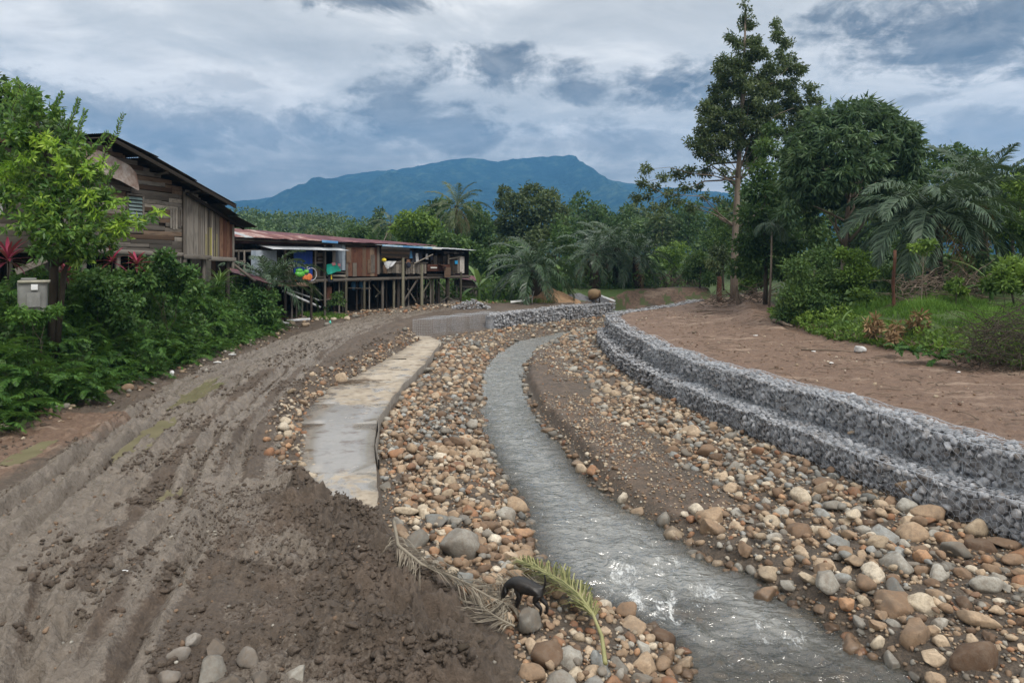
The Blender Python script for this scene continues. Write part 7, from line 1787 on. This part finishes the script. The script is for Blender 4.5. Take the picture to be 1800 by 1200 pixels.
def mixer():
    b = P(1045, 522, 60.5); root = empty('mixer_drum', (b.x, b.y, Hs(b.x, b.y)), 'rusty yellow cement mixer drum lying on the far bank', 'cement mixer'); z0 = root.location.z; c = Vector((b.x, b.y, z0+.95))
    mb = MB(); ax = Vector((1, -.25, .15)).normalized(); mb.tube([c+ax*t for t in (-.55, -.45, -.15, .2, .46, .5)], [.28, .42, .48, .46, .30, .28], 14); mb.build('drum', M['mixer'], root)
    mb = MB(); mb.tube([c+ax*.48, c+ax*.54], [.33, .33], 14); mb.build('rim', M['mixer'], root)
    mb = MB()
    for s in (-.45, .45):
        mb.tube([c+ax*s+Vector((0, -.1, -.4)), c+ax*s+Vector((0, -.3, -1.0))], .05, 6); mb.tube([c+ax*s+Vector((0, .1, -.4)), c+ax*s+Vector((0, .3, -1.0))], .05, 6)
    mb.build('stand', M['wood_dark'], root)
mixer()
def pipe(name, a, b, r, mat, label, cat='pipe'):
    mb = MB(); mb.tube([a, (Vector(a)+Vector(b))/2, b], [r]*3, 10); o = mb.build(name, mat, None, True); return tag(o, label, cat)
pipe('white_pipe', P(1057, 521, 59.5), P(1081, 530, 58.8), .11, M['pvc'], 'white pipe leaning down to the far gabion wall')
pipe('white_pipe', hp(497, 511, .9), hp(563, 540, 1.2), .075, M['pvc'], 'long white pipe sloping down under the small porch')
pipe('white_pipe', hp(510, 510, .4), hp(561, 528, .5), .05, M['pvc'], 'thin pipe sloping under the small porch behind the long white pipe')
pipe('white_pipe', Vector((P(504, 551, 44).x, 44, Hs(-14.5, 44)+.12)), Vector((P(545, 549, 44.6).x, 44.6, Hs(-13.2, 44.6)+.12)), .09, M['pvc'], 'white pipe lying on the ground between the porch posts')
pipe('leaning_pole', P(397, 454, 36.5), P(448, 494, 37.5), .075, M['wood_pale'], 'pale pole leaning from the wooden house corner down to the hedge', 'pole')
t_ = empty('tin_roof_piece', tuple(P(440, 478, 38.5)), 'low maroon tin roof between the wooden house and the stilt house', 'roof')
for k in range(5): sheet('roof_sheet', P(410+k*13, 472+k*4.2, 39.5), P(418+k*13, 481+k*4.0, 37.8), .6, (1, .4, -.3), M['roof_maroon'], t_)
plank('beam', P(404, 478, 38.4), P(470, 496, 38.0), .1, .06, (0, -1, .2), M['wood_grey'], t_)
for px in (415, 440, 462): p_ = P(px, 478+(px-404)*.27, 38.7); plank('prop', Vector((p_.x, p_.y, Hs(p_.x, p_.y)-.1)), p_, .09, .09, (0, -1, 0), M['wood_grey'], t_)
# white chair and boards on the far bank
def chair():
    b = P(931, 524, 58); z = Hs(b.x, b.y); root = empty('white_chair', (b.x, b.y, z), 'white plastic chair standing left of the sand heap', 'chair')
    c = Vector((b.x, b.y, z))
    plank('seat', c+Vector((-.25, 0, .45)), c+Vector((.25, 0, .45)), .5, .04, (0, 0, 1), M['white'], root); plank('backrest', c+Vector((.24, 0, .45)), c+Vector((.38, 0, 1.0)), .5, .04, (1, 0, -.2), M['white'], root)
    for sx in (-.22, .22):
        for sy in (-.2, .2): plank('leg', c+Vector((sx, sy, -.05)), c+Vector((sx*.9, sy*.9, .45)), .05, .05, (0, -1, 0), M['white'], root)
chair()
for k, (px, py, lb) in enumerate([(908, 523, 'long white board lying on the grass left of the white chair'), (921, 526, 'short white board beside the white chair')]):
    p = P(px, py, 57.5); z = Hs(p.x, p.y)+.12; o = plank('white_board', (p.x-.5, p.y, z), (p.x+.5-.2*k, p.y+.1, z+.1), .3, .05, (0, -.5, 1), M['white']); tag(o, lb, 'board')
# grey plastic tank under the house
def tank():
    d = 20.0; b = P(58, 535, d); z0 = b.z-.2; root = empty('water_tank', (b.x, b.y, z0), 'square grey plastic tank with a cream lid beside the fruit tree', 'tank')
    w_, h_ = .72, .84; rz_ = .55; mb = MB(); V = []; Q = []
    for z, s in ((0, .94), (.12, .97), (h_*.9, 1.0), (h_, 1.02)):
        for k in range(24):
            a = 2*math.pi*k/24; q = .5*w_*s; cx = math.copysign(min(abs(math.cos(a))*1.35, 1), math.cos(a)); sx = math.copysign(min(abs(math.sin(a))*1.35, 1), math.sin(a))
            x, y = cx*q, sx*q; V.append((b.x+x*math.cos(rz_)-y*math.sin(rz_), b.y+x*math.sin(rz_)+y*math.cos(rz_), z0+z))
    for i in range(3):
        for k in range(24): Q.append([i*24+k, i*24+(k+1) % 24, i*24+24+(k+1) % 24, i*24+24+k])
    mb.add(V, Q); mb.build('tank_wall', M['tank'], root)
    mb = MB(); mb.box((b.x+.06, b.y-.02, z0+h_+.035), w_*1.05, w_*1.05, .07, rz_); mb.build('lid', M['tank_lid'], root)
    mb = MB(); mb.box((b.x-.2, b.y+.1, z0+h_+.10), w_*.5, w_*.9, .06, rz_+.1); mb.build('lid_flap', M['tank'], root)
    f = Vector((math.sin(rz_), -math.cos(rz_), 0)); s_ = Vector((math.cos(rz_), math.sin(rz_), 0)); c = Vector((b.x, b.y, z0))
    plank('label_plate', c+f*.435+s_*-.02+Vector((0, 0, .72)), c+f*.435+s_*.14+Vector((0, 0, .72)), .16, .012, f, M['litter'], root); plank('side_panel', c+f*.43+s_*-.12+Vector((0, 0, .36)), c+f*.43+s_*.2+Vector((0, 0, .36)), .42, .02, f, M['tank'], root)
tank()
# litter
def crumple(name, px, py, d, wpx, mat, label, cat='litter', sq=(1, .8, .5), seed=0):
    x = (px-900)*d/1200; z = Hs(x, d); r = wpx*.5*d/1200; V, T = ICO[3]; r_ = np.random.default_rng(seed); V = V.copy()
    for _ in range(14):
        n = nrm(r_.normal(size=3)); dd = r_.uniform(.45, .9); V -= np.outer(np.maximum(0, V@n-dd), n)
    o = mk(name, V*np.array(sq)*r+np.array([x, d, z+r*sq[2]*.6]), [T], mat, None, {'rnd': np.zeros(len(V))}); return tag(o, label, cat)
crumple('white_sack', 1510, 612, 26.5, 23, M['bag'], 'crumpled whitish plastic sack at the edge of the clearing', 'sack', (1.1, .9, .75), 1)
for k, (px, py, d, wp, mt, lb, sq) in enumerate([(25, 730, 18.2, 12, 'litter', 'white and pink scrap of plastic below the lowest fern', (1, .6, .9)), (76, 724, 18.6, 20, 'cloth_blue', 'flat bluish plastic bottle on the mud below the ferns', (1.2, .4, .25)), (302, 640, 24.5, 14, 'litter', 'white paper scrap at the foot of the hedge beside the red soil', (.8, .5, 1.2)), (160, 677, 20.5, 22, 'litter', 'torn white plastic at the hedge foot under the drooping fern', (1.2, .5, .35)), (380, 645, 27.5, 16, 'litter', 'small white scrap beside the road below the orange tan stone', (1.2, .4, .3)), (408, 625, 30, 14, 'litter', 'white plastic piece beside the orange tan stone', (1.2, .6, .3)), (1430, 618, 26.5, 7, 'litter', 'small white scrap left of the whitish sack', (1.3, .6, .4)), (1328, 590, 32, 8, 'litter', 'white litter on the clearing under the broken trunk', (1.3, .6, .3)), (1685, 655, 21.5, 8, 'litter', 'pale scrap on the clearing below the bright ferns', (1, .6, .5)), (1462, 634, 23.5, 10, 'litter', 'white scrap on the bare brown clearing', (1, .5, .5)), (220, 1122, 9.4, 14, 'litter', 'white paper scrap pressed into the mud above the rock heap', (1.2, .5, .3))]):
    crumple('litter', px, py, d, wp, M[mt], lb, 'litter', sq, k+3)
crumple('turquoise_cup', 580, 571, 43, 8, M['turquoise'], 'small turquoise plastic tub on the road edge', 'tub', (.8, .8, 1.2), 40)
blob('olive_pot', (P(487, 578, 41).x, 41, Hs(P(487, 578, 41).x, 41)+.2), .24, M['gourd'], 'olive green pot at the foot of the hedge end', 'pot', (1, 1, 1.05))
t2 = gpz(485, 566, 41, .3); pipe('white_pipe', t2, t2+Vector((.75, .1, -.22)), .06, M['pvc'], 'short white pipe stub above the olive pot')
# broken trunk, stump, brush
def trunk_piece(name, a, b, r0, r1, mat, label, cat='stump'):
    p, q = limb_to(a, b, r0, 5, .05); q = [r0+(r1-r0)*i/5 for i in range(6)]; mb = MB(); mb.tube(p, q, 10); o = mb.build(name, mat, None, True); return tag(o, label, cat)
b = P(1300, 540, 50); b.z = Hs(b.x, b.y)-.1; trunk_piece('broken_trunk', b, P(1292, 503, 50.2), .20, .13, M['dead_wood'], 'pale broken tree trunk leaning beside the tall tree')
b = P(1265, 527, 57.5); b.z = Hs(b.x, b.y)-.1; trunk_piece('tree_stump', b, P(1264, 486, 57.5), .24, .2, M['bark_red'], 'reddish stump under the drooping brownish crown')
b = P(1570, 500, 31.5); b.z = Hs(b.x, b.y)-.1; trunk_piece('tree_stump', b, P(1573, 440, 31.5), .08, .07, M['bark_red'], 'thin cut reddish stem standing left of the arching palm')
def brush(name, px0, px1, py0, py1, d, n, L, rr, mat, label, seed, h=1.0):
    r = random.Random(seed); mb = MB()
    for k in range(n):
        px = r.uniform(px0, px1); dd = d+r.uniform(-1.2, 1.2); x = (px-900)*dd/1200; z = Hs(x, dd)+r.random()**1.5*h; a = r.uniform(0, 6.28); e = r.gauss(.1, .4); l = L*r.uniform(.5, 1.3)
        p, q = Vector((x, dd, z)), Vector((x+l*math.cos(a), dd+l*math.sin(a)*.7, max(Hs(x+l*math.cos(a), dd+l*math.sin(a)*.7)+.02, z+l*math.sin(e)))); pts, q2 = limb_to(p, q, rr*r.uniform(.6, 1.5), 3, .2); mb.tube(pts, q2, 4, False)
    o = mb.build(name, mat, None, True); tag(o, label, 'brush heap', kind='stuff'); return o
brush('brush_heap', 1705, 1850, 0, 0, 22.5, 620, .9, .012, M['bark_dark'], 'dark tangled brush heap at the right edge of the clearing', 1, 1.5)
brush('brush_heap', 1585, 1725, 0, 0, 33, 330, 1.5, .022, M['dead_wood'], 'heap of bare grey brown branches below the arching palm', 2, 1.2)
brush('brush_heap', 1235, 1345, 0, 0, 52, 90, 2.0, .03, M['dead_wood'], 'loose dead branches on the ground around the tall tree', 3, .7)
brush('brush_heap', 1160, 1250, 0, 0, 68, 110, 1.8, .04, M['dead_wood'], 'grey driftwood heap across the field beyond the bend', 4, .8)
def clr(n, L, rr, seed, mat, label):
    r = random.Random(seed); mb = MB()
    for k in range(n):
        y = r.uniform(13, 52); x = float(xU(np.array(y)))+1.2+r.random()*max(1, float(xV(np.array(y))-xU(np.array(y)))-1.5); a = r.gauss(.2, .9); l = L*r.uniform(.4, 1.5)
        x2, y2 = x+l*math.cos(a), y+l*math.sin(a); p, q = limb_to((x, y, Hs(x, y)+.02), (x2, y2, Hs(x2, y2)+.03), rr*r.uniform(.6, 1.6), 3, .1); mb.tube(p, q, 4, False)
    o = mb.build('twigs', mat, None, True); tag(o, label, 'twigs', kind='stuff')
clr(420, .45, .010, 5, M['dead_wood'], 'pale twigs and wood splinters strewn over the brown clearing')
for k, (a, b, r_, lb) in enumerate([((1225, 552, 46), (1262, 551, 46.5), .05, 'long grey branch lying on the clearing before the tall tree'), ((1238, 558, 44), (1288, 556, 45), .045, 'thin fallen branch on the clearing below the long grey branch'), ((1408, 617, 27), (1500, 622, 26.2), .035, 'long bare stick lying at the clearing edge left of the whitish sack'), ((1360, 560, 36), (1392, 580, 34), .12, 'thick pale root log at the clearing edge under the tall green bush'), ((1218, 600, 33), (1226, 585, 33.5), .05, 'pale splintered piece of wood on the clearing near the gabion')]):
    A_, B_ = P(*a), P(*b); A_.z = Hs(A_.x, A_.y)+r_; B_.z = Hs(B_.x, B_.y)+r_*1.5; trunk_piece('fallen_branch', A_, B_, r_, r_*.5, M['dead_wood'], lb, 'branch')
# withered brown plants at the clearing edge
for k, (px, py, d, n, L, lb) in enumerate([(1572, 590, 27, 26, .8, 'withered brown leafy plant behind the whitish sack'), (1535, 580, 28, 16, .6, 'smaller withered brown plant left of the withered leafy plant'), (1615, 575, 27.5, 14, .6, 'withered brown stalks at the foot of the tall grass')]):
    shrub([(px-8, py-8, 11*L), (px+8, py-4, 11*L), (px, py+6, 12*L), (px+4, py-20, 8*L)], d, 260, .30, .075, 'dead_leaf', lb, px, 90+k, 'withered_plant', .3, 6)
# flat pale stones set on top of the gabion ledge
for k, (px, py, lb) in enumerate([(1690, 818, 'yellowish stone lying loose on the ledge of the lower gabion'), (1498, 766, 'small tan stone lying loose on the lower gabion ledge')]):
    d = 1200*4.35/(py-455); o = place_rock('loose_stone', ((px-900)*d/1200, d, 1.24), .11, 'st_tan', k+2, None, 3, (1.1, .8, .8)); tag(o, lb, 'stone')
